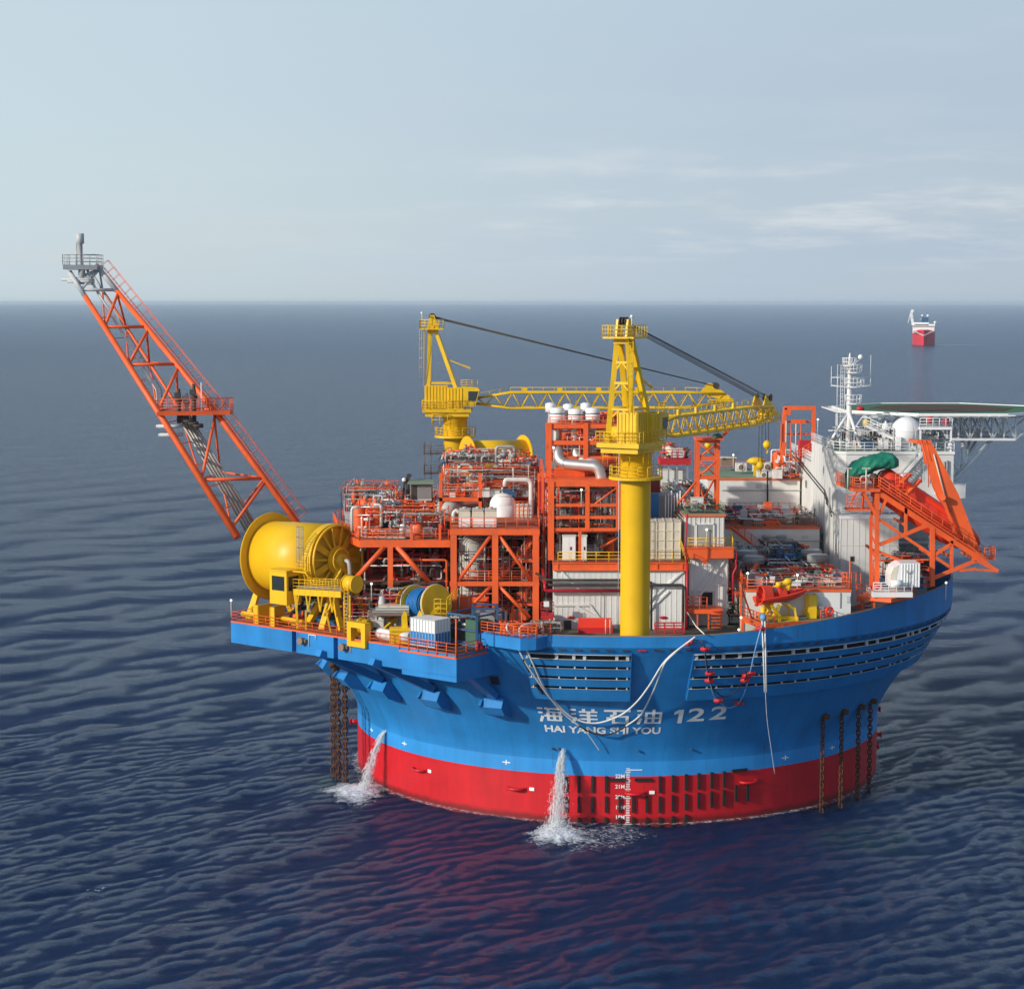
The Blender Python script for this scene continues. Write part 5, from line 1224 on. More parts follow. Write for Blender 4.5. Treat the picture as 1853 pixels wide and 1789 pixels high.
a, b = W(1020,1122,-30), W(1048,1150,-30); MB().box(a.x, (a.x+b.x)/2, -30.15, -30.05, DECK, a.z).build('doorway', 'dark', wb); MB().box((a.x+b.x)/2, b.x, -30.16, -30.1, DECK, a.z).build('door', 'lgrey', wb)  # dark slab paints the shade inside the doorway
def hp(pts, r, mat): MB().pipe(pts, r, 8).build('wall_pipe', mat, wb)
zA, zB, zC = W(1,1049,-30.5).z, W(1,1058,-30.5).z, W(1,1068,-30.5).z
hp([V(x0-2,-27,zA+.3), V(x0-.8,-30.5,zA), V(1.5,-30.5,zA), V(2.4,-30.5,zA-.3), V(2.4,-30.5,DECK)], .13, 'dark'); hp([V(x0-1.6,-27,zB+.3), V(x0-.6,-30.5,zB), V(6.0,-30.6,zB), V(6.0,-30.6,DECK)], .16, 'dark'); hp([V(x0-1.2,-26,zB+1.6), V(x0-1.0,-30.7,zB), V(x0-1.0,-30.7,zC), V(0,-30.7,zC)], .19, 'crimson')
hp([V(6.45,-30.4,29.6), V(6.45,-30.4,DECK)], .15, 'crimson'); hp([V(6.45,-30.2,35.2), V(6.2,-30.2,31), V(6.45,-30.4,29.6)], .1, 'crimson'); hp([V(-3.35,-30.3,27.8), V(-3.35,-30.3,22)], .05, 'grey')
hp([V(-.55,-30.3,46), V(-.55,-30.3,22)], .05, 'pipeg'); hp([V(-.25,-30.5,29), V(-.25,-30.5,22)], .1, 'brownb'); hp([V(-1.4,-30.8,45), V(-1.4,-30.8,22)], .04, 'pipew')
for px in (1033, 1200): q = W(px, 1117, -30.1); MB().sphere(q, .3, 10, sx=1.6, sy=.4, sz=.6).build('wall_light', 'crimson', wb)
rb = thing('ribbed_tank', 'cream white tank box with raised grid ribs, right of the crane post', 'tank', V(3.5,-28,29.65))
a, b = W(1160,943,-28), W(1231,1008,-28)
MB().box(a.x, b.x, -28, -24.6, 29.7, a.z).build('tank_body', 'cream', rb); mb = MB(); n_ = 5
for i in range(n_+1): x = a.x+(b.x-a.x)*i/n_; mb.box(x-.05, x+.05, -28.1, -28, 29.7, a.z+.08); mb.box(x-.05, x+.05, -28.1, -24.6, a.z, a.z+.08)
for i in range(5): z = 29.7+(a.z-29.7)*i/4; mb.box(a.x, b.x, -28.08, -28, z-.04, z+.05)
mb.build('rib', 'cream', rb)
rt = thing('coolant_tank', 'dark grey tank with a blue side panel behind the ribbed cream tank', 'tank', W(1190, 935, -18)); a, b = W(1180,896,-18), W(1232,936,-18)
MB().box(a.x, b.x, -18, -14, 29.7, a.z).build('tank_body', 'grey', rt); MB().box(a.x-.1, a.x+.75, -18.2, -18, b.z, a.z+.2).build('side_panel', 'bluebright', rt)
mb = MB()
for i in range(7): x = a.x+1.6+.35*i; mb.cyl(V(x,-18.3,30), V(x,-18.3,a.z+.3*(i%3)), .1, n=6)
mb.build('vent_pipe', 'clean', rt)
lv_ = thing('cooler_stack', 'tall red and grey ribbed cooler stack behind the crane post', 'cooler', W(1184, 900, -14)); a, b = W(1176,862,-14), W(1194,902,-14)
MB().box(a.x, b.x, -14, -11, 29.7, a.z).build('core', 'brownb', lv_); mb = MB()
for i in range(12): z = b.z+(a.z-b.z)*i/12; mb.box(a.x-.1, b.x+.1, -14.2, -14, z, z+.1)
mb.build('fin', 'crimson', lv_)
# red items at the wall foot
rs = thing('red_awning_box', 'pink and red scalloped equipment box at the foot of the white wall', 'equipment box', W(1080, 1140, -33)); a, b = W(1046,1128,-33), W(1109,1150,-33)
MB().box(a.x, b.x, -33, -30.6, DECK, a.z-.5).build('box', 'red_eq', rs); MB().prismv([V(a.x,-33.05,a.z-.5), V(b.x,-33.05,a.z-.5), V(b.x-.1,-31.5,a.z+.35), V(a.x+.1,-31.5,a.z+.35)], V(0,.1,.05)).build('sloping_lid', 'boat', rs)
for k in (0, 1): MB().tube([W(1096+8*k,1120,-33.3), V(W(1096+8*k,1120,-33.3).x,-33.3,DECK)], .07, 6).build('post', 'cream', rs)
rk = thing('red_rack', 'crimson slatted rack right of the crane post foot', 'rack', W(1210, 1150, -33)); a, b = W(1186,1131,-33), W(1238,1150,-33); mb = MB()
for i in range(5): mb.box(a.x, b.x, -33.2+.3*i, -33.1+.3*i, b.z+.15+.27*i, b.z+.3+.27*i)
for i in range(4): x = a.x+(b.x-a.x)*i/3; mb.bar(V(x,-33.2,DECK), V(x,-31.8,a.z), .14)
mb.build('slat', 'red_eq', rk)
mg = thing('manifold_skid', 'cluttered grey and rusty manifold beside the orange balcony', 'manifold', W(1000, 1140, -36))
a, b = W(960,1122,-37), W(1014,1148,-37); clutter(mg, a.x, b.x, -38, -34, 22, a.z, 26, 71, mats=['brownb','pipeg','dark','tank','clean'], vessels=2, vmats=('grey',), rmin=.05, rmax=.14)
mb = MB().rail([V(a.x,-38.2,22), V(b.x,-38.2,22)], 2.2, 1.0, .05, mids=4); mb.build('frame_rail', 'brownb', mg)
mo = thing('mooring_winch', 'orange mooring winch frame on the small blue balcony', 'winch', W(940, 1160, -38)); a, b = W(905,1128,-39), W(972,1165,-39)
clutter(mo, a.x, b.x, -40.5, -36, 22.3, a.z, 26, 72, mats=['orange','orange','pipew','orange','dark'], vessels=2, vmats=('orange',), rmin=.06, rmax=.2)
mb = MB()
for k in range(6): mb.box(a.x, b.x, -40.3, -40.1, 22.3+.36*k, 22.5+.36*k)
mb.build('slat_screen', 'orange', mo)
el = thing('small_platform', 'little red platform with white box left of the white building', 'platform', W(990, 1125, -32)); a, b = W(979,1112,-32), W(1002,1121,-32)
MB().box(a.x, b.x, -32.5, -30.5, b.z, a.z).build('deck', 'red_eq', el); MB().rail([V(a.x,-32.4,a.z), V(b.x,-32.4,a.z)], 1.5, .6, .045, mids=3).build('rail', 'red_eq', el); MB().box(a.x+.3, a.x+.9, -32.6, -32.2, a.z+1.0, a.z+1.6).build('box', 'clean', el)
for x in (a.x+.1, b.x-.1): MB().bar(V(x,-32,DECK), V(x,-32,b.z), .18).build('leg', 'red_eq', el)
# ================================================================ tower house with green roof
th = thing('tower_house', 'narrow white ribbed house with green roof and a lit doorway', 'building', V(8.6,-27,DECK))
x0, x1 = W(1238,960,-27).x, W(1311,960,-27).x; zr = W(1270,934,-27).z; zf = W(1270,988,-27).z
MB().box(x0, x1, -27, 9.5, zf, zr).build('upper_wall', 'white', th); xl, xr = W(1247,1050,-27).x, W(1317,1050,-27).x
MB().box(xl, xr, -27.3, 9, DECK, zf-1.2).build('lower_wall', 'white', th)
mb = MB()
for i in range(9): x = x0+.15+(x1-x0-.3)*i/8; mb.box(x-.05, x+.05, -27.07, -27, (zr-1.0 if 2 < i < 7 else zf), zr)
for i in range(10): x = xl+.15+(xr-xl-.3)*i/9; mb.box(x-.04, x+.04, -27.36, -27.3, DECK, zf-1.2)
mb.build('wall_rib', 'white', th)
MB().box(x0-.1, x1+.15, -27.25, 9.7, zr, zr+.22).build('roof_edge', 'orange', th); MB().box(x0-.02, x1+.05, -27.15, 9.6, zr+.22, zr+.3).build('roof', 'green', th)
a, b = W(1261,949,-27), W(1290,985,-27); dw = MB().box(a.x, b.x, -27.12, -27.02, zf, a.z).build('door_opening', 'grey', th); MB().box(a.x-.15, a.x, -27.2, -27.02, zf, a.z+.12).box(b.x, b.x+.15, -27.2, -27.02, zf, a.z+.12).box(a.x-.15, b.x+.15, -27.2, -27.02, a.z, a.z+.15).build('door_frame', 'clean', dw)
mb = MB(); sx0, sx1 = W(1243,1000,-28).x, W(1327,1000,-28).x
mb.box(sx0, sx1, -28.3, -26.9, zf-1.25, zf-.1); mb.box(sx0-.1, sx1+.1, -28.4, -26.8, zf-.1, zf); mb.prismv([V(8.0,-28.35,zf-1.25), V(9.3,-28.35,zf-1.25), V(8.65,-28.35,zf-2.0)], V(0,.25,0)); mb.build('balcony', 'orange', th)
part(th, 'guard_rail', 'cyellow', lambda m: m.rail([V(sx0+.1,-28.3,zf), V(sx1-.1,-28.3,zf), V(sx1+.3,-22,zf)], 1.1, 1.1, .045).rail([V(sx0+.2,-28.4,zf-2.6), V(sx0-.8,-28.4,zf)], 1.0, 1.0, .045))
a, b = W(1270,1071,-27.3), W(1289,1094,-27.3); MB().box(a.x, b.x, -27.5, -27.38, b.z, a.z).build('door_opening', 'black', th); MB().box(W(1259,1,-27).x, W(1304,1,-27).x, -27.45, -27.37, b.z-.5, a.z+.15).build('door_surround', 'lgrey', th)  # black slab paints the unlit inside of the entrance
zz = W(1280,1100,-29).z
mb = MB().box(W(1248,1,-29).x, W(1318,1,-29).x, -30, -27.3, zz-.5, zz); mb.rail([V(W(1250,1,-30).x,-29.9,zz), V(W(1290,1,-30).x,-29.9,zz)], 1.4, .9, .06, mids=2)
for px in (1250, 1272, 1293, 1316): x = W(px,1,-29.8).x; mb.bar(V(x,-29.8,DECK), V(x,-29.8,zz), .16)
for k in range(6): x = W(1298,1,-30).x; mb.box(x, x+1.1, -30.4, -29.9, DECK+.2+.38*k, DECK+.28+.38*k)
mb.build('entrance_platform', 'orange', th)
MB().bar(V(xr-.3,-27.45,zf-1.4), V(xl+1.3,-27.45,zf-5.6), .2).bar(V(xr-1.2,-27.45,zf-1.6), V(xl+.6,-27.45,zf-5.4), .12).box(xl+1.2, xr-.4, -27.5, -27.4, zf-4.5, zf-4.35).build('stiffener', 'white', th)
MB().pipe([V(sx1-.4,-28,zf-.3), V(sx1+.4,-28,zf-.6), V(sx1+.3,-28,zf-1.7), V(xr+.9,-28,zf-2.3), V(xr+.5,-28,zf-3), V(xr+.5,-28,zf-6.5)], .12, 8).build('fire_main', 'crimson', th)
clutter(th, x0+.1, x1-.1, -17, 8, zr+.3, zr+1.5, 26, 81, mats=['pipew','tank','brownb','pipeg','dark'], vessels=0, kinds=('p','cabinet','pump'))
for k, (px, py) in enumerate(((1212,868),(1225,877),(1237,873),(1219,886),(1245,885),(1232,892),(1252,897))):
    q = G(px, py, zr+.3); MB().cyl(q, q+V(0,0,.5), .3, n=10).sphere(q+V(0,0,.5), .75+.15*(k%2), 12, sz=.45).build('roof_vent', ('clean','tank','white')[k%3], th)
part(th, 'cable_ladder', 'dark', lambda m: m.box(x0+1, x1-1.2, -21, -20, zr+.5, zr+.7).box(x0+.6, x1-.6, -26.4, -25.7, zr+.32, zr+.42))
part(th, 'edge_pipe', 'brownb', lambda m: [m.pipe([V(x0-.15-.18*k,-27,zr+.15-.3*k), V(x0-.15-.18*k,8,zr+.15-.3*k)], .09, 6) for k in range(4)])
part(th, 'roof_rail', 'green', lambda m: m.rail([V(x0+.1,-27,zr+.3), V(x1,-27,zr+.3), V(x1,9,zr+.3)], 1.0, 2.2, .03, mids=1))
# boom rest tower
br_ = thing('boom_rest', 'orange lattice tower under the tip of the near crane boom', 'boom rest', V(9.6,-22,zr+.3))
bx0, bx1 = W(1263,870,-22).x, W(1299,870,-22).x; zb0, zb1 = zr+.3, 43.0
for y in (-22, -19.6):
    for x in (bx0, bx1): MB().box(x-.2, x+.2, y-.2, y+.2, zb0, zb1).build('leg', 'orange', br_)
lev = [zb0+.5, W(1,865,-22).z, W(1,830,-22).z, zb1-.2]
for i, z in enumerate(lev):
    if i: MB().bar(V(bx0,-22,z), V(bx1,-22,z), .28).bar(V(bx0,-19.6,z), V(bx1,-19.6,z), .22).build('brace', 'orange', br_)
    if i < 3 and i > 0: MB().tube([V(bx0,-22,z+.1), V(bx1,-22,lev[i+1]-.1)], .12, 7).build('brace', 'orange', br_); MB().tube([V(bx1,-19.6,z+.1), V(bx0,-19.6,lev[i+1]-.1)], .1, 7).build('brace', 'orange', br_)
MB().tube([V(bx0,-22,lev[1]), V(bx0+.6,-22,zb0+1.4), V(bx1-.3,-22,zb0)], .1, 7).build('brace', 'orange', br_); MB().tube([V(bx0,-22,lev[1]-.1), V(bx0-2.4,-22,zb0+.6)], .14, 7).build('brace', 'orange', br_); MB().tube([V(bx1,-19.6,lev[1]), V(bx0,-22,zb0)], .12, 7).build('brace', 'orange', br_)
MB().box(bx0-.3, bx1+.6, -22.6, -19, zb1, zb1+.25).bar(V(bx1+.3,-22,zb1+.3), V(bx1+1.3,-22,zb1+1.2), .3).build('saddle', 'orange', br_); q = W(1298,791,-22); MB().sphere(q, .5, 14, sx=1.2).build('saddle_pad', 'greenp', br_)
# small red platform on grey legs further back
sp4 = thing('vent_platform', 'small red railed platform on grey legs behind the near crane', 'platform', V(8,8,36)); a, b = W(1194,830,8), W(1250,841,8)
MB().box(a.x, b.x, 8, 12, b.z, a.z).build('deck', 'red_eq', sp4); MB().rail([V(a.x,8,a.z), V(b.x,8,a.z)], 1.2, .9, .05, mids=2).build('rail', 'red_eq', sp4)
for x in (a.x+1.2, a.x+2.3, b.x-.4): MB().bar(V(x,8.3,34), V(x,8.3,b.z), .2).build('leg', 'grey', sp4)
clutter(sp4, a.x+.2, b.x-.2, 8.3, 11.5, a.z, a.z+1.9, 14, 82, mats=['orange','tank','greenp','pipew'], vessels=2, vmats=('orange','cream'))
MB().box(a.x, b.x-.5, 9, 12, 34.5, 36.8).build('store_wall', 'white', sp4)

# ================================================================ thin service piping and cable runs over the modules
def thin(nm, lab, box, n, seed, mats, rmin=.03, rmax=.075, v=0, vm=('orange',)):
    t = thing(nm, lab, 'pipework', V((box[0]+box[1])/2, box[2], box[4])); clutter(t, *box, n, seed, mats=mats, rmin=rmin, rmax=rmax, vessels=v, vmats=vm, kinds=('p','valve','cabinet')); return t
OR = ['orange','orange','pipeg','cream','pipew','dark']
thin('service_piping', 'thin service pipes among the orange vessels on the left pipe deck', (-31.3,-21,-24.6,-19,31.6,35.2), 60, 301, OR)
thin('service_piping', 'thin pipes and valves hung on the orange racks above the beige tanks', (-22.4,-10,-13.4,-11,35.3,39.6), 70, 302, OR)
thin('service_piping', 'thin conduit crowding the space between tower and turbine frame', (-10.4,-8.6,-26.5,-14,23,39), 60, 303, ['orange','crimson','pipeg','dark','tank'])
thin('service_piping', 'thin red and white pipes low behind the blue cable reel', (-33,-20.6,-30,-27.2,22,25.8), 80, 304, ['crimson','red_eq','pipew','pipeg','orange'], v=4, vm=('red_eq','orange','lgrey'))
thin('service_piping', 'fine pipework inside the braced orange tower', (-20,-11,-26.2,-24,22.1,32.2), 60, 305, ['dark','pipeg','crimson','orange','tank'])
thin('service_piping', 'fine pipework around the silver exhaust ducts', (-9,-1.2,-22,-19,39.4,45.4), 56, 306, ['orange','orange','pipeg','steel'])
thin('service_piping', 'cable runs and small boxes in the open turbine bays', (-8.6,-1.8,-27.4,-19,29.8,38.2), 60, 307, ['dark','orange','pipeg','crimson','grey'])
thin('service_piping', 'pipes and trays in the dark gap between the white house and low deckhouse', (11.2,12.8,-30,-4,22,26.5), 40, 308, ['dark','brownb','pipeg','orange'])
thin('service_piping', 'rusty pipe runs along the front edge of the green roof', (6.4,10.8,-26,-14,35.0,35.8), 40, 309, ['brownb','tank','pipeg','greenp'])
thin('service_piping', 'thin orange and cream lines at the back left of the pipe deck', (-35,-28,-10,7,31.6,36.2), 60, 310, OR, v=3)
thin('service_piping', 'small pipes on top of the highest orange rack before the far crane', (-22,-11,-2,7,38.4,40.2), 60, 311, OR, v=2)
# ================================================================ pedestal cranes
def crane(base, ang, label, zb=DECK, spiral=False, r=1.6):
    t = thing('pedestal_crane', label, 'crane', base, 'yellow pedestal cranes')
    u = V(cos(rad(ang)), sin(rad(ang)), 0); v = V(-u.y, u.x, 0); bx, by = base[0], base[1]
    def P(a, b, z): return V(bx+u.x*a+v.x*b, by+u.y*a+v.y*b, z)
    def ob(mb, a0, a1, b0, b1, z0, z1): return mb.obox(P((a0+a1)/2, (b0+b1)/2, (z0+z1)/2), u*(a1-a0)/2, v*(b1-b0)/2, V(0,0,(z1-z0)/2))
    def pt_(name, fn, mat='cyellow', par=t): mb = MB(); fn(mb); return mb.build(name, mat, par)
    Z = 43.0
    ped = MB().lathe([(r,zb),(r,40.0),(r+.1,40.3),(r+.1,Z-.3),(r+.25,Z-.25),(r+.25,Z)], (bx,by,0), 48).build('pedestal', 'yellow', t)
    for z in (27, 32.5, 37.5): MB().torus((bx,by,z), (0,0,1), r+.005, .018, 48, 4).build('weld_seam', 'cyellow', ped)
    pt_('walkway_ring', lambda m: m.disc((bx,by,40.1), (0,0,1), 2.95, .28, 40, hole=r+.05))
    pt_('ring_rail', lambda m: m.rail([V(bx+2.85*cos(a), by+2.85*sin(a), 40.2) for a in [2*pi*i/16 for i in range(16)]], 1.2, 1.1, .045, closed=True))
    pt_('slew_ring', lambda m: m.lathe([(r+.2,Z),(r+.5,Z+.1),(r+.5,Z+.7),(r+.9,Z+.8),(r+.9,Z+1.05)], (bx,by,0), 40))
    zf = 44.1
    pt_('turntable', lambda m: (ob(m, -4.6, 2.3, -2.5, 2.5, zf-.5, zf), ob(m, -4.2, 2.0, -2.2, 2.2, zf-1.1, zf-.5)))
    pt_('turntable_rail', lambda m: m.rail([P(2.3,-2.6,zf), P(-4.6,-2.6,zf), P(-4.6,2.6,zf), P(2.3,2.6,zf)], 1.2, 1.0, .045, mids=2))
    pt_('lower_gallery', lambda m: (m.rail([P(-1,-2.6,41.8), P(-3.2,-2.4,41.8), P(-3.2,2.4,41.8)], 1.6, 1.4, .05, mids=1)))
    def mh(m):
        ob(m, -4.2, -1.0, -2.1, .2, zf, zf+3.3); ob(m, -1.0, 1.2, -2.3, -.6, zf, zf+3.0)
    house = pt_('machinery_house', mh)
    pt_('house_rib', lambda m: [ob(m, -4.28, -4.2, -2.0+.42*i, -1.86+.42*i, zf+.1, zf+3.2) for i in range(6)]+[ob(m, -4.1+.45*i, -3.95+.45*i, -2.18, -2.1, zf+.1, zf+3.2) for i in range(7)]+[ob(m, -.9+.45*i, -.76+.45*i, -2.38, -2.3, zf+.1, zf+2.9) for i in range(5)], par=house)
    pt_('winch', lambda m: (m.cyl(P(-1.6,.5,zf+.9), P(-1.6,2.2,zf+.9), .75, n=20), m.disc(P(-1.6,.5,zf+.9), v, .95, .1, 20), m.disc(P(-1.6,2.2,zf+.9), v, .95, .1, 20)))
    cb = pt_('cab', lambda m: m.prismv([P(.9,-2.3,zf+.4), P(2.9,-2.3,zf+.4), P(3.5,-2.3,zf+2.7), P(3.2,-2.3,zf+3.0), P(.9,-2.3,zf+3.2)], v*1.5) )
    pt_('cab_window', lambda m: (m.prismv([P(1.9,-2.33,zf+1.1), P(2.95,-2.33,zf+1.1), P(3.33,-2.33,zf+2.5), P(1.9,-2.33,zf+2.5)], v*.03), m.prismv([P(3.05,-2.2,zf+.9), P(3.05,-.9,zf+.9), P(3.5,-.9,zf+2.5), P(3.5,-2.2,zf+2.5)], u*.03)), 'glass', cb)
    pt_('cab_roof_rail', lambda m: m.rail([P(.9,-2.3,zf+3.1), P(3.2,-2.3,zf+3.1), P(3.2,-.8,zf+3.1)], 1.0, .7, .04), par=cb)
    # A frame
    zt_ = 55.3
    for s in (-1, 1):
        MB().bar(P(-3.9, 1.55*s, zf), P(-3.5, .62*s, zt_), .55, .42).build('a_frame_leg', 'cyellow', t)
        MB().bar(P(1.1, 1.45*s, zf+.2), P(-2.7, .62*s, zt_-.2), .6, .5).build('a_frame_leg', 'cyellow', t)
    for z in (zf+3.6, zf+6.4, zf+8.6):
        k = (z-zf)/(zt_-zf); w0 = 1.55+(.62-1.55)*k; w1 = 1.45+(.62-1.45)*k; a0 = -3.9+.4*k; a1 = 1.1-3.8*k
        pt_('cross_tie', lambda m: (m.bar(P(a0,-w0,z), P(a0,w0,z), .26), m.bar(P(a1,-w1,z), P(a1,w1,z), .26), (m.bar(P(a0,-w0,z), P(a1,-w1,z), .24) if z < zf+4 else None), (m.bar(P(a0,w0,z), P(a1,w1,z), .2) if z < zf+4 else None)))
        pt_('knee_tie', lambda m: (m.bar(P(a0,-w0,z-1.0), P(a0,0,z+.1), .16), m.bar(P(a0,w0,z-1.0), P(a0,0,z+.1), .16)))
    head = pt_('head_platform', lambda m: (ob(m, -4.9, -1.6, -2.0, 1.7, zt_-.05, zt_+.15), ob(m, -3.9, -2.4, -.9, .9, zt_-.6, zt_-.05), m.prismv([P(-3.9,-.7,zt_+.1), P(-2.3,-.7,zt_+.1), P(-2.9,-.7,zt_+2.0), P(-3.5,-.7,zt_+2.0)], v*.25), m.prismv([P(-3.9,.5,zt_+.1), P(-2.3,.5,zt_+.1), P(-2.9,.5,zt_+2.0), P(-3.5,.5,zt_+2.0)], v*.25)))
    pt_('head_rail', lambda m: m.rail([P(-4.9,-2.0,zt_+.1), P(-1.6,-2.0,zt_+.1), P(-1.6,1.7,zt_+.1), P(-4.9,1.7,zt_+.1)], 1.25, .7, .045, closed=True, mids=2), par=head)
    for b in (-.35, 0, .35): MB().disc(P(-3.2,b,zt_+1.75), v, .5, .12, 18).build('sheave', 'dark', head)
    pt_('ladder', lambda m: m.ladder(P(-4.4,-1.4,zf+3.2), P(-4.3,-1.4,zt_), v, .55, .045, .5, cage=True, out=-u))
    pt_('jib_davit', lambda m: (m.bar(P(-1.1,-.9,zt_-4.2), P(1.8,-.9,zt_-5.4), .16), m.bar(P(1.2,-.9,zt_-5.1), P(2.2,-.9,zt_-5.5), .22)))
    MB().tube([P(-4.6,-1.6,zt_+1.3), P(-4.6,-1.6,zt_+2.3)], .05, 5).sphere(P(-4.6,-1.6,zt_+2.3), .2, 8).build('beacon', 'clean', head)
    # boom
    def chord_z(s):
        zc = 45.25
        if s < 6: k = s/6; return zc-.35-.75*k, zc+.1+1.0*k, .5+.7*k
        if s < 31: return zc-1.1, zc+1.1, 1.2
        k = (s-31)/7; return zc-1.1+1.1*k, zc+1.1+.35*k-.6*k, 1.2-.5*k
    L0, L1 = 1.9, 38.4
    def bp_(s, top, side): a, b, w_ = chord_z(s); return P(L0+s, side*w_, b if top else a)
    bm = MB(); st_ = [0, 3, 6]+[6+25*i/10 for i in range(1, 11)]+[33.5, 36.5]
    for side in (-1, 1):
        for top in (0, 1): bm.tube([bp_(s, top, side) for s in (0, 6, 31, 36.5)], .17, 6)
    boom = bm.build('boom', 'cyellow', t)
    lac = MB()
    st2 = [0]+[1.25*i for i in range(1, 30)]
    for i, (s0, s1) in enumerate(zip(st2, st2[1:])):
        for side in (-1, 1):
            lac.tube([bp_(s0, i % 2, side), bp_(s1, (i+1) % 2, side)], .075, 4)
        for top in (0, 1):
            lac.tube([bp_(s0, top, -1 if i % 2 else 1), bp_(s1, top, 1 if i % 2 else -1)], .065, 4)
            lac.tube([bp_(s0, top, -1), bp_(s0, top, 1)], .07, 4)
    lac.build('boom_lacing', 'cyellow', boom)
    wk = MB(); wk.rail([bp_(s, 1, 1)+V(0,0,.15) for s in (0, 6, 31, 36)], .5, 1.6, .035, mids=0)
    for s in (8, 13, 18.5, 24): wk.obox(P(L0+s, -.6, 46.75), u*.35, v*.12, V(0,0,.35)); 
    wk.build('boom_walkway', 'cyellow', boom)
    tip = MB(); tip.prismv([P(L0+33,-.8,46.2), P(L0+37.2,-.8,44.9), P(L0+37.2,-.8,45.8), P(L0+34.6,-.8,47.6), P(L0+34.0,-.8,47.6)], v*.16); tip.prismv([P(L0+33,.64,46.2), P(L0+37.2,.64,44.9), P(L0+37.2,.64,45.8), P(L0+34.6,.64,47.6), P(L0+34.0,.64,47.6)], v*.16)
    ob(tip, 35.8+L0-.4, 36.6+L0, -1.3, 1.3, 44.2, 44.4); ob(tip, 35.6+L0, 37.6+L0, -.9, .9, 45.0, 45.5)
    to = tip.build('boom_head', 'cyellow', boom)
    for b in (-.9, 0, .9): MB().disc(P(L0+35.2, b, 47.3), v, .45, .12, 16).build('sheave', 'dark', boom)
    MB().rail([P(L0+34,-1.3,44.3), P(L0+37.6,-1.3,44.3), P(L0+37.6,1.3,44.3)], 1.0, .6, .04).build('tip_rail', 'cyellow', boom)
    # luffing ropes
    for b in ((-.5,-.25,.1,.3,.5)):
        MB().tube([P(-3.1, b, zt_+1.9-(abs(b)*.6)), P(L0+34.9, b*1.9, 47.3)], .055, 4).build('luffing_rope', 'dark', t)
    # hooks
    for k, (s, drop) in enumerate(((36.4, 3.4), (34.2, 5.9))):
        for b in (-.2, .2): MB().tube([P(L0+s, b, 45), P(L0+s, b, 45-drop)], .035, 4).build('hoist_rope', 'dark', t)
        hk = MB().sphere(P(L0+s, 0, 45-drop-.3), .5, 12, sz=1.1); hk.torus(P(L0+s, 0, 45-drop-1.1), v, .25, .09, 14, 5, a0=-2.2, a1=1.8); hk.build('hook_block', 'cyellow', t)
    if spiral:
        mb = MB(); n_ = 70
        pts = [V(bx+2.35*cos(-a), by+2.35*sin(-a), 26+(40-26)*i/n_) for i, a in enumerate([2*pi*2.2*i/n_ for i in range(n_+1)])]
        for rr in (0, 1.1): mb.tube([p+V(0,0,rr) for p in pts], .05, 4)
        for i, p in enumerate(pts):
            q = V(bx+(p.x-bx)*.72, by+(p.y-by)*.72, p.z); mb.bar(p, q, .55, .06)
            if i % 3 == 0: mb.tube([p, p+V(0,0,1.1)], .035, 4)
        mb.build('spiral_stair', 'brownb', t)
        for z, wd in ((37.6, 1), (34.8, 1), (32.2, 1)): MB().box(bx-4.4, bx-1.5, by-1.8, by+.4, z, z+.15).rail([V(bx-1.5,by-1.8,z+.1), V(bx-4.4,by-1.8,z+.1), V(bx-4.4,by+.4,z+.1)], 1.2, .9, .045).build('stair_landing', 'brownb' if z > 33 else 'cream', t)
        for x in (-4.3, -3.4): MB().tube([V(bx+x,by-1.5,31), V(bx+x,by-1.5,39.5)], .05, 4).build('landing_post', 'brownb', t)
    return t
crane((0.0,-39.0,DECK), 61.0, 'near yellow pedestal crane with a tall smooth yellow post in the middle', r=1.63)
crane((-21.6,28.0,DECK), 0.5, 'far yellow pedestal crane with its boom stretched level to the right', spiral=True, r=1.62)
# ================================================================ terraced white deckhouses
def deckhouse(label, x0, x1, y0, y1, zb, zt, roofmat='green'):
    t = thing('deckhouse', label, 'deckhouse', V((x0+x1)/2, y0, zb), 'white deckhouses stepping back')
    MB().box(x0, x1, y0, y1, zb, zt-.25).build('wall', 'white', t)
    MB().box(x0-.08, x1+.08, y0-.1, y1, zt-.25, zt).build('roof_edge', 'orange', t)
    MB().box(x0+.05, x1-.05, y0+.05, y1-.1, zt, zt+.05).build('roof', roofmat, t)
    return t
R1 = deckhouse('farthest and highest of the three stepped white deckhouses, green roofed with fans on top', 13.6, 26.3, 18.6, 35, 30.4, 34.9)
R2 = deckhouse('middle stepped white deckhouse with crates stacked on its roof', 13.0, 25.9, -2, 18.6, 26.8, 30.5, 'orange_deck')
R3 = deckhouse('lowest and nearest white deckhouse, behind the orange rescue boat', 12.9, 24.7, -33, -2, DECK, 26.9, 'orange_deck')
def wallstuff(t, Y, items):
    for (nm, mat, a, b, c, d) in items:
        p, q = W(a, b, Y), W(c, d, Y); MB().box(p.x, q.x, Y-.1, Y-.02, q.z, p.z).build(nm, mat, t)
wallstuff(R1, 18.6, [('wall_box','lgrey',1368,875,1378,883), ('cable_line','grey',1306,886.5,1451,887.8), ('wall_box','crimson',1421,913,1426,922)])
MB().pipe([W(1389,852,18.3), W(1389,916,18.3), W(1386,919,18.3), W(1378,920,18.3)], .12, 7).build('drain_pipe', 'black', R1)
wallstuff(R2, -2, [('cable_line','grey',1372,978,1487,979), ('wall_box','lgrey',1452,968,1462,974), ('sign_plate','cyellow',1371,989,1386,991.5)])
wallstuff(R3, -33, [('cable_line','grey',1365,1088,1430,1089.5), ('door_line','grey',1520,1072,1521,1100), ('floodlight_box','lgrey',1532,1078,1538,1090)])
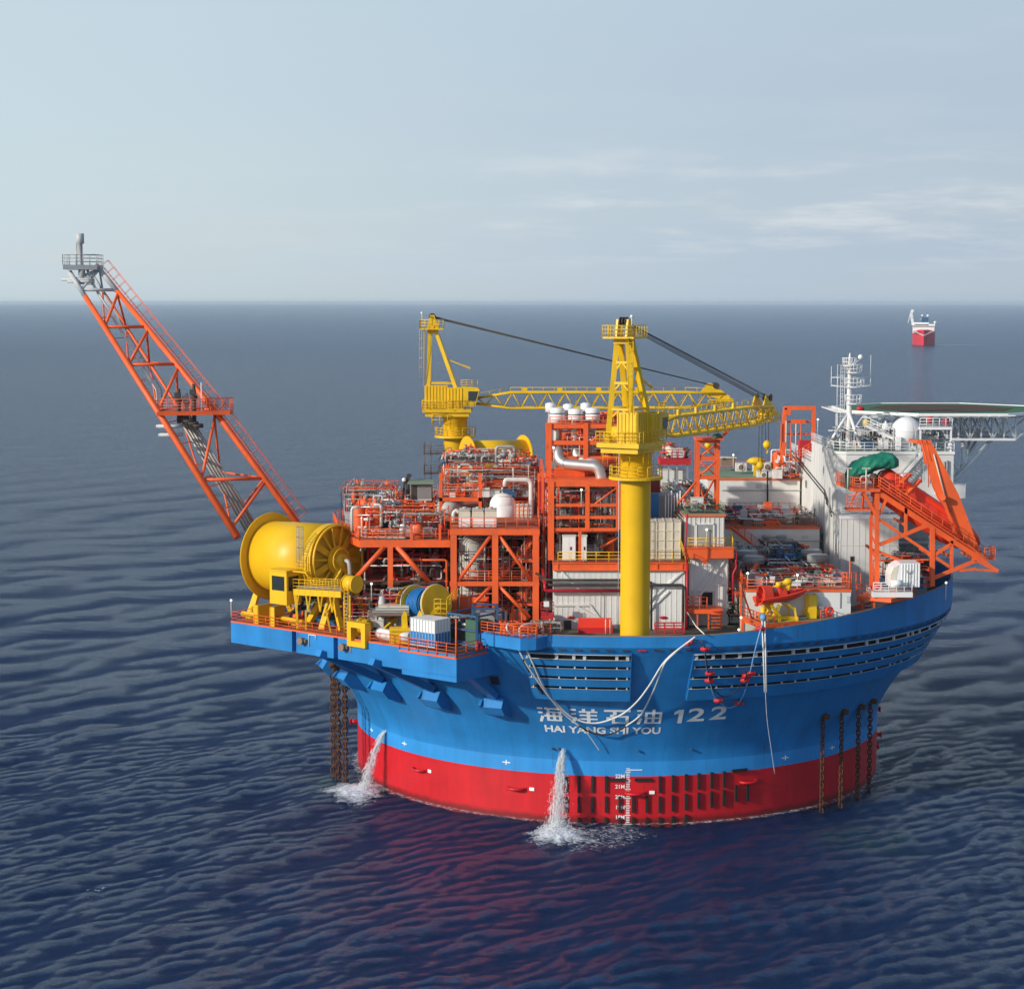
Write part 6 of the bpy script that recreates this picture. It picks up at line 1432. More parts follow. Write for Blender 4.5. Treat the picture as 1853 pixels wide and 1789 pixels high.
q = W(1380,972,-2.4); MB().cyl(q, q+V(.9,0,0), .3, n=10).cyl(q+V(1.8,0,0), q+V(3,0,.1), .28, n=10).bar(q, q+V(3,0,0), .15).build('floodlight', 'grey', R2)
part(R1, 'guard_rail', 'orange', lambda m: m.rail([V(14,34.8,34.9), V(26.2,34.8,34.9), V(26.2,19,34.9)], 1.1, 2, .04))
part(R2, 'guard_rail', 'brownb', lambda m: m.rail([V(14,17.8,30.5), V(25.6,17.8,30.5)], 1.1, .8, .03).rail([V(25.8,16,30.5), V(25.8,-1.8,30.5)], 1.1, 1.6, .04))
part(R2, 'handrail', 'orange', lambda m: m.rail([V(14.6,-2.1,30.5), V(19.6,-10,26.9)], 1.0, 1.5, .05).bar(V(14.6,-2.3,30.4), V(19.2,-9,26.9), .3))
part(R3, 'guard_rail', 'orange', lambda m: m.rail([V(13,-2,26.9), V(13,-32.8,26.9), V(17.5,-32.9,26.9)], 1.1, 1.6, .05).bar(V(13.2,-30,26.9), V(15.2,-24,28.6), .4).bar(V(13.0,-25,27), V(15.4,-31,28.4), .3).rail([V(21,-32.9,26.9), V(24.5,-32.9,26.9), V(24.5,-4,26.9)], 1.1, 1.8, .04))
MB().box(12.2, 13.4, -30, -3, 25.6, 25.8).build('side_walkway', 'orange', R3)
# roof machines
def roof_fan_unit(px0, py0, px1, py1, Y, L_, lab, fans, mat='white'):
    p, q = W(px0, py0, Y), W(px1, py1, Y); t = thing('air_conditioner', lab, 'air conditioner', V((p.x+q.x)/2, Y, q.z), 'air conditioners on the far white roof')
    MB().box(p.x, q.x, Y, Y+L_, q.z, p.z).build('casing', mat, t)
    for k in range(fans):
        cx = p.x+(q.x-p.x)*(k+.5)/fans; r_ = min((q.x-p.x)/fans, p.z-q.z)*.36
        MB().disc((cx, Y-.04, (p.z+q.z)/2), (0,1,0), r_, .06, 20).build('fan', 'brownb', t); MB().torus((cx, Y-.08, (p.z+q.z)/2), (0,1,0), r_, .04, 20, 4).build('fan_guard', 'clean', t)
    mb = MB(); mb.box(p.x-.04, q.x+.04, Y-.04, Y+L_+.04, p.z, p.z+.05)
    for i in range(4): mb.box(p.x+.1, q.x-.1, Y-.02, Y, q.z+.08+.1*i, q.z+.11+.1*i)
    mb.build('lid', 'lgrey', t); return t
roof_fan_unit(1371,853,1417,866,19.4,1.4,'long low air conditioner with two dark fans at the front of the far roof', 2)
roof_fan_unit(1332,838,1351,853,25,1.2,'air conditioner left on the far roof with one grille', 1)
roof_fan_unit(1362,838,1374,853,25,1.2,'air conditioner between two others behind the long twin fan one', 1)
roof_fan_unit(1380,837,1398,853,24.5,1.2,'air conditioner on the right behind the long twin fan one', 1)
sb = thing('roof_shed', 'small rusty brown shed on the left back of the far green roof', 'shed', W(1318, 840, 30)); p, q = W(1305,829,30), W(1332,843,30); MB().box(p.x, q.x, 30, 32, q.z, p.z).box(p.x+1, p.x+1.9, 29.95, 30, q.z, p.z-.3).build('walls', 'brownb', sb); MB().box(p.x-.1, q.x+.1, 29.8, 32.2, p.z, p.z+.1).build('roof', 'cream', sb)
hb2 = thing('hook_load', 'yellow lifting block resting on the far green roof', 'lifting block', W(1368, 845, 22)); q = W(1368,834,22)
MB().sphere(q, .8, 14, sx=1.5, sz=.7).box(q.x-.3, q.x+.3, 21.8, 22.3, 34.9, q.z).box(q.x-1.3, q.x+1.3, 21.9, 22.1, q.z-.2, q.z+.1).build('block', 'cyellow', hb2)
# mushroom vents
v0 = None
for k, (px, py, lab) in enumerate(((1480,1003,'grey mushroom vent nearest the white accommodation block'), (1468,994,'grey mushroom vent just behind the one nearest the accommodation block'), (1364,1006,'front grey mushroom vent beside the black generator'), (1352,996,'rear grey mushroom vent beside the black generator'))):
    c = G(px, py, 29.3); c.z = 26.95
    if v0 is None:
        v0 = thing('mushroom_vent', lab, 'vent', c, 'grey mushroom vents on the low deckhouse')
        MB().lathe([(.75,0),(.75,1.4),(.95,1.7)], c, 24).build('trunk', 'lgrey', v0); MB().lathe([(.9,1.45),(1.25,1.5),(1.28,2.25),(1.1,2.35),(.01,2.4)], c, 28).build('hood', 'grey', v0); MB().lathe([(1.1,2.37),(.01,2.43)], c, 28).build('lid', 'tank', v0)
    else: dup(v0, c, 0, lab)
gen = thing('generator', 'black machine block under pipes on the low deckhouse', 'generator', V(16,-20,26.95))
a, b = W(1357,1016,-22), W(1402,1056,-22)
MB().box(a.x, b.x-.8, -22, -16, 26.95, a.z).box(a.x+.6, b.x-.2, -23, -22, 26.95, a.z-.9).build('housing', 'black', gen); MB().cyl(V(b.x-1.2,-22.3,a.z-1), V(b.x-.4,-22.3,a.z-1.4), .9, n=16).build('drum', 'black', gen)
mb = MB()
for k in range(4): mb.rail([V(a.x,-23.2-.02*k,26.95+.5*k), V(b.x,-23.2,26.95+.5*k)], .4, 3, .03, mids=0)
mb.build('guard', 'dark', gen)
clutter(gen, 17.2, 22.5, -18, -6, 26.95, 29.6, 44, 91, mats=['dark','grey','bluepart','pipeg','lgrey','brownb'], vessels=5, vmats=('bluebright','bluepart','grey','lgrey'), rmin=.05, rmax=.15)
clutter(gen, 13.4, 18, -14, -5, 26.95, 29.0, 18, 92, mats=['grey','pipeg','lgrey'], vessels=2, vmats=('lgrey','grey'))
for px, py in ((1413,1016), (1426,1018)):
    q = G(px, py+8, 27); MB().box(q.x-.55, q.x+.55, q.y-.5, q.y+.5, 27, 28.6).build('fuel_cell', 'bluebright', gen)
def solid_box(nm, lab, cat, px0, py0, px1, py1, Y, L_, mat, grp=None, slats=0, smat=None):
    p, q = W(px0, py0, Y), W(px1, py1, Y); t = thing(nm, lab, cat, V((p.x+q.x)/2, Y, q.z), grp)
    MB().box(p.x, q.x, Y, Y+L_, q.z, p.z).build('body', mat, t)
    mb = MB(); mb.box(p.x-.05, q.x+.05, Y-.05, Y+L_+.05, p.z, p.z+.06)
    for i in range(slats): x = p.x+(q.x-p.x)*(i+.5)/slats; mb.box(x-.04, x+.04, Y-.05, Y, q.z, p.z)
    mb.build('lid', smat or mat, t); return t
solid_box('control_box', 'small white box hanging at the front edge before the black generator', 'box', 1394, 1044, 1402, 1054, -32, .4, 'clean')
solid_box('storage_crate', 'faded brown crate in the middle of the low white deckhouse roof', 'crate', 1466,1040,1484,1053,-24,2,'brownb','crates on the low deckhouse',4)
solid_box('storage_crate', 'long pale crate right of the brown one on the low deckhouse', 'crate', 1488,1046,1511,1054,-27,1.6,'clean','crates on the low deckhouse')
solid_box('storage_crate', 'dusty pink crate at the front right of the low deckhouse roof', 'crate', 1496,1055,1513,1066,-31,1.4,'brownb','crates on the low deckhouse',3,'cream')
solid_box('storage_crate', 'bright red crate at the front of the low deckhouse roof', 'crate', 1461,1058,1472,1066,-31,1.2,'red_eq','crates on the low deckhouse')
solid_box('storage_crate', 'brown slatted crate left of the bright red crate', 'crate', 1450,1056,1459,1067,-31,1.2,'brownb','crates on the low deckhouse',3)
solid_box('storage_crate', 'brown slatted crate right of the bright red crate', 'crate', 1474,1057,1493,1067,-30.5,1.2,'brownb','crates on the low deckhouse',5)
solid_box('storage_crate', 'flat cream crate at the far right front corner of the low deckhouse', 'crate', 1514,1062,1534,1067,-31.5,1.0,'cream','crates on the low deckhouse')
solid_box('storage_crate', 'white crate behind the flat cream crate, by the orange posts', 'crate', 1512,1049,1522,1057,-28,1.0,'clean','crates on the low deckhouse')
solid_box('storage_crate', 'white sided crate with orange heap under the yellow davit', 'crate', 1424,1056,1449,1065,-31.4,2.0,'clean','crates on the low deckhouse')
bg_ = thing('white_sacks', 'loose white sacks heaped right of the mushroom vents', 'sacks', G(1505, 1038, 27))
for k, (px, py) in enumerate(((1497,1035),(1505,1037),(1512,1034),(1519,1038),(1478,1037),(1503,1045))):
    q = G(px, py, 27.2); MB().sphere(q, .5, 12, sx=1.3+.2*(k%2), sz=.7).build('sack', 'clean', bg_)
clutter(bg_, 21.5, 24.4, -30, -16, 26.95, 28.4, 26, 93, mats=['orange','brownb','pipew','red_eq'], vessels=1, vmats=('orange',), rmin=.04, rmax=.1)
clutter(R3, 18.5, 24.2, -30, -24, 26.95, 28.2, 22, 95, mats=['brownb','orange','pipew','dark'], vessels=0, rmin=.05, rmax=.12)
# gear on the middle roof
def onroof(nm, lab, cat, px0, py0, px1, py1, Y, L_, mat, **k): return solid_box(nm, lab, cat, px0, py0, px1, py1, Y, L_, mat, 'crates on the middle deckhouse', **k)
onroof('storage_crate', 'leftmost brown crate of the row on the middle deckhouse', 'crate', 1346,941,1362,952,-1,2,'brownb', slats=4)
onroof('storage_crate', 'second brown crate from the left on the middle deckhouse', 'crate', 1364,942,1382,953,-1,2,'brownb', slats=5, smat='tank')
onroof('storage_crate', 'rust brown crate behind the orange tray on the middle deckhouse', 'crate', 1421,936,1440,951,1,2,'brownb', slats=4, smat='cream')
onroof('storage_crate', 'last brown crate on the right of the middle deckhouse', 'crate', 1446,938,1466,952,0,2,'brownb', slats=4)
onroof('storage_crate', 'grey crate under white sheets at the back right of the middle deckhouse', 'crate', 1449,927,1474,937,10,2,'tank', slats=2, smat='clean')
onroof('red_bin', 'single red bin at the back of the middle deckhouse roof', 'bin', 1364,926,1372,936,10,.8,'red_eq')
ot = thing('orange_tray', 'long orange pointed tray lying across the middle deckhouse', 'tray', W(1400,935,6)); p, q = W(1385,930,6), W(1420,936,6); MB().prismv([V(p.x,6,q.z), V(q.x,6,q.z-.1), V(q.x,6,p.z), V(p.x+1,6,p.z-.2)], V(0,1.5,0)).build('tray', 'orange', ot)
of_ = thing('orange_stand', 'low orange tubular stand at the front edge of the middle deckhouse', 'stand', W(1395,952,-1)); p, q = W(1383,944,-1.5), W(1409,953,-1.5); MB().bar(V(p.x,-1.5,p.z), V(q.x,-1.5,p.z), .15).bar(V(p.x,-1.5,p.z), V(p.x+.6,-1.7,q.z), .15).bar(V(q.x,-1.5,p.z), V(q.x+.3,-1.7,q.z), .15).box(p.x+.2, q.x-.2, -1.4, .4, q.z+.1, q.z+.3).build('frame', 'orange', of_)
clutter(R2, 13.6, 25.4, 1, 15, 30.55, 31.7, 44, 96, mats=['brownb','crimson','dark','pipeg','clean','orange','orange'], vessels=0, rmin=.05, rmax=.13)
cv = thing('covered_bike', 'black and white sheeted heap on the left of the middle roof', 'covered heap', W(1332,938,6)); q = W(1331,936,6); MB().sphere(q, .9, 14, sx=1.5, sz=.6).build('cover', 'navy', cv); MB().sphere(q+V(.6,-.3,.2), .5, 10, sx=1.6, sz=.5).build('cover_fold', 'clean', cv)
# ================================================================ accommodation block
ab = thing('accommodation_block', 'tall white accommodation block carrying the mast and white dome', 'building', V(33,-9,DECK))
zt = 40.7; x0, x1 = 26.55, W(1725,870,-9.6).x
zl = W(1600,925,-9.6).z
MB().prism([(x0,-8.0), (x0+.35,-9.1), (x0+1.3,-9.6), (x1,-9.6), (x1,10), (x0,10)], zl, zt-.3).build('upper_wall', 'white', ab)
MB().box(x0+.02, x0+7.8, -6.5, 10, DECK, zl).build('middle_wall', 'white', ab); MB().box(x0+7.8, x1-2, -5, 9, DECK, zl).build('recessed_wall', 'lgrey', ab)
xf0, xf1 = W(1521,990,-13).x, W(1626,990,-13).x; zfw = W(1570,933,-13).z
MB().box(xf0, xf1, -13, -6.6, DECK, zfw-.4).build('front_wing', 'white', ab); MB().box(xf0-.1, xf1+.1, -13.1, -9, zfw-.4, zfw-.05).build('wing_ledge', 'clean', ab)
MB().box(x0+.05, 38, 10, 30, DECK, 37.8).build('rear_wing', 'white', ab)
MB().prism([(x0-.1,-8.0), (x0+.25,-9.2), (x0+1.3,-9.75), (x1+.1,-9.75), (x1+.1,10), (x0-.1,10)], zt-.3, zt).build('roof_edge', 'clean', ab); MB().box(x0+.3, x1-.3, -8.5, 9.6, zt, zt+.05).build('roof', 'green', ab)
MB().box(x0+.3, x1+.4, -10.6, -9.6, zl, zl+.25).build('ledge', 'lgrey', ab)
def win(Y, a, b, c, d, fr=True):
    p, q = W(a, b, Y), W(c, d, Y); w_ = MB().box(p.x-.08, q.x+.08, Y-.06, Y, q.z-.08, p.z+.08).build('window', 'grey', ab); MB().box(p.x, q.x, Y-.1, Y-.06, q.z, p.z).build('pane', 'glass', w_)
win(-13, 1539,1007,1544.5,1015); win(-9.6, 1699,847,1703,853)
for (Y, z) in ((-4, 33.5), (-1, 28.5), (6, 31.0), (14, 34.0), (14, 30.2)):
    w_ = MB().box(x0-.07, x0, Y, Y+.9, z, z+1.0).build('window', 'grey', ab); MB().box(x0-.1, x0-.07, Y+.1, Y+.8, z+.1, z+.9).build('pane', 'glass', w_)
mb = MB()
for i in range(8): y = -8+2.2*i; mb.box(x0-.03, x0, y, y+.04, DECK, zt-.4)
for i in range(9): mb.box(xf0+.75*i, xf0+.75*i+.04, -13.03, -13, DECK, zfw-.5)
for z in (25.6, 29.4): mb.box(xf0, xf1, -13.03, -13, z, z+.04)
mb.build('plate_seam', 'lgrey', ab)
for k in range(2): MB().tube([V(x0-.15,10+18*1,38-.5*k), V(x0-.15,-2,35.2-.5*k), V(x0-.15,-8.3,33.0-.5*k)], .07, 5).build('cable_run', 'dark', ab)
MB().tube([V(x0-.2,-6.5,36), V(x0-.2,-6.5,26)], .1, 6).build('drain_pipe', 'grey', ab)
part(ab, 'roof_rail', 'clean', lambda m: m.rail([V(x0,10,zt), V(x0,-8,zt), V(x0+1.3,-9.7,zt), V(x1,-9.7,zt), V(x1,10,zt)], 1.15, 1.1, .045, mids=2))
part(ab, 'ledge_rail', 'clean', lambda m: m.rail([V(xf0,-13,zfw), V(xf1,-13,zfw)], 1.1, 1.2, .04))
part(ab, 'rear_rail', 'clean', lambda m: m.rail([V(x0,30,37.8), V(x0,10,37.8)], 1.3, 1.0, .05, mids=2))
# outside stair on the front face
mb = MB(); p, q = W(1628,868,-10.4), W(1668,822,-10.4)
for y in (-10.6, -9.9): mb.bar(V(p.x,y,p.z), V(q.x,y,q.z), .1, .3); mb.tube([V(p.x,y,p.z+1), V(q.x,y,q.z+1)], .04, 5)
for i in range(12): c = p.lerp(q, (i+.5)/12); mb.box(c.x-.14, c.x+.14, -10.6, -9.9, c.z-.03, c.z+.03)
mb.build('outer_stair', 'clean', ab)
MB().tube([W(1656,822,-10.2), W(1656,868,-10.2)], .06, 5).tube([W(1672,840,-10.2), W(1672,870,-10.2)], .05, 5).build('outer_pipe', 'lgrey', ab)
p, q = W(1622,1005,-6), W(1680,1040,-6); MB().box(p.x, q.x, -6.2, -6.02, q.z, p.z-.6).cyl(V(p.x+1.2,-6.2,p.z-1.2), V(p.x+1.2,-6.02,p.z-1.2), 1.2, n=20).build('recess_shade', 'dark', ab)  # flat dark slab, the shade of the recess put into its colour
mb = MB(); a_, b_ = W(1628,1030,-6.4), W(1650,1000,-6.4)
for i in range(8): c = a_.lerp(b_, (i+.5)/8); mb.box(c.x-.2, c.x+.2, -6.8, -6.3, c.z-.04, c.z+.04)
mb.rail([a_, b_], 1.0, 1.0, .04); mb.build('recess_stair', 'lgrey', ab)
for k, y_ in enumerate((925, 978, 1000)):
    z = W(1,y_,-8).z; MB().box(xf1, x1+.6-.6*k, -8.5, -5, z-.3, z).rail([V(xf1,-8.4,z), V(x1+.6-.6*k,-8.4,z)], 1.1, 1.0, .04).build('side_deck', 'tank', ab)
p = W(1693,862,-10); MB().box(p.x, x1+1.2, -11, -9.6, p.z-2.2, p.z-1.9).rail([V(p.x,-11,p.z-1.9), V(x1+1.2,-11,p.z-1.9)], 1.1, .8, .04).box(x1-.2, x1+1.2, -11.1, -9.6, p.z-2.6, p.z-1.0).build('side_balcony', 'clean', ab)
MB().cyl(W(1709,862,-9.8), W(1709,835,-9.8), .14, n=8).cyl(W(1714,862,-9.8), W(1714,833,-9.8), .12, n=8).build('vent_pipe', 'grey', ab)
clutter(ab, 28, 40, -8, -2, zt, zt+1.6, 20, 97, mats=['clean','lgrey','pipew'], vessels=3, vmats=('clean','lgrey'), rmin=.04, rmax=.1)
# stair to the helideck
mb = MB(); a_, b_ = V(30.6,-7.2,43.8), V(37.0,-7.2,40.8)
for y in (-7.8, -6.9): mb.bar(V(a_.x,y,a_.z), V(b_.x,y,b_.z), .15, .35); mb.rail([V(a_.x,y,a_.z), V(b_.x,y,b_.z)], 1.1, .8, .04)
mb.build('helideck_stair', 'clean', ab)
# mast
ms = thing('radar_mast', 'white tripod radar mast with crosstree and round baskets', 'mast', V(29.6,-3,zt))
mx, my = W(1537,700,-3).x, -3; Zm = lambda py: W(1537, py, -3).z
MB().lathe([(.42,zt),(.36,Zm(745)),(.3,Zm(690)),(.22,Zm(655)),(.08,Zm(640)),(.01,Zm(638))], (mx,my,0), 16).build('pole', 'clean', ms)
for dx, dy in ((-3.0,-1), (1.0,-3.6), (1.5,2.5)): MB().tube([V(mx,my,Zm(745)), V(mx+dx,my+dy,zt)], .2, 8).build('stay_leg', 'clean', ms)
def basket(z, R_, h, cx=0):
    mb = MB(); c = V(mx+cx, my-.3, z); mb.disc(c, (0,0,1), R_, .12, 18)
    for k in (h*.5, h): mb.torus(c+V(0,0,k), (0,0,1), R_*(1+.1*k/h), .045, 20, 4)
    for i in range(14): a = 2*pi*i/14; mb.tube([c+V(R_*cos(a),R_*sin(a),0), c+V(R_*1.1*cos(a),R_*1.1*sin(a),h)], .035, 4)
    mb.build('basket', 'clean', ms)
basket(Zm(674), .95, 1.0, .5); basket(Zm(662), .8, 1.0, -.1); basket(Zm(730), .95, 1.1, .5); basket(Zm(700), 1.0, 1.1, .5)
mb = MB(); z = Zm(700); xl_, xr_ = W(1504,700,-3).x, W(1575,700,-3).x
mb.bar(V(xl_,my,z+.2), V(mx,my,z-.1), .16).bar(V(xr_,my,z+.2), V(mx,my,z-.1), .16).rail([V(xl_,my,z+.2), V(xr_,my,z+.2)], 1.0, .9, .045, mids=0).tube([V(xl_,my,z), V(xl_,my,z+2.6)], .04, 4).tube([V(xr_,my,z), V(xr_,my,Zm(642))], .03, 4)
mb.build('crosstree', 'clean', ms)
MB().tube([V(mx,my,Zm(662)), V(mx+1.2,my,Zm(652))], .1, 6).sphere((mx+1.35,my,Zm(646)), .33, 14).build('sensor_ball', 'clean', ms)
MB().ladder(V(mx-.9,my-.3,zt), V(mx-.9,my-.3,Zm(660)), V(1,0,0), .5, .035, .45, cage=True, out=V(-1,0,0)).build('ladder', 'clean', ms)
# radome
rd = thing('radome', 'big white ball radome on a short pedestal', 'radome', W(1640,805,-7)); c = W(1640,780,-7)
MB().sphere(c, 1.82, 32).build('dome', 'clean', rd); MB().torus(c, (0,0,1), 1.825, .02, 32, 4).torus(c, (1,.3,0), 1.825, .02, 32, 4).torus(c, (.3,-1,0), 1.825, .02, 32, 4).build('seam', 'lgrey', rd); MB().lathe([(1.2,zt),(1.0,zt+.8),(.8,c.z-1.5)], (c.x,c.y,0), 20).build('pedestal', 'clean', rd); MB().box(c.x-1.6, c.x-1.0, c.y-1.9, c.y-1.2, zt+.1, zt+1.8).build('hatch_box', 'clean', rd)
# life-saving barrels by the helideck
p = W(1665,766,-9); rf = thing('foam_station', 'white railed platform with red foam barrels right of the dome', 'platform', V(p.x+1,-9,zt))
MB().box(p.x, p.x+4, -9, -6, 43.4, 43.7).build('deck', 'clean', rf); MB().rail([V(p.x,-9,43.7), V(p.x+4,-9,43.7), V(p.x+4,-6,43.7)], 1.1, .8, .045).build('rail', 'clean', rf)
for x in (p.x+.1, p.x+3.9): MB().bar(V(x,-8.8,zt), V(x,-8.8,43.4), .2).build('leg', 'clean', rf)
for k, x in enumerate((1.0, 3.0)): MB().cyl(V(p.x+x,-8.2,44.3+.3*(1-k)), V(p.x+x+.7,-8.2,44.3+.3*(1-k)), .42, n=16).build('barrel', 'red_eq', rf)
# ================================================================ helideck
hd = thing('helideck', 'wide green helicopter deck on a white truss, right of the mast', 'helideck', V(42,3.5,42))
hc = (43.9, 11.0); R_ = 14.0; zh = 44.95
oc = [(hc[0]+R_/cos(pi/8)*.97*cos(pi/8+pi/4*k), hc[1]+R_/cos(pi/8)*.97*sin(pi/8+pi/4*k)) for k in range(8)]
MB().prism(oc, zh-.45, zh-.01).build('deck_plate', 'lgrey', hd); MB().prism([(hc[0]+(x-hc[0])*.965, hc[1]+(y-hc[1])*.965) for x, y in oc], zh-.01, zh+.02).build('deck_surface', 'hgreen', hd)
MB().lathe([(9.6,.03),(9.6,.07),(.01,.07)], (hc[0],hc[1],zh), 8, smooth=False).build('landing_net', 'net', hd)
mb = MB(); 
for k in range(8):
    a, b = V(*oc[k], 0), V(*oc[(k+1)%8], 0); o1 = (a-V(*hc,0)).normalized()*1.5; o2 = (b-V(*hc,0)).normalized()*1.5
    mb.bar(a+o1+V(0,0,zh-.1), b+o2+V(0,0,zh-.1), .14)
    n_ = 9
    for i in range(n_+1): p = a.lerp(b, i/n_); q = (a+o1).lerp(b+o2, i/n_); mb.bar(p+V(0,0,zh-.3), q+V(0,0,zh-.1), .08)
    mb.bar(a+V(0,0,zh-.05), b+V(0,0,zh-.05), .3)
mb.build('perimeter_net_frame', 'clean', hd)
mb = MB()
for k in range(8):
    a, b = V(*oc[k], zh-.3), V(*oc[(k+1)%8], zh-.3); o1 = (a-V(*hc,zh-.3)).normalized()*1.45; o2 = (b-V(*hc,zh-.3)).normalized()*1.45
    mb.add([a, b, b+o2+V(0,0,.18), a+o1+V(0,0,.18)], [(0,1,2,3)])
m_, nt_, p_ = mat_base('safety_net'); p_.inputs['Base Color'].default_value = (.55,.55,.5,1); p_.inputs['Alpha'].default_value = .45; M['mesh'] = m_
mb.build('safety_net', 'mesh', hd)
tr = MB(); xa_, xb_ = W(1668,790,2).x, W(1832,790,2).x
for y in (0.5, 7, 13, 19):
    z0, z1 = zh-.5, zh-3.4; xs_ = [xa_-8]+[xa_+(xb_-xa_)*i/8 for i in range(9)]
    tr.bar(V(xs_[0],y,z1), V(xb_,y,z1), .32); tr.bar(V(xs_[0],y,z0), V(xb_+2,y,z0), .3)
    for i, x in enumerate(xs_[1:]):
        tr.bar(V(x,y,z0), V(x,y,z1), .2)
        if i < 8: tr.bar(V(x,y,z0 if i % 2 else z1), V(xs_[i+2],y,z1 if i % 2 else z0), .17)
for i in range(0, 9, 2): x = xa_+(xb_-xa_)*i/8; tr.bar(V(x,0.5,zh-3.4), V(x,19,zh-3.4), .25); tr.bar(V(x,0.5,zh-3.4), V(x,7,zh-.5), .12); tr.bar(V(x,7,zh-3.4), V(x,13,zh-.5), .12)
tr.bar(V(xb_,0.5,zh-3.4), V(xb_+3.5,1,zh-.6), .2).bar(V(xb_,7,zh-3.4), V(xb_+3.5,7,zh-.6), .2)
tr.build('truss', 'clean', hd)
k0 = W(1735,850,-4)
for (x, y, z), (x2, y2, z2) in (((W(1795,798,2).x,2,zh-3.5), (W(1727,868,-4).x,-4,W(1727,868,-4).z)), ((W(1697,798,2).x,2,zh-3.5), (k0.x,-4,k0.z)), ((W(1742,798,2).x,2,zh-3.5), (W(1744,838,-4).x,-4,W(1744,838,-4).z)), ((W(1757,798,9).x,9,zh-3.5), (W(1745,838,-4).x,-4,W(1745,838,-4).z)), ((W(1775,798,14).x,14,zh-3.5), (W(1720,880,2).x,2,W(1720,880,2).z))):
    MB().tube([V(x,y,z), V(x2,y2,z2)], .27, 10).build('strut', 'clean', hd)
for x in (29.5, 34): 
    for y in (1.5, 8): MB().bar(V(x,y,zt), V(x,y,zh-.5), .25).bar(V(x,y,zt+.3), V(x+2.2,y,zh-.6), .14).build('post', 'clean', hd)
mb = MB().prismv([V(56,4,zh-.4), V(56,8,zh-.4), V(59.5,8,zh+1.1), V(59.5,4,zh+1.1)], V(0,0,.15)); mb.rail([V(56,4,zh-.2), V(59.5,4,zh+1.3)], 1, 1, .04); mb.build('side_walkway', 'clean', hd)
q = W(1557,737,5); hl = MB().sphere(V(q.x,q.y,zh+.3), .35, 10, sx=1.6); hl.build('orange_float', 'red_eq', hd)
p = W(1562,765,-4.5); MB().cyl(p, p+V(.7,0,0), .4, n=14).build('yellow_drum', 'cyellow', hd)
clutter(hd, 31, 38.5, -5, 4, 41.4, 44.3, 26, 98, mats=['clean','lgrey','tank','dark','green'], vessels=3, vmats=('dark','clean'), rmin=.05, rmax=.12)
# ================================================================ orange gantry behind
gt = thing('lifting_gantry', 'orange lifting gantry frame left of the accommodation block', 'gantry', V(25.5,20,35))
tl_, tr2 = W(1421,738,20), W(1473,738,20); bl_, br2 = W(1412,838,20), W(1470,798,20)
MB().bar(tl_, bl_, .5).build('leg', 'orange', gt); MB().bar(tr2, V(tr2.x-.1,20,36), .45).build('leg', 'orange', gt); MB().bar(tl_+V(-.1,0,0), tr2+V(.2,0,0), .5).build('beam', 'orange', gt)
MB().bar(tl_+V(.3,3,0), bl_+V(.4,3,0), .35).build('leg', 'orange', gt); MB().bar(tl_+V(.3,3,-.2), tr2+V(.2,3,-.2), .3).build('beam', 'orange', gt)
for y_ in (763, 785): MB().bar(W(1420,y_,20.5), W(1471,y_,20.5), .25).build('tie', 'orange', gt)
MB().box(W(1433,760,19.5).x, W(1458,760,19.5).x, 19.5, 20.3, W(1,766,20).z, W(1,759,20).z).box(W(1430,1,19.5).x, W(1440,1,20).x, 19.4, 20.4, W(1,750,20).z, W(1,741,20).z).build('trolley', 'orange', gt)
for k in range(5): x = W(1424+9*k,1,19.6).x; MB().tube([V(x,19.6,36.5), V(x,19.6,W(1,765-4*(k%2),20).z)], .09, 5).build('hanger', ('orange','cream')[k%2], gt)
a, b = W(1447,797,18), W(1470,826,18); MB().box(a.x, b.x, 18, 19.4, b.z, a.z).build('counterweight', 'red_eq', gt)
MB().bar(W(1413,840,18), W(1420,800,18), .5).rail([W(1432,840,17), W(1478,812,12)], 1.3, 1, .05).build('side_frame', 'orange', gt)
clutter(gt, 22.5, 26, 16, 24, 34.9, 38.5, 20, 99, mats=['orange','orange','clean'], vessels=1, vmats=('orange',), rmin=.05, rmax=.12)
# ================================================================ freefall lifeboat on its skid
sk_ = thing('lifeboat_launch_frame', 'orange braced launching ramp holding the covered lifeboat, at the right rim', 'launch frame', V(34,-27,25.8))
Yf, Yb = -28.0, -21.0
def bw(a, b, w_=.42, Y=Yf, nm='brace', Y2=None): return MB().bar(W(a[0], a[1], Y), W(b[0], b[1], Y2 if Y2 is not None else Y), w_).build(nm, 'orange', sk_)
for Y, o in ((Yf, 0), (Yb, 6)):
    w_ = .5 if Y == Yf else .4
    for (px, p0, p1) in ((1587,892,1070), (1687,955,1060), (1722,978,1030), (1639,918,970)): bw((px,p0), (px,p1), w_ if px in (1587,1687) else .34, Y, 'column')
    bw((1592,985),(1678,950),.4,Y); bw((1590,998),(1632,1015) if Y == Yf else (1660,1026),.34,Y); bw((1591,940),(1718,1025),.34,Y); bw((1687,1006),(1720,985),.34,Y)
    bw((1688,1046),(1766,1014),.4,Y); bw((1590,932),(1603,905),.3,Y); bw((1562,890),(1588,938),.34,Y)
    MB().bar(W(1592,893,Y), W(1780,1015,Y), .34, .6).build('ramp_rail', 'orange', sk_)
bw((1765,1012),(1806,1033),.4); bw((1775,1008),(1803,1033),.3); bw((1765,1030),(1806,1033),.25); bw((1735,1032),(1766,1029),.3); bw((1576,935),(1576,1068),.34, Yf+1.5,'column'); bw((1582,900),(1577,935),.3, Yf+1.5)
for k in range(5): bw((1577,940+26*k),(1585,962+26*k),.16,Yf+.8)
for (px, py) in ((1687,1006),(1722,1008),(1639,950),(1587,1000),(1765,1012)):
    a, b = W(px, py, Yf), W(px, py, Yb); b = V(a.x, Yb, a.z); MB().bar(a, b, .26).build('cross_beam', 'orange', sk_)
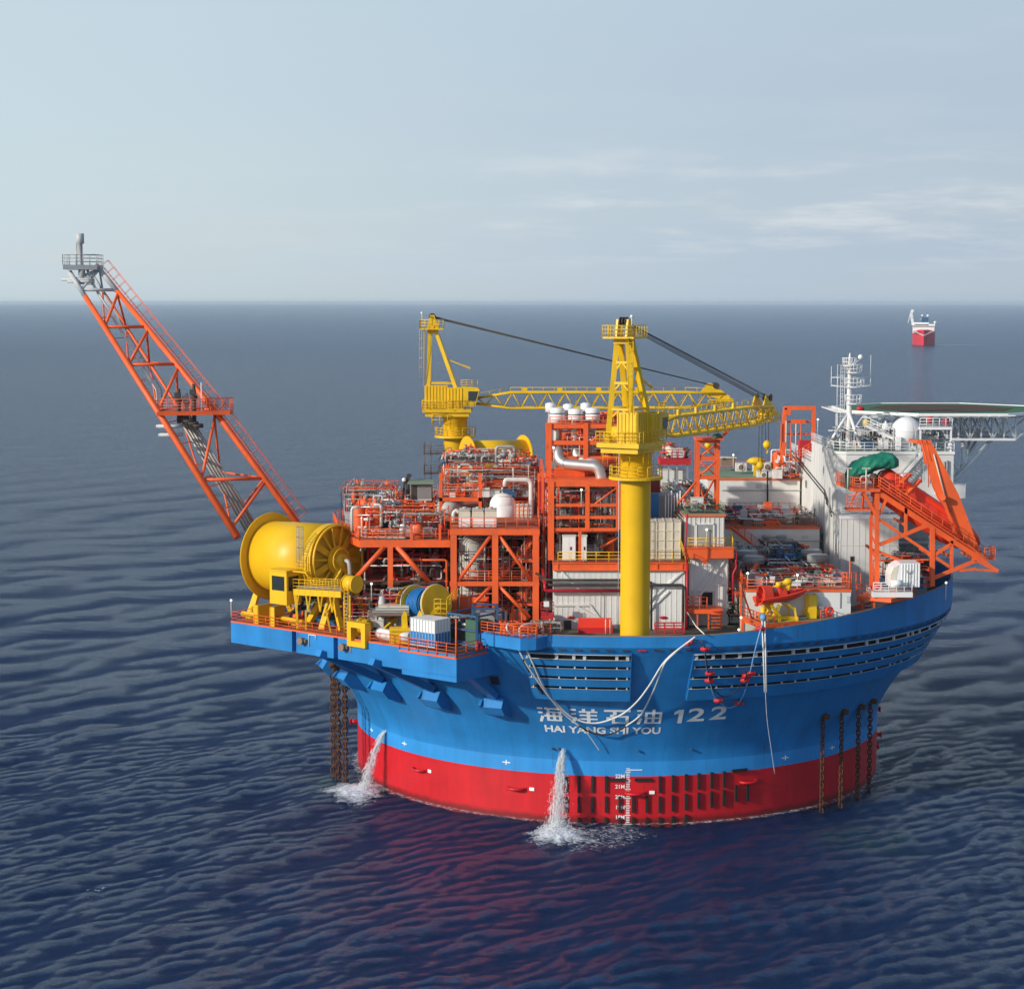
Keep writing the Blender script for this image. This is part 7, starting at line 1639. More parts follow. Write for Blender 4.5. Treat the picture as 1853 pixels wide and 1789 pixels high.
# upper platform and stair walk
a, b = W(1545,884,-28), W(1592,884,-28)
MB().prism([(a.x,-28.4), (b.x,-28.4), (b.x,-19), (a.x-.6,-19)], a.z-.35, a.z).build('top_platform', 'orange', sk_)
MB().rail([V(a.x-.6,-19,a.z), V(a.x,-28.3,a.z), V(b.x,-28.3,a.z)], 1.25, .8, .05, mids=3).build('platform_rail', 'orange', sk_)
s0, s1 = W(1590,880,-28.6), W(1782,1008,-28.6); mb = MB(); mb.bar(s0, s1, .6, .12)
mb.rail([s0, s1], 1.15, 1.5, .045); n_ = 40
for i in range(n_): c = s0.lerp(s1, i/n_); mb.box(c.x-.12, c.x+.12, -29, -28.2, c.z+.04, c.z+.1)
mb.build('ramp_walkway', 'orange', sk_)
e_ = W(1783,1008,-27); MB().box(e_.x-.4, e_.x+.9, -28, -25.5, e_.z-.2, e_.z).rail([V(e_.x-.4,-28,e_.z), V(e_.x+.9,-28,e_.z), V(e_.x+.9,-25.5,e_.z)], 1.2, .6, .05).build('end_platform', 'orange', sk_)
mb = MB(); p = W(1547,920,-27); mb.box(p.x-1.0, p.x+2, -27.4, -25.4, p.z-.2, p.z).rail([V(p.x-1,-27.4,p.z), V(p.x+2,-27.4,p.z)], 1.6, .6, .05, mids=3).bar(p+V(.8,-.2,0), p+V(.9,-.2,2.4), .3).bar(p+V(-.8,-.2,0), p+V(.4,-.2,2.4), .15); mb.build('lower_platform', 'orange', sk_)
for (a0_, b0_) in (((1640,895),(1665,868)),((1632,872),(1646,858))): MB().bar(W(a0_[0],a0_[1],-27.5), W(b0_[0],b0_[1],-25.5), .5, .3).build('guide_arm', 'orange', sk_)
for px, py in ((1534,885),(1567,884)): q = W(px, py, -28.6); h = W(px, 848, -28.6).z; MB().tube([q, V(q.x,q.y,h)], .09, 6).box(q.x-.45, q.x+.45, q.y-.15, q.y+.15, h, h+.1).build('lamp_post', 'cream', sk_)
q = W(1630,862,-26); MB().box(q.x-.7, q.x+.7, -26.6, -25.4, q.z-1.6, q.z-1.4).rail([V(q.x-.7,-26.6,q.z-1.5), V(q.x+.7,-26.6,q.z-1.5)], 1.9, .5, .05, mids=3).bar(q+V(0,0,-1.5), q+V(0,0,-4.6), .3).build('side_basket', 'orange', sk_)
lf = thing('lifeboat', 'orange enclosed freefall lifeboat tilted nose down on the launch frame', 'lifeboat', W(1680,950,-24.5))
A_, B_ = W(1588,862,-24.5), W(1772,985,-24.5); d_ = (B_-A_).normalized(); L_ = (B_-A_).length; n3 = V(0,1,0); up3 = n3.cross(d_); up3 = up3 if up3.z > 0 else -up3
mb = MB(); vs = []; fs = []; K = 22; NR = 28
for i in range(K+1):
    s = i/K; rr_ = 1.7*min(1, (s/.05+.55)) if s < .05 else 1.7
    if s > .62: k = (s-.62)/.38; rr_ = 1.7*math.sqrt(max(0.004, 1-k*k*.98))
    for j in range(NR):
        a = 2*pi*j/NR; x_, z_ = cos(a), sin(a); sq = 1/ (abs(x_)**3.2+abs(z_)**3.2)**(1/3.2)
        keel = -.45*max(0, -z_-.45) ; vs.append(A_+d_*(L_*s)+n3*(x_*sq*rr_*.98)+up3*((z_*sq+keel*2)*rr_*.92))
for i in range(K):
    for j in range(NR): fs.append((i*NR+j, i*NR+(j+1)%NR, (i+1)*NR+(j+1)%NR, (i+1)*NR+j))
fs.append(tuple(range(NR))); mb.add(vs, fs, True); mb.build('hull', 'redor', lf)
rim = MB()
for sgn in (-1, 1): rim.tube([A_+d_*(L_*s)+n3*(sgn*1.78*(1 if s < .62 else math.sqrt(max(.01,1-((s-.62)/.38)**2))))+up3*-.25 for s in [i/20*.97 for i in range(21)]], .1, 6)
rim.build('fender_rail', 'redor', lf)
for i in range(8):
    for s_ in (-.7,): q = A_+d_*(L_*(.12+.085*i))+up3*1.52+n3*s_; MB().obox(q, d_*.22, n3*.05, up3*.05).build('grab_handle', 'cream', lf)
MB().obox(A_+d_*(L_*.70)+up3*1.5, d_*.5, n3*.5, up3*.14).build('hatch', 'redor', lf)
MB().obox(A_+d_*(L_*.73)+up3*1.15-n3*.9, d_*.35, n3*.06, up3*.12).build('window', 'glass', lf)
# tarpaulin over the stern
tp_ = thing('tarpaulin', 'crumpled green tarpaulin lashed over the lifeboat stern', 'tarpaulin', W(1575,850,-24.5))
Q0, Q1 = W(1531,862,-25), W(1624,838,-25); rn = random.Random(3); vs = []; fs = []; K, NR = 44, 30
for i in range(K+1):
    s = i/K; c = Q0.lerp(Q1, s)+V(0, 0, .55*sin(pi*s)); R__ = 1.25*(1-.22*abs(s-.4))*(.5+.5*min(1, s/.08))*(1 if s < .9 else 1-.45*(s-.9)/.1)
    for j in range(NR):
        a = 2*pi*j/NR; f_ = 1+.05*sin(5*a+9*s)+.05*sin(3*a-14*s+1)+.045*sin(8*a+31*s)+.04*abs(sin(15*s+2*a))+.035*rn.uniform(-1,1)
        z_ = sin(a)*R__*f_; 
        if z_ < -.3: z_ = -.3+(z_+.3)*(.9 if s < .18 else (.4 if s > .5 else .6))
        if s < .16: z_ -= .9*max(0, -sin(a))*(1-s/.16)
        vs.append(c+V(0, cos(a)*R__*1.5*f_, z_))
for i in range(K):
    for j in range(NR): fs.append((i*NR+j, i*NR+(j+1)%NR, (i+1)*NR+(j+1)%NR, (i+1)*NR+j))
fs += [tuple(range(NR)), tuple(K*NR+j for j in range(NR))[::-1]]
MB().add(vs, fs, True).build('cover', 'tarp', tp_)
q = W(1556,866,-27); MB().sphere(q, .75, 14, sx=1.4, sz=.7).sphere(q+V(1.6,0,.1), .55, 12).build('stern_gear', 'dark', tp_); MB().torus(q+V(.3,-.7,0), (0,1,.2), .4, .07, 16, 5).build('hoop', 'clean', tp_)
# davit arm
da = thing('davit_arm', 'massive orange davit arm leaning over the lifeboat', 'davit', W(1770,1003,-27))
YA = -27.2
poly = [W(1669,806,YA), W(1687,803,YA), W(1703,832,YA), W(1735,895,YA), W(1762,966,YA), W(1775,1000,YA), W(1766,1004,YA), W(1744,975,YA), W(1720,930,YA), W(1700,903,YA), W(1690,880,YA), W(1678,835,YA)]
MB().prismv(poly, V(0,1.1,0)).build('main_arm', 'orange', da)
poly2 = [V(p.x, p.y-.02, p.z) for p in (W(1677,812,YA), W(1700,850,YA), W(1722,895,YA), W(1748,958,YA), W(1768,1002,YA), W(1763,1002,YA), W(1738,955,YA), W(1712,902,YA), W(1692,858,YA))]
MB().bar(W(1706,902,-27.6), W(1727,962,-27.6), .3).bar(W(1727,962,-27.6), W(1731,975,-27.6), .45).build('hydraulic_ram', 'orange', da)
MB().cyl(W(1706,900,-28.2), W(1706,900,-26.6), .35, n=14).cyl(W(1768,1000,-28), W(1768,1000,-26), .5, n=14).build('pin', 'orange', da)
q = W(1671,803,YA); MB().bar(q+V(-.7,.3,.3), q+V(.9,.3,.2), .4).bar(q+V(0,.3,0), q+V(.3,.3,-2.2), .25).tube([q+V(-.3,0,.4), q+V(.6,0,-2.5), q+V(.7,0,-5)], .06, 5).tube([q+V(.2,0,.4), q+V(1.0,0,-2)], .06, 5).bar(V(q.x,-27.2,q.z), V(q.x-.3,-21,q.z), .35).build('sheave_head', 'orange', da)
MB().tube([q+V(1.2,-.1,-1.2), q+V(2.6,-.2,-6.2)], .09, 6).build('lashing', 'cream', da)
# ================================================================ white fan container on its orange landing
lp_ = thing('landing_platform', 'orange landing platform jutting past the blue rim at the right', 'platform', V(28,-30,25.7))
pz = W(1630,1080,-32).z
MB().prism([(W(1567,1072,-27).x,-27.5), (W(1567,1,-30).x,-30.5), (W(1631,1,-32.5).x,-33), (W(1674,1,-29).x,-29.5), (W(1674,1,-26).x,-25)], pz-.5, pz-.05).build('deck', 'orange', lp_)
MB().rail([V(W(1567,1,-30).x,-30.4,pz), V(W(1598,1,-31.5).x,-31.5,pz)], 1.2, .7, .05).rail([V(W(1640,1,-32.2).x,-32,pz), V(W(1676,1,-29).x,-29,pz), V(W(1676,1,-29).x,-25,pz)], 1.2, .9, .05).build('guard_rail', 'orange', lp_)
for px, Y in ((1580,-30),(1600,-31),(1578,-27)): x = W(px,1,Y).x; MB().bar(V(x,Y,22), V(x,Y,pz-.5), .3).build('leg', 'orange', lp_)
for k in range(4): MB().bar(V(25.5+.3*k,-27,22.4+.8*k), V(28,-27.5,23+.8*k), .3).build('brace', 'orange', lp_)
MB().torus(W(1583,1062,-30.6), (0,1,0), .38, .12, 18, 8).torus(W(1591,1065,-30.8), (0,1,0), .36, .12, 18, 8).build('lifebuoy', 'red_eq', lp_)
fc = thing('fan_container', 'white ribbed container with curved back on a white railed base', 'container', V(31,-31,pz))
a, b = W(1612,1019,-31), W(1664,1062,-31); r_ = 1.6
pr = [(a.x,b.z), (a.x,a.z-1.3), (a.x+.35,a.z-.5), (a.x+1.1,a.z), (b.x,a.z), (b.x,b.z)]
MB().prismv([V(x,-31,z) for x, z in pr], V(0,3.2,0)).build('body', 'clean', fc)
mb = MB()
for i in range(7): x = a.x+1.3+(b.x-a.x-1.35)*i/6; mb.box(x-.04, x+.04, -31.08, -31, b.z, a.z-.05)
mb.build('rib', 'clean', fc); MB().prismv([V(a.x,-31.03,b.z), V(a.x,-31.03,a.z-1.3), V(a.x+.35,-31.03,a.z-.5), V(a.x+.9,-31.03,a.z-.2), V(a.x+.5,-31.03,b.z)], V(0,.02,0)).build('curved_panel', 'cream', fc)
MB().box(W(1598,1,-32).x, W(1672,1,-32).x, -32.2, -28, pz, pz+.55).build('base', 'clean', fc); MB().rail([V(W(1599,1,-32).x,-32.1,pz+.55), V(W(1671,1,-32).x,-32.1,pz+.55)], 1.1, .8, .05, mids=3).build('base_rail', 'clean', fc); q = W(1612,1056,-31.9); MB().cyl(q, q+V(1.3,0,0), .42, n=14).build('cylinder', 'clean', fc)
mb = MB(); 
for x in (a.x+2.0,): mb.tube([V(x,-31.2,b.z), V(x,-31.2,a.z-1.2), V(x-.4,-31.2,a.z-.7)], .05, 5).tube([V(x,-31.2,a.z-1.2), V(x+.4,-31.2,a.z-.7)], .05, 5)
mb.build('lifting_sling', 'grey', fc)
# posts near
pr_ = thing('deck_post', 'slim orange post with stays at the front right of the low deckhouse', 'post', W(1538,1066,-31.8)); q = W(1538,1066,-31.8); MB().tube([q, W(1538,1014,-31.8)], .09, 6).build('post', 'orange', pr_); MB().rail([q+V(-.9,0,0), q+V(1.2,0,0)], 1.9, .5, .05, mids=3).build('stay_rail', 'orange', pr_)
# ================================================================ rescue boat
O2 = V(14.2,-37.3,0); E2 = V(.93,.367,0).normalized(); N2 = V(-E2.y, E2.x, 0); zr2 = 23.75
def RL(t, s, z): return O2+E2*t+N2*s+V(0,0,z)
rp = thing('rescue_boat_platform', 'orange railed platform on the blue rim under the rescue boat', 'platform', RL(4,2,zr2))
def rbx(mb, t0, t1, s0, s1, z0, z1): return mb.obox(RL((t0+t1)/2,(s0+s1)/2,(z0+z1)/2), E2*(t1-t0)/2, N2*(s1-s0)/2, V(0,0,(z1-z0)/2))
mb = MB(); rbx(mb, -.3, 8.7, -.3, 3.8, zr2-.45, zr2); rbx(mb, 2.4, 3.6, -.45, -.2, zr2-.75, zr2-.3); rbx(mb, 5.8, 6.8, -.45, -.2, zr2-.75, zr2-.3); mb.build('deck', 'orange', rp)
mb = MB(); rbx(mb, -.2, 8.6, -.2, 3.7, zr2, zr2+.03); mb.build('grating', 'green', rp)
MB().rail([RL(-.2,3.7,zr2), RL(-.2,-.2,zr2), RL(1.4,-.2,zr2)], 1.2, .7, .05, mids=2).rail([RL(7.3,-.2,zr2), RL(8.6,-.2,zr2), RL(8.6,3.7,zr2)], 1.1, .7, .045).build('guard_rail', 'orange', rp)
mb = MB().bar(RL(-1.9,1,22), RL(-1.9,1,zr2+.6), .25).bar(RL(-2,1,zr2+.6), RL(-.2,0,zr2-.1), .45).bar(RL(-1.9,.9,22.0), RL(-.4,0,zr2-.3), .25).bar(RL(-1.9,1.5,23), RL(-1.9,1.5,27.8), .2).bar(RL(-1.9,1.5,27.8), RL(-.2,2,24), .14).rail([RL(-1.9,1.5,zr2+.6), RL(-.2,1.5,zr2)], 1.2, .8, .05); mb.build('side_bracket', 'orange', rp)
mb = MB()
for s_ in (.9, 1.5, 2.1): mb.bar(RL(3.8,s_,zr2+.15), RL(8.2,s_,zr2+.15), .16)
mb.build('slide_rail', 'grey', rp)
rcr = thing('boat_cradle', 'yellow tubular cradle and small crane holding the rescue boat', 'davit', RL(2.5,1.2,zr2))
mb = MB()
for s_ in (.3, 1.9):
    mb.bar(RL(.3,s_,zr2+.5), RL(4.3,s_,zr2+.35), .28); mb.bar(RL(1.2,s_,zr2+2.0), RL(2.6,s_,zr2+.3), .3); mb.bar(RL(2.3,s_,zr2+1.9), RL(1.4,s_,zr2+.3), .28); mb.bar(RL(4.2,s_,zr2+1.5), RL(4.5,s_,zr2), .22); mb.bar(RL(3.4,s_,zr2+1.9), RL(4.3,s_,zr2+1.2), .18)
mb.cyl(RL(.35,.5,zr2), RL(.35,.5,zr2+1.8), .28, n=12); mb.bar(RL(2.2,.2,zr2-.1), RL(4.6,.2,zr2+.1), .35)
for t_ in (2.2, 4.4): mb.bar(RL(t_,.1,zr2+.5), RL(t_,.1,zr2-.3), .3)
mb.build('cradle', 'cyellow', rcr)
mb = MB(); j0, j1, j2 = W(1399,1071,-35.6), W(1424,1051,-35.4), W(1429,1058,-35.4)
mb.tube([RL(1.6,3.0,zr2), V(j0.x,-34.6,j0.z-.6), j0+V(0,.8,.2), W(1410,1060,-35.4), j1, j2, W(1427,1068,-35.4)], [.3,.3,.28,.28,.24,.2,.14], 8); mb.cyl(W(1409,1053,-35.6), W(1409,1062,-35.6), .32, n=10); mb.sphere(W(1426,1052,-35.4), .4, 12, sx=1.3); mb.bar(W(1403,1071,-35.3), W(1428,1060,-35.3), .2)
mb.build('jib_arm', 'cyellow', rcr)
c = RL(6.9,1.3,zr2); MB().lathe([(.7,0),(.7,2.6),(.55,2.7)], c, 18).cyl(c+V(-.9,0,.6), c+V(.9,0,.6), .5, n=14).box(c.x-.5, c.x+.5, c.y-.9, c.y+.4, zr2+.1, zr2+1.4).build('winch_pedestal', 'cyellow', rcr)
mb = MB(); mb.bar(RL(7.4,1,zr2+.2), RL(8.0,1,zr2+1.7), .2); rbx(mb, 7.6, 8.2, .6, 1.2, zr2, zr2+1.3); mb.build('control_stand', 'lgrey', rcr)
lb2 = thing('lifebuoy', 'red and white lifebuoy at the right end of the rescue boat platform', 'lifebuoy', RL(8.4,-.2,zr2+.9)); MB().torus(RL(8.3,-.35,zr2+.95), N2, .42, .13, 20, 8).build('ring', 'boat', lb2)
rbt = thing('rescue_boat', 'open orange rescue boat with rounded shelter at the stern', 'rescue boat', RL(3,1.1,26))
zb2 = 26.35; D2 = (E2*1.0+V(0,0,.075)).normalized()
def BL(t, s, z): return RL(.0,1.1,zb2)+D2*t+N2*s+V(0,0,z)
Lb = 6.0; vs = []; fs = []; K = 18
secs = []
for i in range(K+1):
    s = i/K; wd = 1.12*(1 if s < .55 else math.sqrt(max(.0, 1-((s-.55)/.45)**2.0))); wd = max(wd, .03)
    kz = -.78+.62*max(0, (s-.62)/.38)**1.8; gz = .05+.32*s**2
    pr = [(-1.0,gz,1), (-1.08,gz-.2,1), (-.85,gz-.5,.95), (0,kz,1), (.85,gz-.5,.95), (1.08,gz-.2,1), (1.0,gz,1), (.78,gz,1), (.7,gz-.35,1), (0,gz-.42,1), (-.7,gz-.35,1), (-.78,gz,1)]
    for (y_, z_, k_) in pr: vs.append(BL(Lb*s, y_*wd, z_))
m_ = 12
for i in range(K):
    for j in range(m_): fs.append((i*m_+j, i*m_+(j+1)%m_, (i+1)*m_+(j+1)%m_, (i+1)*m_+j))
fs += [tuple(range(m_)), tuple(K*m_+j for j in range(m_))[::-1]]
MB().add(vs, fs, True).build('hull', 'boat', rbt)
mb = MB()
for sg in (-1, 1): mb.tube([BL(Lb*i/20, sg*1.1*(1 if i/20 < .55 else math.sqrt(max(.003, 1-((i/20-.55)/.45)**2))), .0+.32*(i/20)**2) for i in range(21)], .13, 8)
mb.build('gunwale_tube', 'redor', rbt)
# shelter: two arched hoops joined as a hood, open at the side
def hood(t0, t1, h0, h1, nm, w_=.95):
    vs = []; fs = []; K, n_ = 8, 14
    for q in (0, 1):
        for i in range(K+1):
            s = i/K; t = t0+(t1-t0)*s; h = (h0+(h1-h0)*s)*(1-.0*q)-(.08*q)
            for j in range(n_+1): a = pi*j/n_; vs.append(BL(t, -cos(a)*(w_-.07*q), .1+sin(a)**.75*h))
    N_ = (K+1)*(n_+1)
    for i in range(K):
        for j in range(n_):
            a = i*(n_+1)+j; fs.append((a, a+1, a+n_+2, a+n_+1)); fs.append((N_+a, N_+a+n_+1, N_+a+n_+2, N_+a+1))
    for j in range(n_): fs.append((j, N_+j, N_+j+1, j+1)); e = K*(n_+1)+j; fs.append((e, e+1, N_+e+1, N_+e))
    return MB().add(vs, fs, True).build(nm, 'redor', rbt)
hood(.3, 1.6, 1.35, 1.2, 'shelter', .9); hood(2.3, 3.4, .85, .65, 'console_cover', .7)
MB().sphere(BL(2.55,0,.5), .62, 14, sx=1.1, sz=1.0).build('engine_cowl', 'boat', rbt); MB().obox(BL(1.1,-.3,.25), D2*.5, N2*.4, V(0,0,.3)).obox(BL(4.2,0,.2), D2*.35, N2*.5, V(0,0,.18)).build('seat', 'red_eq', rbt); MB().sphere(BL(2.0,-.2,.75), .3, 10).cyl(BL(2.0,0,.7), BL(2.0,0,1.15), .05, n=6).build('steering_console', 'grey', rbt); MB().cyl(BL(-.15,0,-.1), BL(-.15,0,-.8), .2, n=10).obox(BL(-.2,0,0), D2*.2, N2*.3, V(0,0,.3)).build('outboard', 'redor', rbt)
# ================================================================ deck lamps
lamp = None
for px, py, Y, h, lab in ((418,1086,-19.6,1.9,'lit round deck lamp at the far left end of the blue platform'), (637,1137,-33,2.2,'lit lamp at the platform edge left of the yellow square frame'), (672,1056,-32.3,2.0,'lit lamp at the right end of the yellow reel gangway'), (1052,886,-28.3,1.2,'lit lamp under the top beam of the open turbine frame'), (1279,958,-27.4,2.0,'lit lamp inside the upper doorway of the narrow white house'), (1337,1139,-39.5,1.2,'lit lamp on the blue rim left of the rescue boat platform'), (1353,1037,-32.6,2.2,'lit lamp left of the black generator'), (1443,1040,-33,3.0,'lit lamp on a red post above the rescue boat bow'), (1341,1117,-38.3,1.0,'lit lamp at the left end of the rescue boat platform'), (1327,823,24,2.4,'lit lamp on the far green roof'), (1712,1054,-27,1.0,'lit lamp at the right end by the lifeboat frame foot'), (1480,759,14,3.2,'lit lamp behind the accommodation block roof left corner'), (1002,810,-24,3,'lit lamp between the pipes and the turbine frame')):
    c = W(px, py, Y)
    if lamp is None:
        lamp = thing('deck_lamp', lab, 'lamp', c, 'lit deck lamps'); MB().sphere(c, .13, 12).build('globe', 'lamp', lamp); MB().tube([c-V(0,0,2.0), c-V(0,0,.2)], .05, 6).build('pole', 'cream', lamp)
    else: dup(lamp, c, 0, lab)

thin('service_piping', 'thin pipes and small gear over the low deckhouse roof', (13.2,24.4,-32,-4,27.0,28.4), 80, 312, ['brownb','clean','orange','dark','pipeg','crimson','grey'])
thin('service_piping', 'thin pipes and hoses over the middle deckhouse roof', (13.4,25.4,-1.6,14,30.6,31.6), 70, 313, ['brownb','clean','orange','dark','pipeg','crimson'])
thin('service_piping', 'thin white lines and boxes under the helideck truss', (27,41,-9,4,40.8,43.6), 60, 314, ['clean','lgrey','clean','tank','dark'])
thin('service_piping', 'thin orange struts and lines round the lifeboat ramp foot', (28.5,36,-27,-22,26,30), 40, 315, ['orange','orange','red_eq','grey'])
# ================================================================ mooring chains
def chain(px_phi, ztop, lab, grp, size=.62):
    right = px_phi > 0; c = HP(px_phi, ztop, -.1 if right else .35); t = thing('mooring_chain', lab, 'chain', c, grp)
    mb = MB(); z = ztop; k = 0; a = rad(px_phi-90); d1 = V(cos(a), sin(a), 0); d2 = V(-sin(a), cos(a), 0)
    x0 = c+d1*0.15
    while z > -1.6:
        ax_ = d1 if k % 2 else d2; n_ = 12; pts = []
        side = d2 if k % 2 else d1
        for i in range(n_):
            q = 2*pi*i/n_; pts.append(x0+V(0,0,z-x0.z)+side*(.26*size/.62*cos(q))+V(0,0,size*.62*sin(q)))
        mb.tube(pts, .085*size/.62, 6, closed=True); z -= size*.82; k += 1
    mb.build('chain_links', 'chain', t)
    q = HP(px_phi, ztop+.2); MB().cyl(q-d1*.3+V(0,0,.1), q+d1*.75-V(0,0,.05), .3, .34, 12).build('fairlead', 'chain', t)
    return t
chain(-72.3, 14.2, 'leftmost rusty mooring chain of the left trio', 'rusty mooring chains on the left', .8)
chain(-70.4, 13.8, 'middle rusty mooring chain of the left trio, close to the leftmost one', 'rusty mooring chains on the left', .8)
chain(-67.6, 13.2, 'right rusty mooring chain of the left trio, nearest the red hull', 'rusty mooring chains on the left', .8)
chain(40.8, 10.9, 'leftmost dark mooring chain of the four on the right side', 'dark mooring chains on the right', .62)
chain(46.8, 10.9, 'second dark mooring chain from the left on the right side', 'dark mooring chains on the right', .62)
chain(53.2, 10.9, 'third dark mooring chain from the left on the right side', 'dark mooring chains on the right', .62)
chain(58.6, 11.0, 'rightmost dark mooring chain of the four on the right side', 'dark mooring chains on the right', .62)
# ================================================================ hanging hoses and ropes
def hang(pts, r, mat, t, nm, n=6, steps=6):
    P_ = [V(*p) for p in pts]; out = []
    for i in range(len(P_)-1):
        p0 = P_[max(0,i-1)]; p1, p2 = P_[i], P_[i+1]; p3 = P_[min(len(P_)-1,i+2)]
        for k in range(steps):
            s = k/steps; out.append(.5*((2*p1)+(p2-p0)*s+(2*p0-5*p1+4*p2-p3)*s*s+(3*p1-p0-3*p2+p3)*s**3))
    out.append(P_[-1]); return MB().tube(out, r, n).build(nm, mat, t)
def hw(lst, off=.5):
    """points given as image pixels, laid just outside the hull there"""
    out = []
    for px, py in lst:
        z = 24.5
        while z > 3:
            q = G(px, py, z)
            if math.hypot(q.x, q.y) <= Rz(z)+off+(.75 if 15 < z < 21.5 else .2): break
            z -= .05
        out.append(tuple(q))
    return out
t1 = thing('transfer_hose', 'white hose looping from the orange balcony down across the lettering, upper of two', 'hose', HP(-14, 22, 1), 'long white hoses')
p = hw([(948,1165),(960,1190),(985,1245),(1010,1275),(1040,1300),(1078,1308),(1120,1295),(1150,1272),(1175,1240),(1205,1194),(1250,1158),(1258,1152)])
hang([tuple(W(965,1127,-40.8)), tuple(W(940,1136,-42.3))]+p, .1, 'rope', t1, 'hose')
t2 = thing('transfer_hose', 'longer white hose hanging lower across the lettering with a dark middle', 'hose', HP(-16, 22, 1), 'long white hoses')
p = hw([(930,1155),(945,1188),(965,1220),(990,1255),(1020,1290),(1048,1313)]); hang([tuple(W(920,1127,-40.8)), tuple(W(917,1137,-42.2))]+p, .1, 'rope', t2, 'hose')
hang(hw([(1048,1313),(1070,1325),(1095,1329),(1115,1324),(1133,1313)]), .09, 'black', t2, 'dark_hose'); hang(hw([(1133,1313),(1160,1292),(1182,1250),(1196,1215),(1209,1192),(1248,1160)]), .1, 'rope', t2, 'hose'); hang(hw([(1056,1320),(1068,1333),(1085,1358)]), .06, 'rope', t2, 'tail_line')
hang(hw([(946,1192),(958,1215)]), .13, 'navy', t2, 'sleeve'); hang(hw([(968,1237),(982,1255)]), .13, 'navy', t2, 'sleeve')
q = V(*hw([(1251,1160)])[0]); MB().sphere(q, .3, 12).sphere(q+V(-.4,0,-.3), .3, 12).build('float', 'red_eq', t2)
t3 = thing('float_line', 'blue and white hose with red floats sagging between two points of the right louvre', 'hose', HP(10, 22, 1))
pl_ = [(1275,1175),(1280,1212),(1285,1232),(1291,1255),(1298,1266),(1312,1278),(1322,1280),(1334,1274),(1343,1262),(1350,1245),(1357,1218),(1368,1170),(1379,1130)]
hang(hw([(1248,1156),(1262,1158),(1271,1158)]), .05, 'navy', t3, 'dark_hose'); hang(hw([(1271,1158)]+pl_[:4]), .085, 'navy', t3, 'dark_hose'); hang(hw(pl_), .085, 'bluerope', t3, 'hose')
hang(hw([(1276,1180),(1285,1233),(1300,1255),(1315,1260),(1332,1250),(1346,1232),(1352,1215)], .7), .07, 'black', t3, 'dark_hose')
for px, py in ((1276,1174),(1285,1218),(1284,1231),(1300,1267),(1337,1272),(1348,1230),(1351,1222),(1359,1218),(1376,1137)): q = V(*hw([(px,py)])[0]); MB().cyl(q-V(.3,0,0), q+V(.3,0,0), .26, n=12).sphere(q-V(.3,0,0), .26, 10).sphere(q+V(.3,0,0), .26, 10).build('float', 'red_eq', t3)
t4 = thing('hanging_pipe', 'two slim white pipes with a blue top hanging over the rim', 'hanging pipe', HP(24, 22, 1))
q0 = V(*hw([(1382,1118)], .3)[0]); 
for dx in (-2, 3): 
    top_ = W(1381+dx, 1120, -40.3); bt = W(1385+dx*.6, 1252, -40.2); MB().tube([top_, bt], .09, 6).build('pipe', 'rope', t4)
q = W(1381,1117,-40.2); MB().sphere(q, .42, 14, sx=.9).cyl(q, q+V(0,1.6,-.1), .25, n=10).build('blue_head', 'bluerope', t4)
hang([tuple(W(1385,1252,-40.2)), tuple(W(1388,1300,-39)), tuple(W(1394,1345,-37.5)), tuple(W(1402,1400,-36))], .03, 'rope', t4, 'thin_line')
MB().pipe([V(6.45,-31,24), V(6.6,-40,23.9), V(7.3,-42.4,23.4)], .07, 6).build('guide_line', 'rope', t3)
# ================================================================ water pouring from the side
m, nt, p = mat_base('white_water'); p.inputs['Base Color'].default_value = (.85,.88,.9,1); p.inputs['Roughness'].default_value = .35; p.inputs['Alpha'].default_value = .42; M['spray'] = m
m, nt, p = mat_base('foam'); N, L = nt.nodes.new, nt.links.new
p.inputs['Base Color'].default_value = (.80,.84,.86,1); p.inputs['Roughness'].default_value = .6
geo = N('ShaderNodeNewGeometry'); at = N('ShaderNodeAttribute'); at.attribute_name = 'dens'
nz = N('ShaderNodeTexNoise'); nz.inputs['Scale'].default_value = 1.5; nz.inputs['Detail'].default_value = 9; nz.inputs['Roughness'].default_value = .68; nz.inputs['Distortion'].default_value = 1.2; L(geo.outputs['Position'], nz.inputs['Vector'])
ad = N('ShaderNodeMath'); ad.operation = 'ADD'; L(nz.outputs[0], ad.inputs[0]); L(at.outputs['Fac'], ad.inputs[1])
rg = N('ShaderNodeMapRange'); rg.inputs[1].default_value = .92; rg.inputs[2].default_value = 1.25; L(ad.outputs[0], rg.inputs[0]); L(rg.outputs[0], p.inputs['Alpha']); M['foam'] = m
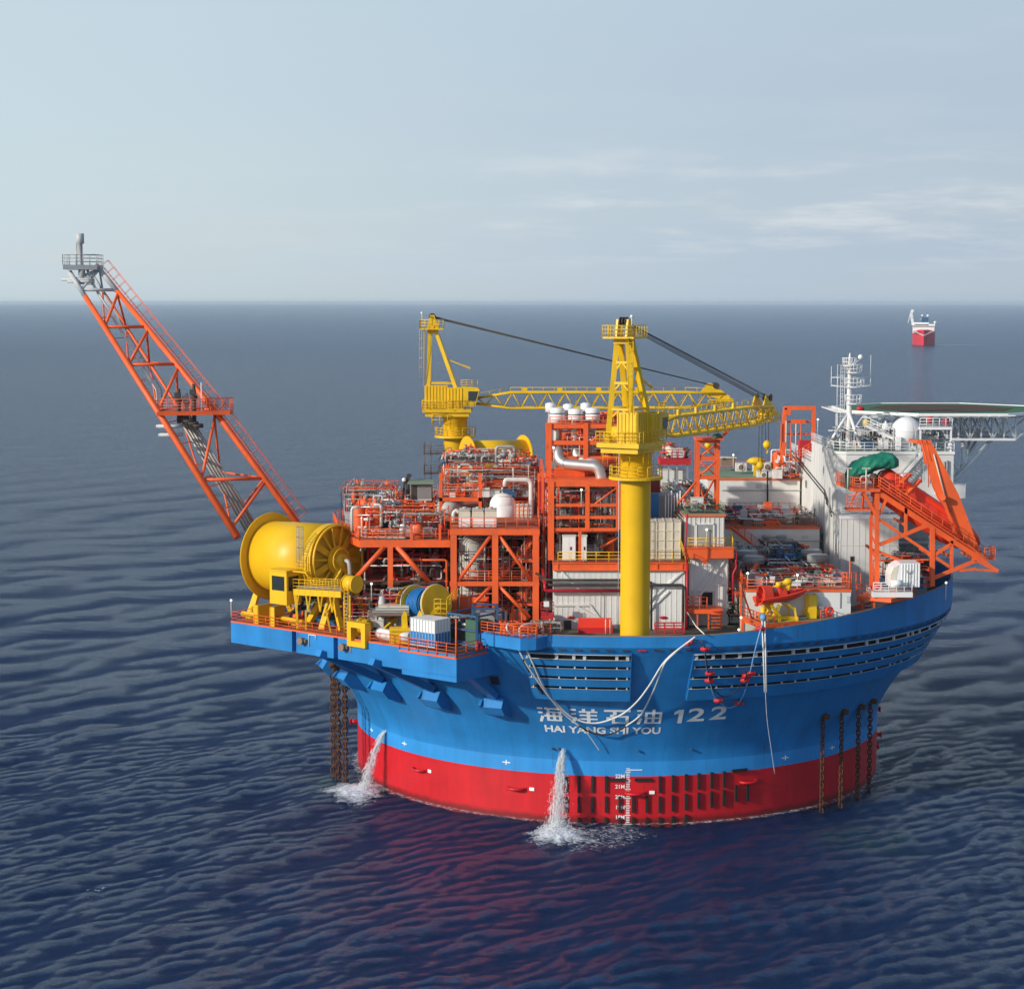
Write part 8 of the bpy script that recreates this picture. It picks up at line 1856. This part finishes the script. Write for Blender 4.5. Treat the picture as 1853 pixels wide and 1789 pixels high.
def foam_patch(lab, cx, cy, rx, ry, hgt, seed, dk=.55, dmax=.72, rot=0.0, name='sea_foam'):
    n_ = 90; rs = np.random.RandomState(seed); g = np.linspace(-1.25, 1.25, n_); X, Y = np.meshgrid(g, g)
    r_ = np.sqrt(X**2+Y**2); ang = np.arctan2(Y, X); wob = 1+.12*np.sin(3*ang+seed)+.08*np.sin(7*ang+2*seed)+.05*np.sin(11*ang)
    d = 1-(r_/wob); Z = hgt*np.clip(d*1.5, 0, 1)**1.4*(.8+.2*rs.rand(n_, n_)); dens = np.clip(.38+dk*d, -.5, dmax)
    xs_ = X*rx; ys_ = Y*ry; xr = xs_*cos(rot)-ys_*sin(rot)+cx; yr = xs_*sin(rot)+ys_*cos(rot)+cy
    vs = np.stack([xr, yr, Z+.14], -1).reshape(-1, 3); I = np.arange(n_*n_).reshape(n_, n_)
    fs = np.stack([I[:-1,:-1], I[:-1,1:], I[1:,1:], I[1:,:-1]], -1).reshape(-1, 4)
    me = bpy.data.meshes.new(name); me.from_pydata(vs.tolist(), [], fs.tolist()); at = me.attributes.new('dens', 'FLOAT', 'POINT'); at.data.foreach_set('value', dens.ravel().astype(np.float32))
    me.materials.append(M['foam']); me.update(); me.polygons.foreach_set('use_smooth', np.ones(len(fs), bool)); o = bpy.data.objects.new(name, me); C.objects.link(o); o['kind'] = 'stuff'; o['label'] = lab; o['category'] = 'foam'; return o
def jet(lab, p0, p1, w0, w1, n_, seed):
    r = random.Random(seed); t = thing('water_jet', lab, 'water discharge', p0); mb = MB()
    p0, p1 = V(*p0), V(*p1); h = V(p1.x-p0.x, p1.y-p0.y, 0)
    def at_(s, jx, jy): # ballistic
        w_ = w0+(w1-w0)*s; return V(p0.x+h.x*s**.62+jx*w_, p0.y+h.y*s**.62+jy*w_, p0.z+(p1.z-p0.z)*s)
    for i in range(n_):
        jx, jy = max(-1.4, min(1.4, r.gauss(0,.5))), r.gauss(0,.4); s0 = r.random()**.8*.97; ln = r.uniform(.02,.10)*(1 if s0 > .15 else 2.5); s1 = min(1, s0+ln)
        q = [at_(s0+(s1-s0)*k/3, jx+r.gauss(0,.04), jy) for k in range(4)]; rr = r.uniform(.015,.05)*(1.25-.4*s0)
        mb.tube(q, [rr*.4, rr, rr*.9, rr*.3], 5)
    for i in range(n_*3):
        s = r.random()**.6; q = at_(s, r.gauss(0,.62), r.gauss(0,.6)); mb.sphere(q, r.uniform(.015,.055), 4)
    mb.build('falling_water', 'spray', t)
    core = MB().tube([at_(s, 0, 0) for s in [i/10 for i in range(5)]], [w0*.8*(1-i*.2) for i in range(5)], 9); core.build('solid_water', 'spray', t); return t
P0 = HP(-12.6, 8.9); jb = G(1008, 1488, 0.3)
jet('white jet of water pouring from the blue hull left of the black fender bars', HP(-13.0, 8.6, .2), tuple(G(1008, 1498, .3)), .34, 1.05, 900, 5)
jet('white arc of water falling beside the red hull at the left', tuple(V(*hw([(703,1318)], -.5)[0])), tuple(G(658, 1428, .3)), .22, .75, 520, 6)
def splash(c, R_, H_, n_, seed, t):
    r = random.Random(seed); mb = MB()
    for i in range(n_):
        a = r.random()*2*pi; rr = R_*r.random()**.8; z = abs(r.gauss(0, H_))*max(.15, 1-rr/R_); mb.sphere((c[0]+rr*cos(a), c[1]+rr*sin(a)*.9, .1+z), r.uniform(.02,.085), 4)
    mb.build('spray_drops', 'spray', t)
j1, j2 = G(1012,1512,0), G(655,1434,0)
foam_patch('churned white foam at the foot of the front water jet', j1.x, j1.y, 3.8, 5.4, .5, 3); foam_patch('thin lacy foam drifting right of the front water jet', j1.x+4.0, j1.y+.2, 5.6, 6.2, .08, 8, .24, .46, rot=.2)
foam_patch('round white foam where the left water arc lands', j2.x-.6, j2.y, 4.2, 6.6, .35, 12)
s1_ = thing('splash', 'white spray thrown up at the foot of the front water jet', 'splash', (j1.x,j1.y,0)); splash((j1.x-.2,j1.y+1.2), 2.6, 1.0, 1300, 2, s1_)
s2_ = thing('splash', 'white spray thrown up where the left water arc lands', 'splash', (j2.x,j2.y,0)); splash((j2.x,j2.y), 2.2, .6, 700, 4, s2_)
# broken foam line along the waterline
fv = []; ff = []; rs = random.Random(9); NW = 360
for i in range(NW+1):
    phi = -95+190*i/NW; k = .5+.5*sin(phi*.9)*sin(phi*.23+1)
    for j, rr in enumerate((33.35, 34.1, 35.3+k)): a = rad(phi-90); fv.append((rr*cos(a), rr*sin(a), .16))
for i in range(NW):
    for j in range(2): ff.append((i*3+j, (i+1)*3+j, (i+1)*3+j+1, i*3+j+1))
me = bpy.data.meshes.new('waterline_foam'); me.from_pydata(fv, [], ff); at = me.attributes.new('dens', 'FLOAT', 'POINT'); at.data.foreach_set('value', [(.52, .46, 0.0)[i % 3] for i in range(len(fv))]); me.materials.append(M['foam'])
o = bpy.data.objects.new('waterline_foam', me); C.objects.link(o); o['kind'] = 'stuff'; o['label'] = 'thin broken foam along the red hull at the waterline'; o['category'] = 'foam'
# ================================================================ distant supply ship
d0 = G(1671, 625, 0); sh = thing('supply_ship', 'distant red hulled supply ship seen bow on near the horizon', 'ship', d0)
sx = d0.x; sy = d0.y; k_ = F_PX/(sy-CAM.y)   # px per metre there
u_ = 1.0/k_                                    # metres per photo pixel
va = V(sx-CAM.x, sy-CAM.y, 0).normalized(); vb = V(va.y, -va.x, 0)   # bow points at the camera
def S(dx, dy, z): return V(sx, sy, z*u_)+vb*(dx*u_)+va*dy
mb = MB(); vs = []; fs = []; Ks = 10; Lh = 95
prof = lambda s: (0.02 if s == 0 else min(1, (s*2.2)**.6))
for i in range(Ks+1):
    s = i/Ks; wd = 20.5*min(1, .03+(s*2.0)**.62); wl = 20*min(1, .02+(s*1.8)**.8)
    zt_ = 29-7*min(1, s*1.0)*0-6*min(1,(s*1.5))
    for (x_, z_) in ((-wl,-3), (-wd,zt_ if s > .02 else 27), (wd,zt_ if s > .02 else 27), (wl,-3)): vs.append(S(x_, Lh*s*1.0, z_))
for i in range(Ks):
    for j in range(3): fs.append((i*4+j, i*4+j+1, (i+1)*4+j+1, (i+1)*4+j))
fs += [(0,3,2,1), (Ks*4,Ks*4+1,Ks*4+2,Ks*4+3)]
mb.add(vs, fs); mb.build('hull', 'shipred', sh)
def sbx(nm, mat, x0, x1, y0, y1, z0, z1, par=sh): c = S((x0+x1)/2, (y0+y1)/2, (z0+z1)/2); return MB().obox(c, vb*(x1-x0)/2*u_, va*(y1-y0)/2, V(0,0,(z1-z0)/2*u_)).build(nm, mat, par)
sup = sbx('superstructure', 'clean', -20, 19, 22, 60, 22, 35); sbx('window_band', 'glass', -19.5, 18.5, 21.5, 22, 33.2, 34.6, sup); sbx('bridge', 'clean', -18, 9, 26, 50, 35, 41); sbx('window_band', 'glass', -17, 8.5, 25.5, 26, 36, 37.5, sup)
sbx('bridge_wing', 'clean', 6, 20, 26, 40, 34, 38); sbx('mast_house', 'bluepart', -4, 8, 34, 44, 41, 50); sbx('yard', 'clean', -6, 10, 36, 38, 47, 48)
MB().sphere(S(-3,36,53.5), 2.2*u_, 12).build('dome', 'clean', sh); MB().sphere(S(7,36,53), 2.4*u_, 12).build('dome', 'clean', sh); MB().sphere(S(20,34,41), 2.6*u_, 12).build('dome', 'clean', sh)
MB().bar(S(-19.5,30,36), S(-21,30,46), 4*u_).bar(S(-21,30,44), S(-23,30,57), 4.2*u_).bar(S(-23,30,58), S(-20,30,64), 4.5*u_).bar(S(-24,30,59), S(-28.5,30,40), 1*u_).build('crane', 'clean', sh)
sbx('helideck', 'shipred', -19, 19, 4, 20, 24.5, 25.6); MB().bar(S(-19,6,27), S(0,-1,17.5), .9*u_).bar(S(0,-1,17.5), S(19,6,27), .9*u_).build('bow_rail', 'clean', sh)
wk_ = MB(); a_ = S(22, 10, .2); wk_.add([(a_.x, a_.y-14, .35), (a_.x+2, a_.y+20, .35), (a_.x+150, a_.y+90, .35), (a_.x+150, a_.y+20, .35)], [(0,3,2,1)]); wo_ = wk_.build('ship_wake', 'foam'); me = wo_.data; at = me.attributes.new('dens', 'FLOAT', 'POINT'); at.data.foreach_set('value', [.6,.5,.2,.2]); wo_['kind'] = 'stuff'
# ================================================================ haze
hz = MB().box(-29900, 29900, -410, 51500, -6, 69.5).build('haze', 'dark'); hz['kind'] = 'stuff'
m, nt, p = mat_base('haze_air'); nt.nodes.remove(p)
vol = nt.nodes.new('ShaderNodeVolumePrincipled'); vol.inputs['Color'].default_value = (0.72, 0.86, 1.0, 1)
vol.inputs['Density'].default_value = HAZE; vol.inputs['Anisotropy'].default_value = 0.0
nt.links.new(vol.outputs[0], nt.nodes['Material Output'].inputs['Volume'])
hz.data.materials.clear(); hz.data.materials.append(m)
